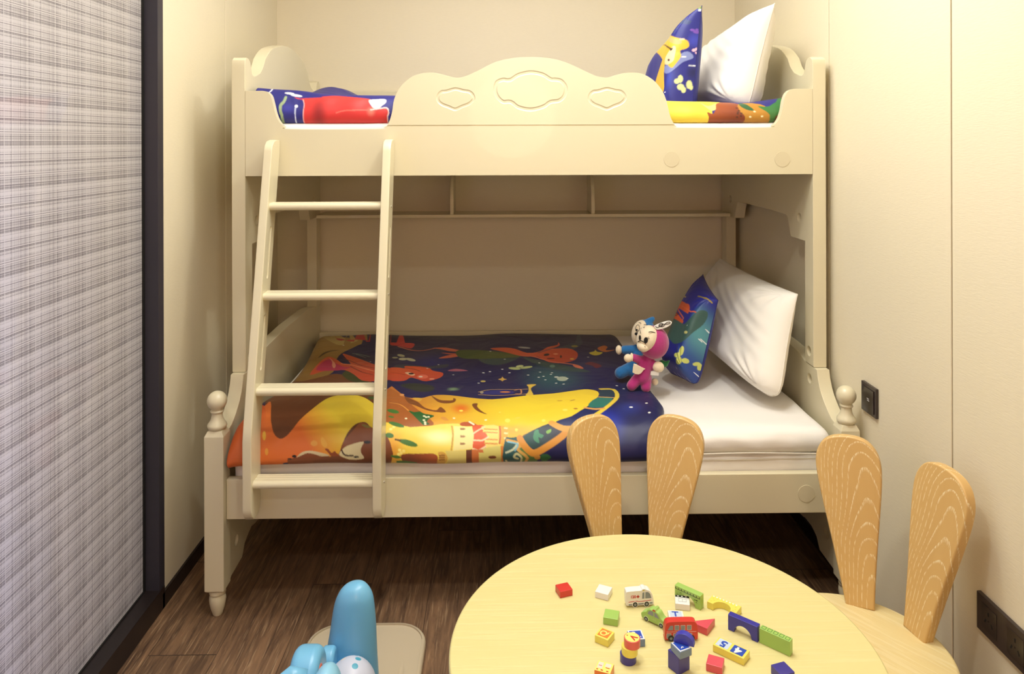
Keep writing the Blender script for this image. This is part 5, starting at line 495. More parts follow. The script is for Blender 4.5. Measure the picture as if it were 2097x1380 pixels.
('line',[(0.9678,0.1058),(0.9692999999999999,0.1058)],0.022,(0.839,0.871,0.871)),
('line',[(0.8075,-0.5239),(0.8089999999999999,-0.5239)],0.022,(0.839,0.871,0.871)),
('line',[(1.0001,0.9127),(1.0016,0.9127)],0.022,(0.839,0.871,0.871)),
('line',[(0.995,0.9326),(0.9964999999999999,0.9326)],0.022,(0.839,0.871,0.871)),
('line',[(1.0001,-0.041),(1.0016,-0.041)],0.022,(0.839,0.871,0.871))]

# ---------------------------------------------------------------- helpers
def lin(c):
    return tuple((v/255/12.92 if v/255 < .04045 else ((v/255+.055)/1.055)**2.4) for v in c)+(1.0,)

def nmat(name):
    m = bpy.data.materials.new(name); m.use_nodes = True; nt = m.node_tree
    return m, nt, nt.nodes['Principled BSDF']

def N(nt, t, **kw):
    n = nt.nodes.new(t)
    for k, v in kw.items(): setattr(n, k, v)
    return n

def plain(name, c, rough=.5, coat=0, bump=0, bscale=200, spec=.5, sheen=0, metal=0, var=0, vscale=6):
    m, nt, b = nmat(name); b.inputs['Base Color'].default_value = lin(c); b.inputs['Roughness'].default_value = rough
    b.inputs['Coat Weight'].default_value = coat; b.inputs['Specular IOR Level'].default_value = spec
    b.inputs['Sheen Weight'].default_value = sheen; b.inputs['Metallic'].default_value = metal
    tc = N(nt, 'ShaderNodeTexCoord')
    if bump:
        n = N(nt, 'ShaderNodeTexNoise'); n.inputs['Scale'].default_value = bscale; n.inputs['Detail'].default_value = 4
        nt.links.new(tc.outputs['Object'], n.inputs['Vector'])
        bp = N(nt, 'ShaderNodeBump'); bp.inputs['Strength'].default_value = bump; bp.inputs['Distance'].default_value = .002
        nt.links.new(n.outputs[0], bp.inputs['Height']); nt.links.new(bp.outputs[0], b.inputs['Normal'])
    if var:
        n = N(nt, 'ShaderNodeTexNoise'); n.inputs['Scale'].default_value = vscale; n.inputs['Detail'].default_value = 3
        nt.links.new(tc.outputs['Object'], n.inputs['Vector'])
        mx = N(nt, 'ShaderNodeMix', data_type='RGBA'); mx.inputs[6].default_value = lin(c)
        mx.inputs[7].default_value = lin(tuple(v*(1-var) for v in c)); nt.links.new(n.outputs[0], mx.inputs[0])
        nt.links.new(mx.outputs[2], b.inputs['Base Color'])
    return m

def obj(name, bm_or_me, mat, parent=None, smooth=35, label=None):
    if isinstance(bm_or_me, bmesh.types.BMesh):
        me = bpy.data.meshes.new(name); bmesh.ops.recalc_face_normals(bm_or_me, faces=bm_or_me.faces)
        bm_or_me.to_mesh(me); bm_or_me.free()
    else: me = bm_or_me; me.name = name
    if mat:
        me.materials.clear()
        for m in (mat if isinstance(mat, (list, tuple)) else [mat]): me.materials.append(m)
    if smooth is not None:
        for p in me.polygons: p.use_smooth = True
        if smooth < 180: me.set_sharp_from_angle(angle=math.radians(smooth))
    o = bpy.data.objects.new(name, me); COL.objects.link(o)
    if smooth is not None and smooth < 180:
        wn_ = o.modifiers.new('weighted_normal', 'WEIGHTED_NORMAL'); wn_.keep_sharp = True
    if parent:
        o.parent = parent
        r = parent
        while r.parent: r = r.parent
        if r.get('_world'):                       # mesh given in world coordinates
            me.transform(Matrix.Translation(-Vector(r.location)))
    if label: o['label'] = label
    return o

def thing(name, label, cat, loc=(0, 0, 0), rz=0, group=None, world=False):
    o = bpy.data.objects.new(name, None); COL.objects.link(o); o.location = loc; o.rotation_euler = (0, 0, rz)
    o.empty_display_size = .05
    o['label'] = label; o['category'] = cat
    if group: o['group'] = group
    if world: o['_world'] = 1
    return o

def tag(o, label, cat, group=None, kind=None):
    o['label'] = label; o['category'] = cat
    if group: o['group'] = group
    if kind: o['kind'] = kind
    return o

def origin_to(o, loc):
    o.data.transform(Matrix.Translation(-Vector(loc))); o.location = loc; return o

def struct(name, bm, mat, parent=None, smooth=35):
    o = obj(name, bm, mat, parent, smooth)
    if not parent: o['kind'] = 'structure'
    return o

def bevel(bm, wd, seg=2, ang=30):
    if wd <= 0: return bm
    bm.normal_update()
    es = [e for e in bm.edges if len(e.link_faces) == 2 and e.calc_face_angle(0) > math.radians(ang)]
    bmesh.ops.bevel(bm, geom=es, offset=wd, segments=seg, affect='EDGES', profile=.5, clamp_overlap=True)
    return bm

def add_box(bm, x0, x1, y0, y1, z0, z1):
    v = [bm.verts.new(p) for p in ((x0, y0, z0), (x1, y0, z0), (x1, y1, z0), (x0, y1, z0), (x0, y0, z1), (x1, y0, z1), (x1, y1, z1), (x0, y1, z1))]
    for f in ((0, 3, 2, 1), (4, 5, 6, 7), (0, 1, 5, 4), (1, 2, 6, 5), (2, 3, 7, 6), (3, 0, 4, 7)): bm.faces.new([v[i] for i in f])
    return bm

def box(x0, x1, y0, y1, z0, z1, bv=.002, seg=2):
    bm = bmesh.new(); add_box(bm, x0, x1, y0, y1, z0, z1); return bevel(bm, bv, seg)

def join(*bms):
    out = bmesh.new()
    for b in bms:
        me = bpy.data.meshes.new('t'); b.to_mesh(me); b.free(); out.from_mesh(me); bpy.data.meshes.remove(me)
    return out

def prism(pts, axis, a0, a1, bv=.002, seg=2, ang=30, clean=True):
    """outline pts extruded along axis: 'x' pts=(y,z), 'y' pts=(x,z), 'z' pts=(x,y)"""
    f = {'x': lambda p, a: (a, p[0], p[1]), 'y': lambda p, a: (p[0], a, p[1]), 'z': lambda p, a: (p[0], p[1], a)}[axis]
    q = []
    for p in pts:
        if not q or math.hypot(p[0]-q[-1][0], p[1]-q[-1][1]) > 1e-5: q.append((float(p[0]), float(p[1])))
    if math.hypot(q[0][0]-q[-1][0], q[0][1]-q[-1][1]) < 1e-5: q.pop()
    bm = bmesh.new(); A = [bm.verts.new(f(p, a0)) for p in q]; B = [bm.verts.new(f(p, a1)) for p in q]
    n = len(q); fa = bm.faces.new(A); fb = bm.faces.new(B[::-1])
    for i in range(n): bm.faces.new((A[i], B[i], B[(i+1) % n], A[(i+1) % n]))
    bm.normal_update(); bmesh.ops.recalc_face_normals(bm, faces=bm.faces)
    if bv > 0:
        es = [e for e in bm.edges if (e in set(fa.edges) or e in set(fb.edges))]
        bmesh.ops.bevel(bm, geom=es, offset=bv, segments=seg, affect='EDGES', profile=.5, clamp_overlap=True)
    return bm

def lathe(prof, c, n=40, axis='z'):
    """prof: (radius, height)"""
    bm = bmesh.new(); rings = []
    for r, h in prof:
        if r < 1e-6: rings.append([bm.verts.new((c[0], c[1], c[2]+h))]); continue
        rings.append([bm.verts.new((c[0]+r*math.cos(2*math.pi*k/n), c[1]+r*math.sin(2*math.pi*k/n), c[2]+h)) for k in range(n)])
    for a, b in zip(rings, rings[1:]):
        for k in range(n):
            k2 = (k+1) % n
            if len(a) == 1 and len(b) == 1: continue
            if len(a) == 1: bm.faces.new((a[0], b[k], b[k2]))
            elif len(b) == 1: bm.faces.new((a[k], a[k2], b[0]))
            else: bm.faces.new((a[k], a[k2], b[k2], b[k]))
    if len(rings[0]) > 1: bm.faces.new(rings[0][::-1])
    if len(rings[-1]) > 1: bm.faces.new(rings[-1])
    return bm

def cyl(p0, p1, r, n=24, bv=0):
    p0, p1 = Vector(p0), Vector(p1); d = p1-p0
    bm = bmesh.new(); bmesh.ops.create_cone(bm, cap_ends=True, segments=n, radius1=r, radius2=r, depth=d.length)
    bmesh.ops.transform(bm, matrix=Matrix.Translation((p0+p1)/2) @ d.to_track_quat('Z', 'Y').to_matrix().to_4x4(), verts=bm.verts)
    return bevel(bm, bv, 2, 50)

def tube(path, r, n=8, closed=False):
    P = [Vector(p) for p in path]; bm = bmesh.new(); rings = []; m = len(P)
    for i, p in enumerate(P):
        t = (P[(i+1) % m]-P[i-1]) if closed else (P[min(i+1, m-1)]-P[max(i-1, 0)])
        q = t.to_track_quat('Z', 'Y')
        rr = r[i] if isinstance(r, (list, tuple)) else r
        rings.append([bm.verts.new(p+q @ Vector((rr*math.cos(2*math.pi*k/n), rr*math.sin(2*math.pi*k/n), 0))) for k in range(n)])
    for i in range(m if closed else m-1):
        a, b = rings[i], rings[(i+1) % m]
        for k in range(n): bm.faces.new((a[k], a[(k+1) % n], b[(k+1) % n], b[k]))
    if not closed: bm.faces.new(rings[0][::-1]); bm.faces.new(rings[-1])
    return bm

def ball(c, r, n=24, rot=None):
    bm = bmesh.new(); bmesh.ops.create_uvsphere(bm, u_segments=n, v_segments=n//2+2, radius=1)
    r = r if hasattr(r, '__len__') else (r, r, r)
    M = Matrix.Translation(c) @ (rot.to_4x4() if rot else Matrix()) @ Matrix.Diagonal((r[0], r[1], r[2], 1))
    bmesh.ops.transform(bm, matrix=M, verts=bm.verts); return bm

def pill(p0, r0, p1, r1):
    bm = bmesh.new()
    for p, r in ((p0, r0), (p1, r1)):
        bmesh.ops.create_icosphere(bm, subdivisions=2, radius=r, matrix=Matrix.Translation(p))
    g = bmesh.ops.convex_hull(bm, input=bm.verts)
    bmesh.ops.delete(bm, geom=[v for v in g['geom_interior'] if isinstance(v, bmesh.types.BMVert)], context='VERTS')
    return bm

def evaluated(bm, mods):
    me = bpy.data.meshes.new('t'); bm.to_mesh(me); bm.free()
    o = bpy.data.objects.new('t', me); COL.objects.link(o); mods(o)
    dg = bpy.context.evaluated_depsgraph_get(); dg.update()
    r = bpy.data.meshes.new_from_object(o.evaluated_get(dg))
    bpy.data.objects.remove(o); bpy.data.meshes.remove(me); return r

def blob(parts, voxel=.004, smooth=4):
    """one continuous soft skin around balls and pills"""
    bm = join(*parts)
    def mods(o):
        m = o.modifiers.new('r', 'REMESH'); m.mode = 'VOXEL'; m.voxel_size = voxel
        s = o.modifiers.new('s', 'SMOOTH'); s.factor = .6; s.iterations = smooth
    return evaluated(bm, mods)

def cut(bm, cutters):
    tmp = []
    for c in cutters:
        bmesh.ops.recalc_face_normals(c, faces=c.faces)
        me = bpy.data.meshes.new('c'); c.to_mesh(me); c.free()
        o = bpy.data.objects.new('c', me); COL.objects.link(o); tmp.append(o)
    bmesh.ops.recalc_face_normals(bm, faces=bm.faces)
    def mods(o):
        for t in tmp:
            m = o.modifiers.new('b', 'BOOLEAN'); m.operation = 'DIFFERENCE'; m.solver = 'EXACT'; m.object = t
    r = evaluated(bm, mods)
    for t in tmp: me = t.data; bpy.data.objects.remove(t); bpy.data.meshes.remove(me)
    return r

def text_mesh(s, size, ext=.0002, M=None, offset=0, bold=0):
    c = bpy.data.curves.new('t', 'FONT'); c.body = s; c.size = size; c.extrude = ext; c.align_x = 'CENTER'; c.align_y = 'CENTER'; c.offset = bold
    c.resolution_u = 4
    o = bpy.data.objects.new('t', c); COL.objects.link(o)
    dg = bpy.context.evaluated_depsgraph_get(); dg.update()
    me = bpy.data.meshes.new_from_object(o.evaluated_get(dg))
    bpy.data.objects.remove(o); bpy.data.curves.remove(c)
    if M is not None: me.transform(M)
    return me

def ring_cutter(loop, y, depth, wd):
    """engraving tool: a ring following loop (x,z) on the plane y, pointing into +y"""
    L = cr(loop, 4, True); n = len(L)
    T = np.roll(L, -1, 0)-np.roll(L, 1, 0); T /= np.linalg.norm(T, axis=1)[:, None]
    Nn = np.c_[-T[:, 1], T[:, 0]]; c = L.mean(0)
    if ((c-L)*Nn).sum() < 0: Nn = -Nn
    bm = bmesh.new()
    rows = []
    for off, yy in ((-.001, y-.002), (wd+.001, y-.002), (wd+.001, y), (wd-.0025, y+depth), (.0025, y+depth), (-.001, y)):
        rows.append([bm.verts.new((p[0]+q[0]*off, yy, p[1]+q[1]*off)) for p, q in zip(L, Nn)])
    m = len(rows)
    for i in range(m):
        a, b = rows[i], rows[(i+1) % m]
        for k in range(n): bm.faces.new((a[k], a[(k+1) % n], b[(k+1) % n], b[k]))
    return bm

def grid_mesh(P, close=False):
    nu, nv = P.shape[:2]
    me = bpy.data.meshes.new('g'); v = P.reshape(-1, 3)
    i = np.arange(nu*nv).reshape(nu, nv)
    f = np.stack([i[:-1, :-1], i[1:, :-1], i[1:, 1:], i[:-1, 1:]], -1).reshape(-1, 4)
    me.vertices.add(len(v)); me.vertices.foreach_set('co', v.astype(np.float32).ravel())
    me.loops.add(f.size); me.loops.foreach_set('vertex_index', f.astype(np.int32).ravel())
    me.polygons.add(len(f)); me.polygons.foreach_set('loop_start', np.arange(0, f.size, 4, dtype=np.int32))
    me.polygons.foreach_set('loop_total', np.full(len(f), 4, np.int32))
    me.update(calc_edges=True); me.validate(); return me

def set_pattern(me, col):
    a = me.color_attributes.new('pattern', 'FLOAT_COLOR', 'POINT')
    c = np.ones((len(me.vertices), 4), np.float32); c[:, :3] = col.reshape(-1, 3); a.data.foreach_set('color', c.ravel())

def printed_cloth(name, rough=.5):
    m, nt, b = nmat(name); a = N(nt, 'ShaderNodeAttribute', attribute_name='pattern')
    nt.links.new(a.outputs['Color'], b.inputs['Base Color']); b.inputs['Roughness'].default_value = rough
    b.inputs['Sheen Weight'].default_value = .05
    tc = N(nt, 'ShaderNodeTexCoord'); n = N(nt, 'ShaderNodeTexNoise'); n.inputs['Scale'].default_value = 7; n.inputs['Detail'].default_value = 2
    n.inputs['Distortion'].default_value = .8
    nt.links.new(tc.outputs['Object'], n.inputs['Vector'])
    bp = N(nt, 'ShaderNodeBump'); bp.inputs['Strength'].default_value = .35; bp.inputs['Distance'].default_value = .02
    nt.links.new(n.outputs[0], bp.inputs['Height']); nt.links.new(bp.outputs[0], b.inputs['Normal'])
    return m

# ---------------------------------------------------------------- materials
def mathn(nt, op, a, b=None, c=None):
    n = N(nt, 'ShaderNodeMath', operation=op)
    for i, v in enumerate((a, b, c)):
        if v is None: continue
        if isinstance(v, (int, float)): n.inputs[i].default_value = v
        else: nt.links.new(v, n.inputs[i])
    return n.outputs[0]

def wall_material(name, c, ax):
    m, nt, b = nmat(name); b.inputs['Roughness'].default_value = .62; b.inputs['Specular IOR Level'].default_value = .3
    tc = N(nt, 'ShaderNodeTexCoord'); mp = N(nt, 'ShaderNodeMapping')
    mp.inputs['Scale'].default_value = (50, 50, 420) 
    nt.links.new(tc.outputs['Object'], mp.inputs[0])
    n = N(nt, 'ShaderNodeTexNoise'); n.inputs['Scale'].default_value = 1; n.inputs['Detail'].default_value = 3; nt.links.new(mp.outputs[0], n.inputs['Vector'])
    n2 = N(nt, 'ShaderNodeTexNoise'); n2.inputs['Scale'].default_value = 3; nt.links.new(tc.outputs['Object'], n2.inputs['Vector'])
    mx = N(nt, 'ShaderNodeMix', data_type='RGBA'); mx.inputs[6].default_value = lin(c); mx.inputs[7].default_value = lin(tuple(v*.965 for v in c))
    nt.links.new(mathn(nt, 'ADD', mathn(nt, 'MULTIPLY', n.outputs[0], .8), mathn(nt, 'MULTIPLY', n2.outputs[0], .3)), mx.inputs[0]); nt.links.new(mx.outputs[2], b.inputs['Base Color'])
    bp = N(nt, 'ShaderNodeBump'); bp.inputs['Strength'].default_value = .28; bp.inputs['Distance'].default_value = .001
    nt.links.new(n.outputs[0], bp.inputs['Height']); nt.links.new(bp.outputs[0], b.inputs['Normal'])
    return m
WALL = wall_material('cream_wallcovering', (233, 223, 195), 0)
WALL_B = wall_material('cream_wallcovering_back', (233, 223, 195), 0)
WALL_F = plain('warm_bounce_brown', (150, 100, 66), .6, var=.2)  # brown picked so the unseen front wall bounces warm light
GAP = plain('joint_dark', (104, 80, 48), .8)
CEIL = plain('ceiling_paint', (240, 236, 224), .8, bump=.1)
BLACK_TRIM = plain('dark_brown_trim', (38, 30, 30), .4, var=.3, vscale=30, bump=.05)
FRAME = plain('black_metal_frame', (52, 50, 60), .42, bump=.04)
GASKET = plain('black_gasket', (14, 13, 13), .6)
LACQ = plain('ivory_lacquer', (221, 212, 180), .34, coat=.2, var=.03, vscale=4)
CAP = plain('ivory_cap', (212, 202, 170), .45)
HOLE = plain('bolt_recess', (120, 104, 78), .6); STEEL = plain('steel', (170, 165, 150), .3, metal=1)
SHEET = plain('white_cotton', (236, 232, 226), .85, bump=.25, bscale=25, sheen=.1)
PILLOWC = plain('white_pillowcase', (238, 234, 224), .8, bump=.3, bscale=14, sheen=.1)
SEAM = plain('white_seam', (226, 220, 206), .8)
BUTTERFLY_CLOTH = printed_cloth('printed_satin')
TABLEW = None

def floor_material():
    m, nt, b = nmat('brown_oak_plank'); tc = N(nt, 'ShaderNodeTexCoord'); sp = N(nt, 'ShaderNodeSeparateXYZ'); nt.links.new(tc.outputs['Object'], sp.inputs[0])
    X, Y = sp.outputs[0], sp.outputs[1]
    W, Lg = .185, 1.22
    col = mathn(nt, 'FLOOR', mathn(nt, 'DIVIDE', mathn(nt, 'ADD', X, 10.03), W))
    fx = mathn(nt, 'FRACT', mathn(nt, 'DIVIDE', mathn(nt, 'ADD', X, 10.03), W))
    yo = mathn(nt, 'ADD', mathn(nt, 'DIVIDE', mathn(nt, 'ADD', Y, 10), Lg), mathn(nt, 'MULTIPLY', col, .37))
    row = mathn(nt, 'FLOOR', yo); fy = mathn(nt, 'FRACT', yo)
    cb = N(nt, 'ShaderNodeCombineXYZ'); nt.links.new(col, cb.inputs[0]); nt.links.new(row, cb.inputs[1])
    wn = N(nt, 'ShaderNodeTexWhiteNoise'); nt.links.new(cb.outputs[0], wn.inputs[0])
    off = N(nt, 'ShaderNodeVectorMath', operation='MULTIPLY_ADD'); nt.links.new(wn.outputs['Color'], off.inputs[0]); off.inputs[1].default_value = (9, 9, 9); nt.links.new(tc.outputs['Object'], off.inputs[2])
    mp = N(nt, 'ShaderNodeMapping'); mp.inputs['Scale'].default_value = (34, 2.6, 1); nt.links.new(off.outputs[0], mp.inputs[0])
    n = N(nt, 'ShaderNodeTexNoise'); n.inputs['Scale'].default_value = 1; n.inputs['Detail'].default_value = 8; n.inputs['Roughness'].default_value = .68; n.inputs['Distortion'].default_value = 1.4; nt.links.new(mp.outputs[0], n.inputs['Vector'])
    mp2 = N(nt, 'ShaderNodeMapping'); mp2.inputs['Scale'].default_value = (230, 11, 1); nt.links.new(off.outputs[0], mp2.inputs[0])
    n2 = N(nt, 'ShaderNodeTexNoise'); n2.inputs['Scale'].default_value = 1; n2.inputs['Detail'].default_value = 3; nt.links.new(mp2.outputs[0], n2.inputs['Vector'])
    r = N(nt, 'ShaderNodeValToRGB'); r.color_ramp.elements[0].position = .3; r.color_ramp.elements[0].color = lin((66, 48, 37)); r.color_ramp.elements[1].position = .72; r.color_ramp.elements[1].color = lin((140, 108, 79))
    nt.links.new(n.outputs[0], r.inputs[0])
    r2 = N(nt, 'ShaderNodeValToRGB'); r2.color_ramp.elements[0].position = .56; r2.color_ramp.elements[0].color = (0, 0, 0, 1); r2.color_ramp.elements[1].position = .68; r2.color_ramp.elements[1].color = (1, 1, 1, 1)
    nt.links.new(n2.outputs[0], r2.inputs[0])
    mx = N(nt, 'ShaderNodeMix', data_type='RGBA'); nt.links.new(mathn(nt, 'MULTIPLY', r2.outputs[0], .55), mx.inputs[0]); nt.links.new(r.outputs[0], mx.inputs[6]); mx.inputs[7].default_value = lin((164, 136, 104))
    hs = N(nt, 'ShaderNodeHueSaturation'); nt.links.new(mx.outputs[2], hs.inputs['Color']); nt.links.new(mathn(nt, 'ADD', mathn(nt, 'MULTIPLY', wn.outputs['Value'], .35), .8), hs.inputs['Value'])
    gap = mathn(nt, 'MAXIMUM', mathn(nt, 'LESS_THAN', mathn(nt, 'MINIMUM', fx, mathn(nt, 'SUBTRACT', 1, fx)), .004), mathn(nt, 'LESS_THAN', mathn(nt, 'MINIMUM', fy, mathn(nt, 'SUBTRACT', 1, fy)), .0012))
    mx2 = N(nt, 'ShaderNodeMix', data_type='RGBA'); nt.links.new(gap, mx2.inputs[0]); nt.links.new(hs.outputs[0], mx2.inputs[6]); mx2.inputs[7].default_value = lin((52, 39, 30))
    nt.links.new(mx2.outputs[2], b.inputs['Base Color']); b.inputs['Roughness'].default_value = .5
    bp = N(nt, 'ShaderNodeBump'); bp.inputs['Strength'].default_value = .5; bp.inputs['Distance'].default_value = .001
    nt.links.new(n2.outputs[0], bp.inputs['Height']); nt.links.new(bp.outputs[0], b.inputs['Normal'])
    return m

def woven_glass():
    """laminated glass with a woven textile: fine threads both ways in a repeating check"""
    m, nt, b = nmat('woven_textile_glass'); tc = N(nt, 'ShaderNodeTexCoord'); sp = N(nt, 'ShaderNodeSeparateXYZ'); nt.links.new(tc.outputs['Object'], sp.inputs[0])
    def threads(v, period, seed):
        ph = mathn(nt, 'MULTIPLY', mathn(nt, 'FRACT', mathn(nt, 'DIVIDE', mathn(nt, 'ADD', v, 5), period)), period)
        n = N(nt, 'ShaderNodeTexNoise', noise_dimensions='1D'); n.inputs['Scale'].default_value = 420; n.inputs['Detail'].default_value = 0
        nt.links.new(mathn(nt, 'ADD', ph, seed), n.inputs['W'])
        n2 = N(nt, 'ShaderNodeTexNoise', noise_dimensions='1D'); n2.inputs['Scale'].default_value = 75; n2.inputs['Detail'].default_value = 1
        nt.links.new(mathn(nt, 'ADD', ph, seed+3), n2.inputs['W'])
        band = N(nt, 'ShaderNodeValToRGB'); e = band.color_ramp.elements
        e[0].position = 0; e[0].color = (0, 0, 0, 1); e[1].position = 1; e[1].color = (0, 0, 0, 1)
        for p, c in ((.10, 0), (.12, 1), (.145, 1), (.165, 0), (.19, 1), (.21, 1), (.23, 0), (.25, .9), (.27, .9), (.29, 0), (.62, 0), (.64, .6), (.66, 0)):
            k = band.color_ramp.elements.new(p); k.color = (c, c, c, 1)
        nt.links.new(mathn(nt, 'DIVIDE', ph, period), band.inputs[0])
        s = mathn(nt, 'ADD', mathn(nt, 'MULTIPLY', mathn(nt, 'SUBTRACT', n.outputs[0], .5), 1.5), mathn(nt, 'MULTIPLY', mathn(nt, 'SUBTRACT', n2.outputs[0], .5), .9))
        return mathn(nt, 'SUBTRACT', s, mathn(nt, 'MULTIPLY', band.outputs[0], .30))
    a = threads(sp.outputs[2], .094, 0); c = threads(sp.outputs[1], .105, 20)
    t = mathn(nt, 'ADD', mathn(nt, 'ADD', a, c), .72); 
    r = N(nt, 'ShaderNodeValToRGB'); r.color_ramp.elements[0].position = .12; r.color_ramp.elements[0].color = lin((140, 134, 136)); r.color_ramp.elements[1].position = .85; r.color_ramp.elements[1].color = lin((224, 219, 216))
    nt.links.new(t, r.inputs[0]); nt.links.new(r.outputs[0], b.inputs['Base Color'])
    b.inputs['Roughness'].default_value = .75; b.inputs['Coat Weight'].default_value = 1; b.inputs['Coat Roughness'].default_value = .03; b.inputs['Coat IOR'].default_value = 1.5
    tr = N(nt, 'ShaderNodeBsdfTranslucent'); nt.links.new(r.outputs[0], tr.inputs[0]); ms = N(nt, 'ShaderNodeMixShader'); ms.inputs[0].default_value = .35
    nt.links.new(b.outputs[0], ms.inputs[1]); nt.links.new(tr.outputs[0], ms.inputs[2]); nt.links.new(ms.outputs[0], nt.nodes['Material Output'].inputs[0])
    return m

def wood(name, base, dark, light, scale=(60, 60, 5), streak=(170, 170, 7), sa=.5, rough=.45, thr=.6, rings=0):
    m, nt, b = nmat(name); tc = N(nt, 'ShaderNodeTexCoord')
    mp = N(nt, 'ShaderNodeMapping'); mp.inputs['Scale'].default_value = scale; nt.links.new(tc.outputs['Object'], mp.inputs[0])
    n = N(nt, 'ShaderNodeTexNoise'); n.inputs['Scale'].default_value = 1; n.inputs['Detail'].default_value = 5; n.inputs['Distortion'].default_value = .8; nt.links.new(mp.outputs[0], n.inputs['Vector'])
    mx = N(nt, 'ShaderNodeMix', data_type='RGBA'); mx.inputs[6].default_value = lin(dark); mx.inputs[7].default_value = lin(base); nt.links.new(n.outputs[0], mx.inputs[0])
    mp2 = N(nt, 'ShaderNodeMapping'); mp2.inputs['Scale'].default_value = streak; nt.links.new(tc.outputs['Object'], mp2.inputs[0])
    if rings:
        # cathedral grain: warped rings, white lime in the pores
        d = N(nt, 'ShaderNodeTexNoise'); d.inputs['Scale'].default_value = 3.2; d.inputs['Detail'].default_value = 1; nt.links.new(tc.outputs['Object'], d.inputs['Vector'])
        mp3 = N(nt, 'ShaderNodeMapping'); mp3.inputs['Scale'].default_value = (1, 1, .16); nt.links.new(tc.outputs['Object'], mp3.inputs[0])
        ad = N(nt, 'ShaderNodeVectorMath', operation='MULTIPLY_ADD'); nt.links.new(d.outputs['Color'], ad.inputs[0]); ad.inputs[1].default_value = (.06, .06, .06); nt.links.new(mp3.outputs[0], ad.inputs[2])
        wv = N(nt, 'ShaderNodeTexWave', wave_type='RINGS', rings_direction='SPHERICAL', wave_profile='SAW'); wv.inputs['Scale'].default_value = rings; wv.inputs['Distortion'].default_value = 1.2; wv.inputs['Detail'].default_value = 1; nt.links.new(ad.outputs[0], wv.inputs[0])
        ln = N(nt, 'ShaderNodeValToRGB'); ln.color_ramp.elements[0].position = .80; ln.color_ramp.elements[0].color = (0, 0, 0, 1); ln.color_ramp.elements[1].position = .93; ln.color_ramp.elements[1].color = (1, 1, 1, 1)
        nt.links.new(wv.outputs[0], ln.inputs[0])
    n2 = N(nt, 'ShaderNodeTexNoise'); n2.inputs['Scale'].default_value = 1; n2.inputs['Detail'].default_value = 2; nt.links.new(mp2.outputs[0], n2.inputs['Vector'])
    r = N(nt, 'ShaderNodeValToRGB'); r.color_ramp.elements[0].position = thr; r.color_ramp.elements[0].color = (0, 0, 0, 1); r.color_ramp.elements[1].position = thr+.1; r.color_ramp.elements[1].color = (1, 1, 1, 1)
    nt.links.new(n2.outputs[0], r.inputs[0])
    f = r.outputs[0]
    if rings: f = mathn(nt, 'MULTIPLY', ln.outputs[0], r.outputs[0])
    mx2 = N(nt, 'ShaderNodeMix', data_type='RGBA'); nt.links.new(mathn(nt, 'MULTIPLY', f, sa), mx2.inputs[0]); nt.links.new(mx.outputs[2], mx2.inputs[6]); mx2.inputs[7].default_value = lin(light)
    nt.links.new(mx2.outputs[2], b.inputs['Base Color']); b.inputs['Roughness'].default_value = rough
    bp = N(nt, 'ShaderNodeBump'); bp.inputs['Strength'].default_value = .25; bp.inputs['Distance'].default_value = .0008; bp.invert = True
    nt.links.new(f, bp.inputs['Height']); nt.links.new(bp.outputs[0], b.inputs['Normal'])
    return m
BIRCH = wood('pale_birch', (213, 203, 144), (204, 192, 130), (218, 210, 158), (3, 26, 20), (5, 120, 60), .22, .4, .52)
SEATW = wood('pale_birch_seat', (222, 206, 152), (214, 190, 130), (230, 216, 170), (26, 4, 20), (120, 8, 60), .4, .45, .5)
ASH = wood('limed_ash', (214, 180, 118), (202, 162, 100), (240, 226, 184), (30, 30, 3), (520, 520, 60), .8, .42, .44, rings=46)

# ---------------------------------------------------------------- the room
XL, XR, YB, YR, ZC = -1.023, 1.0934, 3.424, -1.7, 2.6
struct('floor', box(XL-1.2, XR+.1, YR-.1, YB+.1, -.05, 0, 0), floor_material())
struct('ceiling', box(XL-.2, XR+.1, YR-.1, YB+.1, ZC, ZC+.06, 0), CEIL)
struct('wall_back', box(XL-.1, XR+.1, YB, YB+.08, 0, ZC, 0), WALL_B)
struct('wall_front', box(XL-.1, XR+.1, YR-.08, YR, 0, ZC, 0), WALL_F)
g = .006   # panel joints
bm = bmesh.new()
for y0, y1 in ((YR, 1.777-g/2), (1.777+g/2, 2.443-g/2), (2.443+g/2, YB)): add_box(bm, XR, XR+.02, y0, y1, 0, ZC)
wr = struct('wall_right', bevel(bm, .0012, 1), WALL)
tag(wr, 'right hand wall clad in ribbed cream panels', 'wall')
struct('trim_1', box(XR+.006, XR+.05, YR, YB, 0, ZC, 0), GAP)
bm = bmesh.new()
for y0, y1 in ((2.262, 2.78-g/2), (2.78+g/2, YB)): add_box(bm, XL-.06, XL, y0, y1, 0, ZC)
bevel(bm, .0012, 1)
add_box(bm, XL-.06, XL, YR, 2.262, 2.25, ZC); add_box(bm, XL-.06, XL, YR, -.02, 0, 2.25)
struct('wall_left', bm, WALL)
struct('trim_2', box(XL-.08, XL-.061, 2.30, YB, 0, ZC, 0), GAP)
struct('baseboard_left', box(XL, XL+.008, 2.24, YB, 0, .047, .001), BLACK_TRIM)
struct('baseboard_right', box(XR-.008, XR, YR, YB, 0, .047, .001), BLACK_TRIM)
struct('baseboard_back', box(XL+.008, XR-.008, YB-.008, YB, 0, .047, .001), BLACK_TRIM)
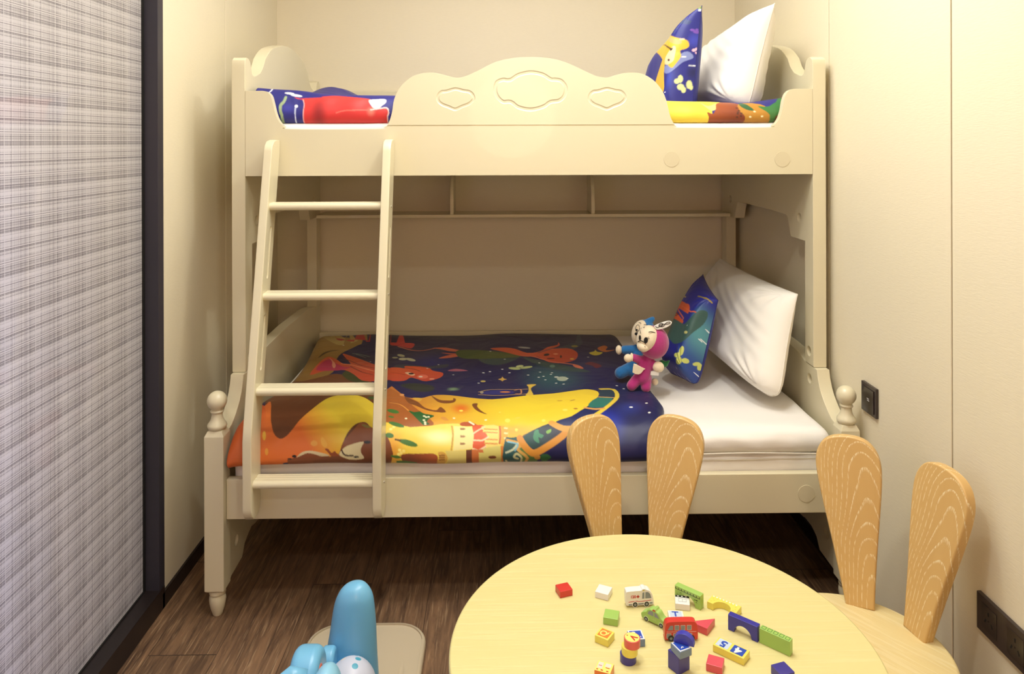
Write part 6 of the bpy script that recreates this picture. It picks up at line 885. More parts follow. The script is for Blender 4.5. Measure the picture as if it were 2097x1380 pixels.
# sliding door of woven-textile glass in a black frame
d = thing('door_1', 'sliding door of woven check textile glass in a black frame, left wall', 'door', (XL, 1.1, 0), world=True); d['kind'] = 'structure'
fr = obj('door_frame', join(box(XL-.075, XL+.004, 2.226, 2.262, 0, 2.25, .0015), box(XL-.075, XL+.004, -.03, .01, 0, 2.25, .0015), box(XL-.075, XL+.004, .01, 2.226, 2.19, 2.25, .0015)), FRAME, d)
obj('door_sill', box(XL-.075, XL+.008, .01, 2.255, 0, .066, .0015), BLACK_TRIM, d, label='dark brown threshold sill')
obj('gasket', join(box(XL-.052, XL-.036, 2.216, 2.227, .064, 2.19, 0), box(XL-.052, XL-.036, .01, 2.216, .0655, .070, 0)), GASKET, d)
obj('glass_pane', box(XL-.05, XL-.040, .01, 2.219, .066, 2.19, 0), woven_glass(), d)
# wall switch and sockets on the right wall
PLATE = plain('espresso_plate', (52, 42, 40), .38, coat=.2); PLATE2 = plain('espresso_plate_inner', (38, 30, 29), .3, coat=.3); MARK = plain('white_print', (220, 220, 220), .5); SLOT = plain('slot_black', (8, 7, 7), .8)
t = thing('light_switch', 'square dark brown rocker light switch on the right wall beside the bed post', 'light switch', (XR, 2.167, .64), world=True)
obj('switch_plate', box(XR-.009, XR, 2.124, 2.210, .596, .682, .0015), PLATE, t)
rk = obj('rocker', prism([(2.133, .606), (2.201, .606), (2.201, .672), (2.133, .672)], 'x', XR-.012, XR-.006, .001), PLATE2, t)
rk.data.transform(Matrix.Identity(4))
obj('indicator_mark', join(box(XR-.0125, XR-.0118, 2.158, 2.170, .641, .6428, 0), box(XR-.0125, XR-.0118, 2.156, 2.168, .636, .6378, 0)), MARK, rk)
t = thing('wall_socket', 'long dark brown triple wall socket low on the right wall', 'wall socket', (XR, 1.55, .293), world=True)
pl = obj('socket_plate', box(XR-.010, XR, 1.415, 1.671, .293, .377, .0015), PLATE, t)
for yc in (1.628, 1.543, 1.458):
    s = obj('socket_face', box(XR-.0115, XR-.005, yc-.026, yc+.026, .307, .363, .001), PLATE2, t)
    hs = []
    for dy, dz, wy, wz, a in ((0, .014, .004, .009, 0), (.011, -.006, .0035, .010, .5), (-.011, -.006, .0035, .010, -.5), (0, -.001, .003, .003, 0)):
        b_ = box(-.0004, .0003, -wy/2, wy/2, -wz/2, wz/2, 0); bmesh.ops.transform(b_, matrix=Matrix.Translation((XR-.0115, yc+dy, .334+dz)) @ Matrix.Rotation(a, 4, 'X'), verts=b_.verts); hs.append(b_)
    obj('pin_hole', join(*hs), SLOT, s)

# ---------------------------------------------------------------- bunk bed
BX0, BX1, T = -.867, 1.0685, .044
Y0, Y1, YF = 2.4083, 3.4063, 2.1894        # upper front, rear, lower front
bed = thing('bunk_bed', 'ivory lacquered wooden bunk bed with scalloped guard rail and arched ends', 'bunk bed', (.1, 2.9, 0), world=True)
yc = (Y0+Y1)/2
half = [(.4990, .66), (.4990, 1.650), (.494, 1.668), (.480, 1.6775), (.462, 1.6775), (.445, 1.668), (.434, 1.645), (.428, 1.629), (.412, 1.6235), (.391, 1.626), (.365, 1.634), (.343, 1.640), (.322, 1.655), (.309, 1.666), (.296, 1.683), (.286, 1.696),
        (.26, 1.714), (.228, 1.732), (.20, 1.743), (.166, 1.752), (.083, 1.769), (0, 1.774)]
top = [(yc-a, z) for a, z in half]+[(yc+a, z) for a, z in half[::-1][1:]]
inner = [(.4316, .66), (.4316, 1.064), (.314, 1.065), (.306, 1.075), (.292, 1.108), (.280, 1.128), (.268, 1.137), (.16, 1.140), (0, 1.141)]
inn = [(yc+a, z) for a, z in inner]+[(yc-a, z) for a, z in inner[::-1][1:]]
upper_outline = top+inn
low_top = [(YF+.029, .50), (YF+.029, .536), (2.248, .539), (2.262, .535), (2.285, .540), (2.312, .556), (2.334, .572), (2.352, .588), (2.368, .608), (2.380, .632), (2.388, .6585), (2.478, .6585), (2.51, .668), (2.55, .677), (2.645, .684), (2.9, .690), (3.19, .684), (3.27, .677), (3.33, .664), (3.4063, .6585)]
low_bot = [(3.4063, .02), (3.35, .02), (3.345, .07), (3.31, .09), (3.24, .115), (3.1, .118), (2.75, .118), (2.60, .116), (2.50, .124), (2.462, .133), (2.435, .127), (2.415, .121), (2.395, .113), (2.372, .082), (2.275, .078), (2.262, .068), (2.245, .066), (YF+.02, .066)]
for side, x0, x1, lb in ((-1, BX0, BX0+T, 'left'), (1, BX1-T, BX1, 'right')):
    xi = x1 if side < 0 else x0                     # inner face
    holes = [cyl((xi-side*.006, y, z), (xi+side*.02, y, z), .0170, 32) for y, z in ((2.52, 1.138), (3.279, 1.143), (2.443, .704), (3.372, .704))]
    p = obj('upper_end_panel', cut(prism(cr(upper_outline, 1, True), 'x', x0, x1, .003), holes), LACQ, bed, 30)
    hb = [cyl((xi+side*.012, y, z), (xi+side*.0195, y, z), .005, 12) for y, z in ((2.52, 1.138), (3.279, 1.143), (2.443, .704), (3.372, .704))]
    for h_ in hb: obj('bolt', h_, STEEL, p, label='steel bolt head in its recess')
    holes = [cyl((xi+side*.006*-1, y, z), (xi+side*.02, y, z), .0170, 32) for y, z in ((2.444, .613), (2.315, .465), (2.318, .165))]
    p = obj('lower_end_panel', cut(prism(low_top+low_bot, 'x', x0+.002, x1, .003), holes), LACQ, bed, 30)
    # square leg with a chamfered shoulder, turned finial and turned foot
    lx0, lx1 = (BX0-.004, BX0+.052) if side < 0 else (BX1-.054, BX1+.002)
    lc = (lx0+lx1)/2; ly0, ly1 = YF, YF+.056; lyc = YF+.028
    bm = bmesh.new()
    n = 8; ringz = []
    def sq(hx, hy, z): return [bm.verts.new((lc+a*hx, lyc+b*hy, z)) for a, b in ((-1, -1), (1, -1), (1, 1), (-1, 1))]
    lev = [sq(.020, .020, .075), sq(.0285, .028, .082), sq(.0285, .028, .536), sq(.024, .0235, .5445), sq(.021, .021, .551)]
    for a, b_ in zip(lev, lev[1:]):
        for k in range(4): bm.faces.new((a[k], a[(k+1) % 4], b_[(k+1) % 4], b_[k]))
    bm.faces.new(lev[0][::-1]); bm.faces.new(lev[-1])
    leg = obj('leg', bevel(bm, .0018, 2, 15), LACQ, bed)
    fin = [(0, 0), (.0215, 0), (.0225, .002), (.0265, .006), (.0280, .011), (.0268, .017), (.022, .023), (.0175, .032), (.0158, .042), (.0152, .050), (.0185, .0515), (.0195, .054), (.0185, .0565), (.0160, .058)]
    cz = .0845; fin += [(.0285*math.cos(a), cz+.0285*math.sin(a)) for a in np.linspace(-.97, math.pi/2, 18)]
    obj('finial', lathe(fin, (lc, lyc, .550), 44), LACQ, leg, 50)
    foot = [(0, 0), (.0120, 0), (.0140, .003), (.019, .018), (.0228, .034), (.0242, .046), (.0232, .056), (.0205, .060), (.0205, .062), (.0232, .064), (.0240, .068), (.0225, .073), (.0190, .0765), (0, .0765)]
    obj('turned_foot', lathe(foot, (lc, lyc, 0), 40), LACQ, leg, 50)
# guard rail with engraved cartouches
XA, XB = BX0+T, BX1-T
gt = [(XA+.0005, 1.2925), (XA+.0005, 1.568)]+[tuple(p) for p in cr(GUARD_TOP, 4)[1:]]+[(XB-.0005, 1.5719), (XB-.0005, 1.2925)]
gt = [(min(max(x, XA+.0005), XB-.0005), z) for x, z in gt]
mir = [(.5965+.1042*2-.5965+(.2025-x)-.0 , z) for x, z in []]
c2b = [(x+2*(.1010+.1445), z) for x, z in [(-(q[0]+.1445)-.1445, q[1]) for q in CART2]]
cutters = [ring_cutter(CARTOUCHE, Y0, .002, .0115), ring_cutter(CART2, Y0, .002, .0095), ring_cutter([(.3465+.1445+x+.0 , z) for x, z in CART2] if False else [(x+.4935, z) for x, z in CART2], Y0, .002, .0095),
           box(-.384, .585, Y0-.002, Y0+.0025, 1.4525, 1.4565, 0)]
gr = obj('guard_rail', cut(prism(gt, 'y', Y0, Y0+.026, .0028), cutters), LACQ, bed, 28)
for x, z in ((.560, 1.343), (.924, 1.342)): obj('plug_cap', cyl((x, Y0-.0012, z), (x, Y0+.001, z), .0255, 40, .0004), CAP, gr)
obj('back_rail', box(XA, XB, Y1-.028, Y1-.004, 1.2925, 1.633, .003), LACQ, bed)
fr_ = obj('front_rail', box(BX0+.053, BX1-.055, 2.2094, 2.2350, .284, .403, .003), LACQ, bed)
obj('plug_cap', cyl((.917, 2.2082, .3425), (.917, 2.2100, .3425), .0255, 40, .0004), CAP, fr_)
obj('back_rail', box(XA, XB, Y1-.028, Y1-.004, .284, .536, .003), LACQ, bed)
for z0 in (1.385, .305):
    ya = Y0+.03 if z0 > 1 else 2.24
    for k in range(13): x = -.76+k*.1405; obj('slat', box(x, x+.07, ya, Y1-.03, z0, z0+.018, .002, 1), LACQ, bed)
    for q0, q1 in ((ya-.004, ya+.022), (Y1-.05, Y1-.03)): obj('support_ledge', box(XA, XB, q0, q1, z0-.03, z0, .001), LACQ, bed)
sh = obj('shelf', box(-.800, 1.012, 3.235, Y1-.005, 1.069, 1.084, .003), LACQ, bed)
for x in (-.2185, .4010):
    pr = [(3.245, 1.084), (3.246, 1.14), (3.252, 1.18), (3.266, 1.215), (3.29, 1.245), (3.33, 1.265), (3.40, 1.275), (3.40, 1.084)]
    obj('shelf_divider', prism(cr(pr[:-2], 3).tolist()+pr[-2:], 'x', x, x+.0155, .0015), LACQ, sh)

# ladder hooked on the front
lad = thing('bed_ladder', 'ivory four-rung ladder leaning on the left front of the bunk bed', 'ladder', (-.535, 2.16, .31), world=True)
path_f = [(2.118, .35), (2.118, .545), (2.125, .585), (2.3155, 1.372)]      # front edge (y,z)
dep = .083
prof = [(2.124, .335), (2.140, .319), (2.160, .313), (2.180, .317), (2.196, .330), (2.203, .352), (2.203, .54), (2.210, .575), (2.4015, 1.372), (2.4035, 1.398), (2.402, 1.409), (2.372, 1.410), (2.345, 1.4055), (2.326, 1.392), (2.3175, 1.375), (2.125, .585), (2.118, .548), (2.118, .355)]
def slot(xa, xb, z0, z1):
    pts = []
    for z in (z0, z1):
        for a in np.linspace(0, math.pi, 9): 
            zz = z+(-1 if z == z0 else 1)*.008*math.sin(a); yy = .008*math.cos(a)*(1 if z == z0 else -1)
            yc_ = 2.125+(zz-.585)*(2.3155-2.125)/(1.372-.585)+.046
            pts.append((yc_-yy, zz))
    return prism(pts, 'x', xa, xb, 0)
for x0 in (-.7355, -.3665):
    x1 = x0+.0262
    cs = [slot(x1-.006, x1+.004, z0, z1) for z0, z1 in ((.995, 1.135), (.735, .875))]
    rail = obj('side_rail', cut(prism(prof, 'x', x0, x1, .0035), cs), LACQ, lad, 30)
    sc = [cyl((x1-.0005, y, z), (x1+.0015, y, z), .0035, 12) for y, z in ((2.325, 1.200), (2.262, .938), (2.192, .672), (2.165, .412))]
    for s_ in sc: obj('screw', s_, STEEL, rail)
for y, z in ((2.288, 1.203), (2.224, .938), (2.158, .675), (2.128, .419)):
    # rounded tread with anti-slip grooves
    pts = []
    for a in np.linspace(-math.pi/2, math.pi/2, 9): pts.append((y+.0115-.0115*math.cos(a), z+.0115*math.sin(a)))
    gy = [.018, .022, .026, .032, .036, .040, .046, .050]
    for i, q in enumerate(gy): pts.append((y+q, z+.0115-(.0015 if i % 3 == 1 else 0)))
    for a in np.linspace(math.pi/2, -math.pi/2, 9): pts.append((y+.052+.0115*math.cos(a), z+.0115*math.sin(a)))
    obj('rung', prism(pts, 'x', -.7355+.024, -.3665+.004, 0), LACQ, lad, 40)

# ---------------------------------------------------------------- bedding
def soft_box(x0, x1, y0, y1, z0, z1, r, seed, amp=.004, n=None):
    """mattress-like body: rounded all round, softly wrinkled"""
    bm = bmesh.new(); nx, ny, nz = n or (110, 50, 10)
    V = {}
    def vert(i, j, k):
        if (i, j, k) in V: return V[i, j, k]
        v = bm.verts.new((x0+(x1-x0)*i/nx, y0+(y1-y0)*j/ny, z0+(z1-z0)*k/nz)); V[i, j, k] = v; return v
    for i in range(nx):
        for j in range(ny):
            for k in (0, nz): bm.faces.new((vert(i, j, k), vert(i+1, j, k), vert(i+1, j+1, k), vert(i, j+1, k)))
    for i in range(nx):
        for k in range(nz):
            for j in (0, ny): bm.faces.new((vert(i, j, k), vert(i+1, j, k), vert(i+1, j, k+1), vert(i, j, k+1)))
    for j in range(ny):
        for k in range(nz):
            for i in (0, nx): bm.faces.new((vert(i, j, k), vert(i, j+1, k), vert(i, j+1, k+1), vert(i, j, k+1)))
    c = np.array([v.co for v in bm.verts]); lo = np.array([x0+r, y0+r, z0+r]); hi = np.array([x1-r, y1-r, z1-r])
    q = np.clip(c, lo, hi); d = c-q; L = np.linalg.norm(d, axis=1); m = L > 1e-9
    c[m] = q[m]+d[m]/L[m][:, None]*r
    w_ = wav(c[:, 0]*2.4+c[:, 2]*4, c[:, 1]*2.0+c[:, 2]*7, seed); w2 = wav(c[:, 0]*9, c[:, 2]*9+c[:, 1]*3, seed+1)
    c[:, 2] += amp*w_*(c[:, 2] > (z0+z1)/2); c[:, 1] -= (amp*.8*w_+amp*.45*w2)*(c[:, 1] < y0+r*1.2)
    for v, p in zip(bm.verts, c): v.co = p
    return bm
def bed_linen(name, label, bm, loc, seam=None):
    o = obj(name, bm, SHEET, smooth=180); origin_to(o, loc); tag(o, label, name.replace('_', ' ')); return o
mt = thing('mattress', 'white sheeted mattress lying in the lower bunk under the quilted pad', 'mattress', (.1, 2.8, .325), world=True)
obj('cover', soft_box(-.805, 1.010, 2.238, 3.36, .3235, .4475, .02, 21, .005), SHEET, mt, 180)
obj('piping', tube([(x, 2.2365+.001*math.sin(x*9), .436+.0015*math.sin(x*7)) for x in np.linspace(-.79, .995, 60)], .0022, 6), SEAM, mt, 180)
pad = thing('mattress_pad', 'thick white mattress pad on the lower bunk, bare at the pillow end', 'mattress pad', (.1, 2.8, .45), world=True)
obj('cover', soft_box(-.785, 1.008, 2.224, 3.35, .450, .5235, .034, 33, .005), SHEET, pad, 180)
obj('piping', tube([(x, 2.2225+.002*math.sin(x*8+1), .458+.002*math.sin(x*11)) for x in np.linspace(-.78, .985, 60)], .002, 6), SEAM, pad, 180)
um = thing('mattress', 'white sheeted mattress lying in the upper bunk behind the scalloped guard rail', 'mattress', (.1, 2.9, 1.405), world=True)
obj('cover', soft_box(-.815, 1.015, 2.442, 3.37, 1.4045, 1.463, .018, 41, .003), SHEET, um, 180)

P, A, B = lower_duvet_grid(760, 620)
me = grid_mesh(P); set_pattern(me, paint(A, B, lin((12, 16, 72))[:3], LOWER_ART))
o = obj('duvet', me, BUTTERFLY_CLOTH, smooth=180); origin_to(o, (-.14, 2.8, .52))
m = o.modifiers.new('thickness', 'SOLIDIFY'); m.thickness = .004; m.offset = -1
tag(o, 'dark blue duvet printed with orange fairies, smiling yellow moon and castle, lower bunk', 'duvet')
P, A, B = upper_duvet_grid(820, 500)
me = grid_mesh(P); set_pattern(me, paint(A, B, lin((36, 36, 120))[:3], UPPER_ART))
o = obj('duvet', me, BUTTERFLY_CLOTH, smooth=180); origin_to(o, (.08, 2.8, 1.50))
m = o.modifiers.new('thickness', 'SOLIDIFY'); m.thickness = .004; m.offset = -1
tag(o, 'blue, red and yellow printed duvet on the upper bunk behind the guard rail', 'duvet')

def cushion(K, mat, name, label, art=None, base=(24, 26, 104), back=None):
    K = dict(K); P1, U, V = pillow_grid(side=1, **K); P2, _, _ = pillow_grid(side=-1, **K)
    n1 = len(U); P2 = P2[:, ::-1]
    me1 = grid_mesh(P1); me2 = grid_mesh(P2)
    if art is not None:
        set_pattern(me1, paint(U, V, lin(base)[:3], art)); c = np.empty(U.shape+(3,)); c[:] = lin(back or base)[:3]; set_pattern(me2, c)
    bm = bmesh.new(); bm.from_mesh(me1); bm.from_mesh(me2); bmesh.ops.remove_doubles(bm, verts=bm.verts, dist=.0002)
    c0 = P1.reshape(-1, 3).mean(0); zb = P1[..., 2].min()
    t = thing(name, label, 'pillow' if name == 'pillow' else 'cushion', (float(c0[0]), float(c0[1]), float(zb)), world=True)
    body = obj('cover', bm, mat, t, 180)
    # stitched edge all round
    E = np.concatenate([P1[:-1, 0], P1[-1, :-1], P1[:0:-1, -1], P1[0, :0:-1]])[::3]
    obj('seam', tube(E.tolist(), .0022 if art is None else .0012, 6, True), SEAM if art is None else plain('blue_seam', (28, 28, 96), .5), t, 180)
    bpy.data.meshes.remove(me1); bpy.data.meshes.remove(me2)
    return t
cushion(LOWER_PILLOW, PILLOWC, 'pillow', 'large white pillow leaning on the right end panel in the lower bunk')
cushion(UPPER_PILLOW, PILLOWC, 'pillow', 'large white pillow standing upright in the upper bunk behind the blue cushion')
cushion(LOWER_CUSHION, BUTTERFLY_CLOTH, 'cushion', 'blue fairy cushion with two yellow butterflies in the lower bunk behind the plush toys', LOWER_CUSHION_ART, (28, 34, 132))
cushion(UPPER_CUSHION, BUTTERFLY_CLOTH, 'cushion', 'dark blue cushion with blond fairy print standing in the upper bunk', UPPER_CUSHION_ART, (30, 34, 124))

# ---------------------------------------------------------------- plush toys on the lower bunk
PINK = plain('magenta_plush', (168, 36, 112), .95, sheen=.6, bump=.5, bscale=260); BLUEP = plain('blue_plush', (28, 104, 164), .95, sheen=.5, bump=.5, bscale=260)
CREAM = plain('cream_plush', (232, 216, 186), .9, sheen=.4, bump=.4, bscale=260); INK = plain('black_stitching', (14, 12, 14), .7); GREENP = plain('green_plush', (22, 104, 56), .9, sheen=.4, bump=.4)
def doll_frame(Yd, ox=1240, oy=630, s=7.2625):
    k = Yd/FPX
    def w3(x, y, dy=0):
        px, py = ox+x/s, oy+y/s; yy = Yd+dy
        return Vector((((px-1048.5)/FPX+.0165+.00003*(HORIZON-py)/10)*yy, yy, CAM_H-(py-HORIZON)*yy/FPX))
    def r(v): return v/s*k
    return w3, r
W3, rr_ = doll_frame(2.50)
dz = 0
t = thing('plush_toy', 'magenta plush toy with cream face and pocket sitting on the duvet edge', 'plush toy', tuple(W3(560, 1275)), world=True)
obj('body', blob([ball(W3(728, 530, .0), (rr_(228), rr_(215), rr_(245))), pill(W3(600, 840), rr_(118), W3(560, 1040), rr_(130)),
                  pill(W3(500, 1060), rr_(85), W3(400, 1175, -.01), rr_(78)), pill(W3(620, 1060), rr_(85), W3(612, 1200, -.012), rr_(78)),
                  pill(W3(540, 800), rr_(70), W3(425, 755, -.01), rr_(58)), pill(W3(680, 850), rr_(80), W3(760, 890, -.012), rr_(70))], .0028, 4), PINK, t, 180)
def ell_front(W, r, e, x, y):
    'front depth of an ellipsoid e=(cx,cy,dy,rx,ry,rz,tilt) at a point of the drawing'
    cx, cy, dy, rx, ry, rz, tl = e; c, s = math.cos(math.radians(tl)), math.sin(math.radians(tl))
    u, v = x-cx, y-cy; a, b_ = (u*c+v*s)/rx, (-u*s+v*c)/rz; q = 1-a*a-b_*b_
    return dy-r(ry)*math.sqrt(q) if q > 0 else 9
def face_ball(W, r, e): return ball(W(e[0], e[1], e[2]), (r(e[3]), r(e[4]), r(e[5])), 32, Matrix.Rotation(math.radians(e[6]), 3, 'Y'))
FACE = (632, 470, -.012, 152, 190, 196, 22); MUZ = (566, 592, -.030, 88, 120, 74, 18)
def on_face(x, y): return W3(x, y, min(ell_front(W3, rr_, FACE, x, y), ell_front(W3, rr_, MUZ, x, y), -.004)-.0004)
obj('face', face_ball(W3, rr_, FACE), CREAM, t, 180)
obj('muzzle', face_ball(W3, rr_, MUZ), CREAM, t, 180)
def strokes(name, parts, par, mat=INK):
    for p_ in parts: obj(name, p_, mat, par, 180)
def st(pts, r): return tube([on_face(*p) for p in cr(pts, 4)], r, 6)
strokes('eye', [ball(on_face(612, 498), (rr_(30), rr_(9), rr_(44)), 16), ball(on_face(522, 462), (rr_(17), rr_(9), rr_(38)), 16)], t)
strokes('eyelash', [st([(628, 462), (640, 460), (656, 448)], .0007), st([(632, 480), (645, 478), (662, 468)], .0007)], t)
strokes('eyebrow', [st([(652, 380), (690, 372), (730, 382), (768, 402)], .0013), st([(580, 270), (610, 268), (642, 278)], .0010), st([(592, 302), (545, 320), (525, 355), (532, 395)], .0008)], t)
strokes('mouth', [st([(492, 522), (530, 505), (580, 525), (620, 570), (640, 615)], .0013), st([(595, 588), (605, 612), (618, 636)], .0010)], t)
obj('hand', ball(W3(345, 765, -.014), (rr_(62), rr_(50), rr_(62))), CREAM, t, 180); obj('hand', ball(W3(798, 900, -.020), (rr_(86), rr_(60), rr_(80))), CREAM, t, 180)
obj('cuff', ball(W3(400, 750, -.011), (rr_(26), rr_(52), rr_(62))), CREAM, t, 180)
obj('pocket', prism([(W3(x, y, -.028).x, W3(x, y, -.028).z) for x, y in ((432, 848), (475, 862), (540, 898), (602, 925), (575, 945), (545, 985), (505, 1008), (455, 1002), (414, 978), (420, 910))], 'y', 2.50-rr_(134)-.0005, 2.50-rr_(100), .002), CREAM, t)
obj('tail', ball(W3(748, 1120, .012), rr_(50)), CREAM, t, 180)
obj('leaf_tail', blob([pill(W3(855, 850, .012), rr_(58), W3(905, 860, .008), rr_(42)), pill(W3(905, 860, .008), rr_(38), W3(962, 805, .004), rr_(12))], .0025, 2), GREENP, t, 180)
ear = obj('ear', prism([(W3(x, y, -.026).x, W3(x, y, -.026).z) for x, y in cr([(738, 300), (760, 275), (860, 235), (950, 213), (995, 225), (995, 255), (940, 300), (860, 330), (775, 342)], 3, True)], 'y', 2.472, 2.479, .002), plain('white_felt', (240, 238, 232), .8), t)
strokes('clef_mark', [tube([W3(x, y, -.0285) for x, y in cr([(760, 288), (768, 312), (800, 305), (850, 285), (868, 262), (845, 248), (812, 262), (812, 290), (850, 300), (880, 285), (920, 240), (965, 228), (975, 245), (930, 262), (870, 262), (800, 285)], 3)], .0011, 6)], ear)
obj('cloth_tag', prism([(W3(x, y, -.026).x, W3(x, y, -.026).z) for x, y in ((690, 962), (808, 975), (804, 1028), (682, 1018))], 'y', 2.474, 2.4755, 0), plain('white_tag', (226, 222, 214), .7), t)
W3, rr_ = doll_frame(2.60)
t = thing('plush_toy', 'blue plush toy with cream face reaching left behind the magenta one', 'plush toy', tuple(W3(330, 1060)), world=True)
obj('body', blob([ball(W3(590, 410, .0), (rr_(185), rr_(180), rr_(215))), pill(W3(470, 700), rr_(100), W3(430, 930), rr_(125)), pill(W3(400, 900), rr_(85), W3(230, 985, -.01), rr_(88)), pill(W3(500, 950), rr_(80), W3(560, 1040, 0), rr_(75)),
                  pill(W3(450, 640), rr_(72), W3(290, 640, -.005), rr_(66)), pill(W3(650, 230), rr_(60), W3(715, 180), rr_(36))], .003, 4), BLUEP, t, 180)
FACE = (526, 385, -.006, 122, 165, 188, 16); MUZ = (505, 470, -.012, 90, 150, 80, 10)
obj('face', face_ball(W3, rr_, FACE), CREAM, t, 180)
obj('hand', ball(W3(208, 640, -.006), (rr_(48), rr_(50), rr_(68))), CREAM, t, 180)
strokes('nose', [ball(on_face(470, 402), (rr_(28), rr_(12), rr_(22)), 16)], t)
strokes('eye', [tube([on_face(486+30*math.cos(a), 320+50*math.sin(a)-10*math.cos(a)) for a in np.linspace(0, 6.1, 18)], .0009, 6), ball(on_face(475, 345), (rr_(14), rr_(6), rr_(16)), 12)], t)
strokes('eyebrow', [st([(503, 238), (522, 236), (538, 250)], .0010)], t)

# ---------------------------------------------------------------- table
TX, TY, TZ, TR = .302, 1.394, .45, .400
t = thing('round_table', "pale birch round children's table strewn with toy blocks", 'table', (TX, TY, 0))
obj('tabletop', lathe([(0, TZ-.024), (TR-.006, TZ-.024), (TR-.001, TZ-.020), (TR, TZ-.014), (TR, TZ-.006), (TR-.0015, TZ-.0015), (TR-.005, TZ), (0, TZ)], (0, 0, 0), 160), BIRCH, t, 50)
for a in (45, 135, 225, 315):
    c, s = math.cos(math.radians(a)), math.sin(math.radians(a))
    b_ = bmesh.new(); L0 = Vector((c*.22, s*.22, TZ-.024)); L1 = Vector((c*.27, s*.27, 0))
    rings = []
    for k in range(9):
        f = k/8; p = L0.lerp(L1, f); r = .026-.009*f
        rings.append([b_.verts.new(p+Vector((r*math.cos(q), r*math.sin(q), 0))) for q in np.linspace(0, 2*math.pi, 24, endpoint=False)])
    for A_, B_ in zip(rings, rings[1:]):
        for k in range(24): b_.faces.new((A_[k], A_[(k+1) % 24], B_[(k+1) % 24], B_[k]))
    b_.faces.new(rings[0][::-1]); b_.faces.new(rings[-1])
    obj('leg', b_, BIRCH, t, 50)
ap = bmesh.new()
obj('apron', lathe([(.245, TZ-.060), (.262, TZ-.060), (.262, TZ-.024), (.245, TZ-.024), (.245, TZ-.060)], (0, 0, 0), 64), BIRCH, t, 50)

# ---------------------------------------------------------------- chairs with rabbit-ear backs
def make_chair(loc, ang, label):
    """local +x points to the back of the chair"""
    t = thing('rabbit_ear_chair', label, 'chair', (loc[0], loc[1], 0), math.radians(ang), 'rabbit-ear chairs around the round table')
    R, H = .208, .26
    obj('seat', lathe([(0, H-.030), (R-.010, H-.030), (R-.002, H-.025), (R, H-.018), (R, H-.009), (R-.003, H-.003), (R-.009, H), (0, H)], (0, 0, 0), 96), SEATW, t, 50)
    for sgn in (1, -1):
        # ear outline in its own plane (w, h)
        pts = [(-.0325, -.004)]
        L = .395; rt = .074
        side = [(.0325, -.004), (.036, .03), (.050, .13), (.064, .22), (.0725, .28), (.0755, .315), (.0745, .340), (.068, .362), (.056, .380), (.040, .391), (.020, .3965), (0, .398)]
        sm = cr(side, 4)
        out = [tuple(p) for p in sm]+[(-p[0], p[1]) for p in sm[::-1][1:]]
        bm = prism(out, 'x', -.0135, .0135, .008, 4)
        a = math.radians(23*sgn)
        lean = math.radians(7.7); fan = math.radians(5.2)*sgn
        M = Matrix.Rotation(a, 4, 'Z') @ Matrix.Translation((.1735, 0, H)) @ Matrix.Rotation(lean, 4, 'Y') @ Matrix.Rotation(-fan, 4, 'X')
        e = obj('ear_back', bm, ASH, t, 40); e.matrix_local = M
    for q in (40, 140, 220, 320):
        c, s = math.cos(math.radians(q)), math.sin(math.radians(q))
        obj('leg', join(tube([Vector((c*.13, s*.13, H-.03)).lerp(Vector((c*.165, s*.165, 0)), f) for f in np.linspace(0, 1, 7)], [.021, .020, .019, .018, .017, .016, .015], 20)), SEATW, t, 50)
    return t
make_chair((.797, 1.659), 37, 'pale wooden chair with two rabbit-ear backs at the right of the table')
make_chair((.357, 1.822), 88, 'wooden chair with two rabbit-ear backs behind the table, in front of the bed')

# ---------------------------------------------------------------- toy blocks on the table
def paintm(n, c, rough=.4): return plain(n, tuple(v*.95 for v in c), rough, coat=.3)
RED, WHITE, GREEN, YEL, ORG = paintm('red_paint', (206, 52, 42)), paintm('white_paint', (238, 234, 228)), paintm('green_paint', (158, 196, 96)), paintm('yellow_paint', (236, 220, 96)), paintm('orange_paint', (226, 116, 44))
ROSE, NAVY, SLATE = paintm('rose_paint', (214, 78, 92)), paintm('navy_paint', (54, 46, 140)), paintm('slate_blue_paint', (112, 134, 168))
PBLUE, PALE, PORG, PWHITE, PBLK, PGREY, PGRN = paintm('blue_print', (36, 74, 180)), paintm('pale_blue_print', (196, 212, 232)), paintm('orange_print', (222, 128, 50)), paintm('white_print_ink', (244, 242, 236)), paintm('black_print', (24, 24, 26)), paintm('grey_print', (134, 140, 146)), paintm('dark_green_print', (52, 110, 48))
LYEL, LRED = paintm('light_yellow_print', (240, 226, 120)), paintm('red_print', (196, 40, 34))
GRP = 'wooden toy blocks scattered on the round table'
def block(name, label, cat, c, ang, z=TZ, tilt=None):
    t = thing(name, label, cat, (c[0], c[1], z), math.radians(ang), GRP)
    return t
def cube(name, label, c, ang, lx, ly, h, mat, z=TZ):
    t = block(name, label, 'toy block', c, ang, z)
    obj('body', box(-lx/2, lx/2, -ly/2, ly/2, 0, h, .0012, 2), mat, t); t['h'] = h; return t
def onTop(t, name, parts, mat, dz=.0): obj(name, join(*parts) if isinstance(parts, (list, tuple)) else parts, mat, t, None)
def slab(x0, x1, y0, y1, z, d=.0003): return box(x0, x1, y0, y1, z-.0002, z+d, 0)
def letters(t, s, size, x, y, z, rot, mat, nm='printed_letter', bold=0):
    me = text_mesh(s, size, .0003, Matrix.Translation((x, y, z)) @ Matrix.Rotation(math.radians(rot), 4, 'Z'), bold=bold); obj(nm, me, mat, t, None)
H0 = .0138
cube('toy_block', 'plain red block, farthest left on the table', (.1323, 1.5595), -71.5, .0275, .0285, .0135, RED)
cube('toy_block', 'plain white block left of the ambulance', (.215, 1.5499), -25.9, .0289, .0291, .0133, WHITE)
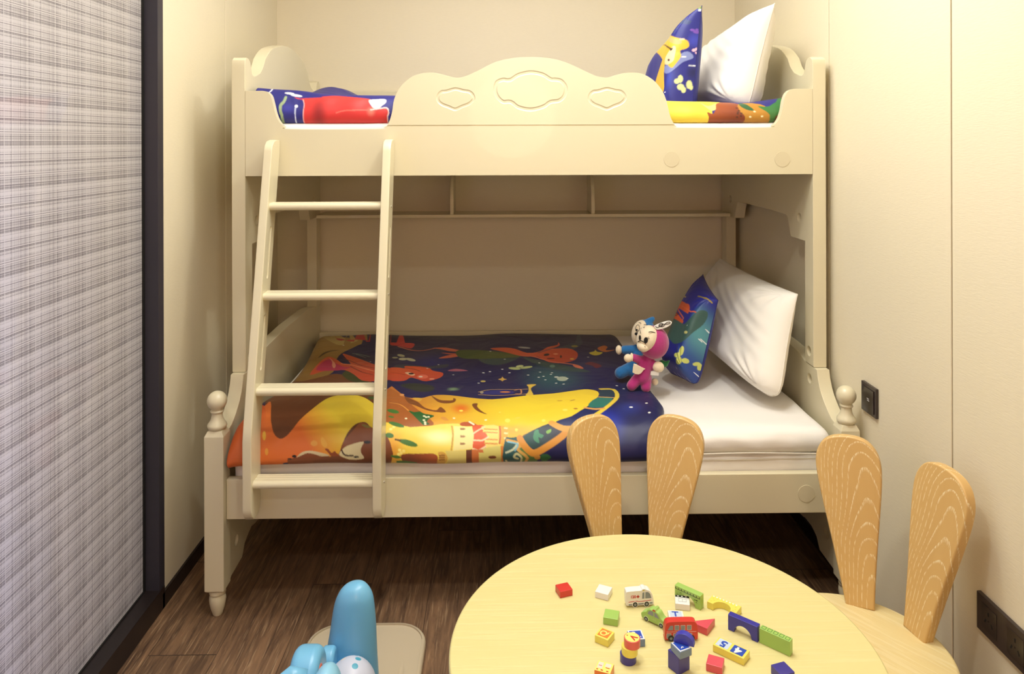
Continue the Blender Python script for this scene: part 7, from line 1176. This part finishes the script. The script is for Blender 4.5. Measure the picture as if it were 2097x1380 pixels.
cube('toy_block', 'plain light green block between the white block and the letter block', (.2188, 1.4673), -16.4, .0289, .0287, .0142, GREEN)
t = cube('toy_block', 'yellow block with a yellow letter Q on an orange square', (.1973, 1.4098), -35, .0283, .0283, .014, YEL)
onTop(t, 'printed_square', slab(-.0105, .0105, -.0108, .0108, .014), PORG); letters(t, 'Q', .019, -.001, -.001, .01435, 90, LYEL, bold=.0005); letters(t, 'q', .006, .0075, .0075, .01435, 90, LYEL)
t = cube('toy_block', 'orange and yellow picture block at the near left table edge', (.1838, 1.3198), -23.2, .0295, .0272, .0138, ORG)
onTop(t, 'printed_picture', slab(-.0142, .0142, -.0130, .0130, .0138), LYEL); onTop(t, 'printed_tile', [slab(-.012, -.003, -.006, .010, .0141), slab(.001, .011, .001, .010, .0141)], paintm('cream_print', (232, 214, 200))); onTop(t, 'printed_line', [slab(-.0105, -.0045, .0005, .0015, .0144), slab(.003, .010, -.002, -.001, .0144), slab(-.012, -.009, -.0105, -.0085, .0142), slab(-.004, 0, -.0105, -.0085, .0142), slab(.006, .010, -.0105, -.0085, .0142)], LRED)
t = cube('number_block', 'long yellow block printed 5 and 4 in blue on its top', (.4262, 1.3666), -41.3, .0601, .0283, .0135, YEL)
onTop(t, 'printed_square', slab(-.0265, -.003, -.011, .011, .0135), PALE); onTop(t, 'printed_square', slab(.002, .0255, -.011, .011, .0135), PBLUE)
letters(t, '5', .024, -.0145, 0, .01385, 180, PBLUE, 'printed_number', .0008); letters(t, '4', .024, .0135, 0, .01385, 180, PWHITE, 'printed_number', .0008)
cube('toy_block', 'plain rose red block in front of the long number block', (.3864, 1.332), -25.3, .0285, .0278, .0138, ROSE)
cube('toy_block', 'plain dark blue block at the near right of the table', (.4996, 1.3075), -72.5, .0290, .0285, .016, NAVY)
t = cube('toy_block', 'white house block with windows printed on top, before the green bridge', (.3712, 1.5119), -12, .0292, .0300, .0128, WHITE)
onTop(t, 'printed_roof', slab(-.0140, .0140, .0075, .0140, .0128), PBLK); onTop(t, 'printed_window', [slab(-.010, -.007, .009, .0115, .0131), slab(-.002, .001, .009, .0115, .0131), slab(.006, .009, .009, .0115, .0131)], PWHITE)
onTop(t, 'window_outline', [slab(-.008, .008, -.0072, -.0067, .0128), slab(-.008, .008, .0028, .0033, .0128), slab(-.008, -.0075, -.007, .003, .0128), slab(.0075, .008, -.007, .003, .0128), slab(-.0003, .0003, -.007, .003, .0128)], PGREY)
t = cube('toy_block', 'white framed block with blue letter T behind the red bus', (.3464, 1.4625), -6, .0300, .0290, .0135, WHITE)
onTop(t, 'printed_square', slab(-.0115, .0115, -.0110, .0110, .0135), PALE); letters(t, 'T', .021, -.001, .0015, .01385, 0, PBLUE, bold=.0005); letters(t, 't', .008, .009, -.007, .01385, 0, PBLUE)
t = cube('toy_block', 'slate blue block with blue printed top behind the stack of discs', (.2561, 1.4042), 4, .0285, .0280, .0142, SLATE)
onTop(t, 'printed_frame', slab(-.0135, .0135, -.0132, .0132, .0142), PWHITE); onTop(t, 'printed_square', slab(-.011, .011, -.0108, .0108, .01445), PBLUE); letters(t, 'S', .018, -.004, .002, .0148, 180, PWHITE, bold=.0004); letters(t, 's', .007, .0075, -.0075, .0148, 180, PWHITE)
# stack of three round blocks
def disc(label, c, z, mat, r=.0148, h=.0148):
    t = thing('round_block', label, 'toy block', (c[0], c[1], z), 0, 'stack of round blocks')
    obj('body', cyl((0, 0, 0), (0, 0, h), r, 48, .0010), mat, t); return t
disc('navy blue round block at the bottom of the stack', (.2325, 1.3545), TZ, NAVY)
disc('yellow round block in the middle of the stack', (.2350, 1.3530), TZ+.0148, YEL)
t = disc('rose round block with a red letter V, top of the stack', (.2395, 1.3525), TZ+.0296, paintm('salmon_paint', (222, 96, 88)))
onTop(t, 'printed_disc', cyl((0, 0, .0146), (0, 0, .0151), .0132, 40), LYEL); letters(t, 'V', .018, .0015, -.001, .01535, 225, LRED, bold=.0004); letters(t, 'v', .006, -.008, .005, .01535, 225, LRED)
# tower
t = cube('toy_block', 'tall navy blue block standing upright under the slate block', (.3205, 1.3330), -57, .0265, .0285, .0325, NAVY)
t = cube('toy_block', 'slate blue block with blue printed top lying on the tall navy block', (.3232, 1.3265), -66, .0280, .0262, .0135, SLATE, TZ+.0326)
onTop(t, 'printed_frame', slab(-.0128, .0128, -.0118, .0118, .0135), PWHITE); onTop(t, 'printed_square', slab(-.0110, .0110, -.0100, .0100, .0138), PBLUE); letters(t, 'r', .010, .006, -.002, .0142, 40, PWHITE, bold=.0003)
t = thing('half_round_block', 'royal blue half disc block standing on top of the slate block', 'toy block', (.3305, 1.333, TZ+.0467), math.radians(-26), GRP)
obj('body', prism([(.0185*math.cos(a), .0185*math.sin(a)) for a in np.linspace(0, math.pi, 33)], 'y', -.0065, .0065, .001), paintm('royal_blue_paint', (52, 54, 172)), t)
# bridges
def arch(label, c, ang, L, Th, Hh, r, mat, flat=False):
    t = block('bridge_block', label, 'toy block', c, ang)
    out = [(-L/2, 0), (-L/2, Hh), (L/2, Hh), (L/2, 0)]+[(r*math.cos(a), r*math.sin(a)*1.0) for a in np.linspace(0, math.pi, 21)]
    if flat:
        bm = prism([(x, y-Hh/2) for x, y in out], 'z', 0, Th, .001)
    else: bm = prism(out, 'y', -Th/2, Th/2, .001)
    obj('body', bm, mat, t, 30); return t
t = arch('green bridge block with black brick print behind the white house block', (.3875, 1.5215), -43, .0585, .0145, .0285, .0175, GREEN)
pr = [slab(-.028, .028, -.0003, .0003, 0)]
def on_front(t, name, rects, mat, y, rot=0):
    bms = []
    for x0, x1, z0, z1 in rects: bms.append(box(x0, x1, y-.0003, y+.0002, z0, z1, 0))
    obj(name, join(*bms), mat, t, None)
R_ = [(-.0275, .0275, .0222, .0229)]+[(-.0275+k*.0068, -.0263+k*.0068, .0222, .0262) for k in range(9)]
for k in range(26):
    x = random.uniform(-.027, .024); z = random.uniform(.003, .019)
    if abs(x+.001) < .0195 and z < .0185 and math.hypot(x, z) < .021: continue
    R_.append((x, x+.0026, z, z+.0007))
on_front(t, 'printed_bricks', R_, PBLK, -.00725)
t = arch('yellow bridge block lying flat beside the green bridge', (.4522, 1.4951), -39.4, .0612, .0138, .0275, .0175, YEL, True)
onTop(t, 'printed_battlement', [slab(-.028+k*.0068, -.0245+k*.0068, .0090, .0118, .0138) for k in range(8)], PWHITE)
onTop(t, 'printed_bricks', [slab(x, x+.003, y, y+.0006, .0138) for x, y in ((-.026, -.008), (-.022, -.002), (-.026, .003), (-.018, .006), (-.008, .0065), (.002, .006), (.012, .0065), (.022, .002), (.024, -.005), (.021, -.010))], paintm('ochre_print', (206, 186, 60)))
arch('royal blue bridge block standing at the right end of the yellow bridge', (.4684, 1.4225), -41, .0590, .0135, .0295, .0175, paintm('royal_blue_paint_two', (48, 44, 150)))
t = block('toy_block', 'long green block on edge with five printed squares on top', 'toy block', (.5155, 1.3830), -43)
obj('body', box(-.0295, .0295, -.0068, .0068, 0, .0280, .0012, 2), GREEN, t)
for k in range(5):
    x = -.0225+k*.0113
    onTop(t, 'printed_square', [slab(x-.0038, x+.0038, -.0045, -.0039, .0280), slab(x-.0038, x+.0038, .0039, .0045, .0280), slab(x-.0038, x-.0032, -.0045, .0045, .0280), slab(x+.0032, x+.0038, -.0045, .0045, .0280)], PGRN)
t = block('triangle_block', 'rose red triangle block lying behind the red bus', 'toy block', (.397, 1.436), 0)
obj('body', prism([(.4199-.397, 1.4491-1.436), (.3961-.397, 1.4189-1.436), (.3687-.397, 1.4416-1.436)], 'z', 0, .0143, .001), ROSE, t)

# wooden vehicles
def vehicle(name, label, c, ang, prof, Th, mat, wheels, wr_, edge=None):
    t = thing(name, label, 'toy vehicle', (c[0], c[1], TZ), math.radians(ang), GRP)
    obj('body', prism([tuple(p) for p in prof], 'y', -Th/2, Th/2, .0014, 3), mat, t, 35)
    for x in wheels:
        wl = obj('wheel', join(cyl((x, -Th/2-.0006, wr_), (x, Th/2, wr_), wr_, 32, .0005)), mat if edge is None else edge, t)
        obj('tyre', cyl((x, -Th/2-.0009, wr_), (x, -Th/2, wr_), wr_*.78, 28), PBLK, wl); obj('hub', cyl((x, -Th/2-.0012, wr_), (x, -Th/2, wr_), wr_*.42, 20), PGREY, wl)
    return t
def plate(t, name, polys, mat, y, lab=None):
    obj(name, join(*[prism(p, 'y', y-.0003, y+.0002, 0) for p in polys]), mat, t, None)
q = lambda *p: list(p)
am = cr([(-.0285, .006), (-.0290, .018), (-.0288, .030), (-.026, .0325), (-.012, .0335), (.002, .0338), (.0045, .0362), (.010, .0364), (.0135, .0345), (.019, .0325), (.0245, .026), (.0275, .016), (.0285, .008), (.0270, .004), (.010, .0035), (-.010, .0035), (-.0265, .004)], 3, True)
t = vehicle('toy_ambulance', 'white wooden toy ambulance marked 120 with a red cross', (.2835, 1.5180), 4, am, .0165, WHITE, (-.0105, .0135), .0062, PWHITE)
yf = -.00825
plate(t, 'window', [q((.0040, .0170), (.0088, .0172), (.0088, .0300), (.0048, .0290)), q((.0105, .0172), (.0235, .0175), (.0210, .0260), (.0165, .0300), (.0110, .0302))], PGREY, yf)
plate(t, 'red_stripe', [q((-.0240, .0108), (-.0060, .0122), (-.0035, .0108), (.0230, .0128), (.0230, .0138), (-.0035, .0118), (-.0060, .0134), (-.0240, .0118))], LRED, yf)
plate(t, 'grey_stripe', [q((-.0235, .0045), (.0255, .0062), (.0258, .0090), (-.0238, .0072))], PGREY, yf)
plate(t, 'red_cross', [q((-.0055, .0188), (-.0035, .0188), (-.0035, .0248), (-.0055, .0248)), q((-.0075, .0208), (-.0015, .0208), (-.0015, .0228), (-.0075, .0228))], LRED, yf-.0001)
plate(t, 'beacon', [q((.0048, .0325), (.0095, .0328), (.0090, .0348), (.0055, .0346))], paintm('amber_print', (206, 190, 90)), yf)
me = text_mesh('120', .0078, .0002, Matrix.Translation((-.0145, yf-.0002, .0215)) @ Matrix.Rotation(math.pi/2, 4, 'X'), bold=.0002); obj('printed_number', me, LRED, t, None)
tx = cr([(-.0275, .006), (-.0285, .012), (-.0235, .0165), (-.0170, .0195), (-.0145, .0235), (-.0085, .0275), (-.0035, .0275), (-.001, .0305), (.0030, .0305), (.0050, .0275), (.0100, .0255), (.0160, .0180), (.0240, .0150), (.0275, .0110), (.0280, .006), (.0240, .0035), (0, .003), (-.0240, .0035)], 3, True)
t = vehicle('toy_taxi', 'green wooden toy taxi between the ambulance and the red bus', (.3055, 1.4600), -41, tx, .0165, GREEN, (-.0165, .0165), .0055, paintm('light_green_print', (206, 226, 170)))
plate(t, 'window', [q((-.0135, .0165), (-.0110, .0225), (-.0065, .0250), (-.0010, .0250), (-.0005, .0165)), q((.0015, .0165), (.0015, .0250), (.0065, .0240), (.0115, .0180), (.0120, .0165))], PGREY, yf)
plate(t, 'roof_sign', [q((-.0030, .0272), (.0042, .0272), (.0028, .0296), (-.0015, .0296))], LRED, yf)
me = text_mesh('TAXI', .0048, .0002, Matrix.Translation((0, yf-.0002, .0105)) @ Matrix.Rotation(math.pi/2, 4, 'X')); obj('printed_word', me, paintm('pale_green_print', (196, 220, 140)), t, None)
bs = cr([(-.0310, .005), (-.0318, .016), (-.0305, .030), (-.0265, .0355), (-.018, .0370), (0, .0372), (.020, .0370), (.0275, .0350), (.0300, .029), (.0315, .016), (.0312, .005), (.029, .0035), (0, .003), (-.029, .0035)], 3, True)
t = vehicle('toy_bus', 'red wooden double-decker toy bus behind the blue tower', (.3430, 1.4125), .5, bs, .0150, RED, (-.0200, .0195), .0060, paintm('black_wheel', (30, 26, 26)))
yf = -.0075
plate(t, 'window', [q((-.0265, .0215), (-.0160, .0215), (-.0160, .0300), (-.0215, .0300))]+[q((x, .0218), (x+.0078, .0218), (x+.0078, .0302), (x, .0302)) for x in (-.0125, -.0010, .0110)]+[q((x, .0065), (x+.0078, .0065), (x+.0078, .0150), (x, .0150)) for x in (-.0280, -.0150, -.0030, .0120)], PGREY, yf)
WO = paintm('pink_outline_print', (232, 190, 180))
ol = []
for x0, x1, z0, z1 in [(x, x+.0078, .0218, .0302) for x in (-.0125, -.0010, .0110)]+[(x, x+.0078, .0065, .0150) for x in (-.0280, -.0150, -.0030, .0120)]+[(-.0285, .0285, .0180, .0187)]:
    if x1-x0 > .02: ol.append(q((x0, z0), (x1, z0), (x1, z1), (x0, z1))); continue
    e = .0006
    ol += [q((x0-e, z0-e), (x1+e, z0-e), (x1+e, z0), (x0-e, z0)), q((x0-e, z1), (x1+e, z1), (x1+e, z1+e), (x0-e, z1+e)), q((x0-e, z0), (x0, z0), (x0, z1), (x0-e, z1)), q((x1, z0), (x1+e, z0), (x1+e, z1), (x1, z1))]
plate(t, 'printed_outline', ol, WO, yf)

# ---------------------------------------------------------------- toy rocker on the floor
SKY = plain('sky_blue_plastic', (112, 180, 218), .38, coat=.2, bump=.03, bscale=40); BEIGE = plain('beige_plastic', (190, 176, 150), .42, bump=.05, bscale=60)
t = thing('toy_rocker', 'light blue plastic toy rocker with a beige base on the floor', 'toy rocker', (-.36, 1.75, 0), world=True)
def rrect(x0, x1, y0, y1, r, n=10):
    pts = []
    for cx, cy, a0 in ((x1-r, y1-r, 0), (x0+r, y1-r, 90), (x0+r, y0+r, 180), (x1-r, y0+r, 270)):
        for k in range(n+1): a = math.radians(a0+90*k/n); pts.append((cx+r*math.cos(a), cy+r*math.sin(a)))
    return pts
gv = [tube([Vector((x+dx*((2.01-y)/.3)**2, y, .034)) for y in np.linspace(2.02, 1.45, 20)], [.003, .006, .009, .011]+[.0115]*16, 14) for x, dx in ((-.332, .035), (-.260, -.006), (-.475, -.03))]
tray = prism(rrect(-.525, -.218, 1.37, 2.115, .076), 'z', .0262, .05, 0)
base = prism(rrect(-.535, -.208, 1.36, 2.125, .085), 'z', .0, .031, .010, 4)
obj('base', cut(base, gv+[tray]), BEIGE, t, 50, label='beige grooved base tray')
rows = []
for py, xl, xr_, dp in ((1500, 655, 775, .050), (1440, 656, 775, .050), (1380, 660, 773, .049), (1330, 667, 770, .047), (1280, 675.5, 768, .044), (1250, 680, 766, .041), (1230, 684, 764, .038), (1215, 689.5, 761, .035), (1204, 696, 756, .030), (1196, 704, 750, .024), (1191, 714, 744, .016), (1188.3, 727, 736, .006)):
    yy = 1.80; z = CAM_H-(py-HORIZON)*yy/FPX; xa = ((xl-1048.5)/FPX+.0165)*yy; xb = ((xr_-1048.5)/FPX+.0165)*yy
    rows.append(((xa+xb)/2, yy, z, (xb-xa)/2, dp))
rows = cr(rows, 4)
bm = bmesh.new(); rg = []
for cx, cy, z, hx, hy in rows: rg.append([bm.verts.new((cx+hx*math.cos(a), cy+hy*math.sin(a), z)) for a in np.linspace(0, 2*math.pi, 48, endpoint=False)])
for A_, B_ in zip(rg, rg[1:]):
    for k in range(48): bm.faces.new((A_[k], A_[(k+1) % 48], B_[(k+1) % 48], B_[k]))
bm.faces.new(rg[0]); bm.faces.new(rg[-1])
bk = obj('backrest', bm, SKY, t, 180)
obj('body', blob([ball((-.365, 1.60, .11), (.085, .24, .085)), ball((-.37, 1.45, .15), (.075, .10, .10)), pill((-.44, 1.62, .05), .035, (-.47, 1.62, .03), .03), pill((-.29, 1.62, .05), .035, (-.26, 1.62, .03), .03)], .006, 5), SKY, t, 180)
dome = ball((-.342, 1.690, .158), (.058, .060, .066), 40)
o_ = obj('printed_seat', dome, None, t, 180, label='white seat pad printed with teal stars')
def sticker():
    m, nt, b = nmat('printed_vinyl'); tc = N(nt, 'ShaderNodeTexCoord'); v = N(nt, 'ShaderNodeTexVoronoi'); v.inputs['Scale'].default_value = 42; nt.links.new(tc.outputs['Object'], v.inputs['Vector'])
    s = mathn(nt, 'LESS_THAN', v.outputs['Distance'], .30); mx = N(nt, 'ShaderNodeMix', data_type='RGBA'); mx.inputs[6].default_value = lin((196, 202, 220)); 
    hs = N(nt, 'ShaderNodeMix', data_type='RGBA'); sc = N(nt, 'ShaderNodeSeparateColor'); nt.links.new(v.outputs['Color'], sc.inputs[0]); nt.links.new(mathn(nt, 'GREATER_THAN', sc.outputs[0], .5), hs.inputs[0]); hs.inputs[6].default_value = lin((74, 158, 186)); hs.inputs[7].default_value = lin((222, 212, 204))
    nt.links.new(hs.outputs[2], mx.inputs[7]); nt.links.new(s, mx.inputs[0]); nt.links.new(mx.outputs[2], b.inputs['Base Color']); b.inputs['Roughness'].default_value = .4
    return m
o_.data.materials.clear(); o_.data.materials.append(sticker())
def ear_slab(x0, x1, yc, r, zc, zb, bv):
    pts = [(yc-r, zb)]+[(yc-r*math.cos(a), zc+r*math.sin(a)) for a in np.linspace(0, math.pi, 25)]+[(yc+r, zb)]
    return prism(pts, 'x', x0, x1, bv, 5)
ear = obj('ear', ear_slab(-.449, -.386, 1.60, .060, .252, .12, .020), SKY, t, 60)
obj('ear_inset', ball((-.386, 1.585, .262), (.004, .020, .028), 20), plain('coral_plastic', (206, 112, 90), .5), ear, 180, label='coral inset of the ear')
obj('ear', ear_slab(-.420, -.388, 1.74, .030, .190, .10, .009), SKY, t, 60)
obj('muzzle', ball((-.353, 1.50, .292), (.030, .055, .050), 28), plain('pale_blue_plastic', (140, 198, 226), .4, coat=.2), t, 180)
obj('handle', tube([(-.46, 1.46, .16), (-.468, 1.48, .24), (-.455, 1.50, .30), (-.425, 1.51, .318), (-.40, 1.51, .31)], .020, 16), SKY, t, 180)
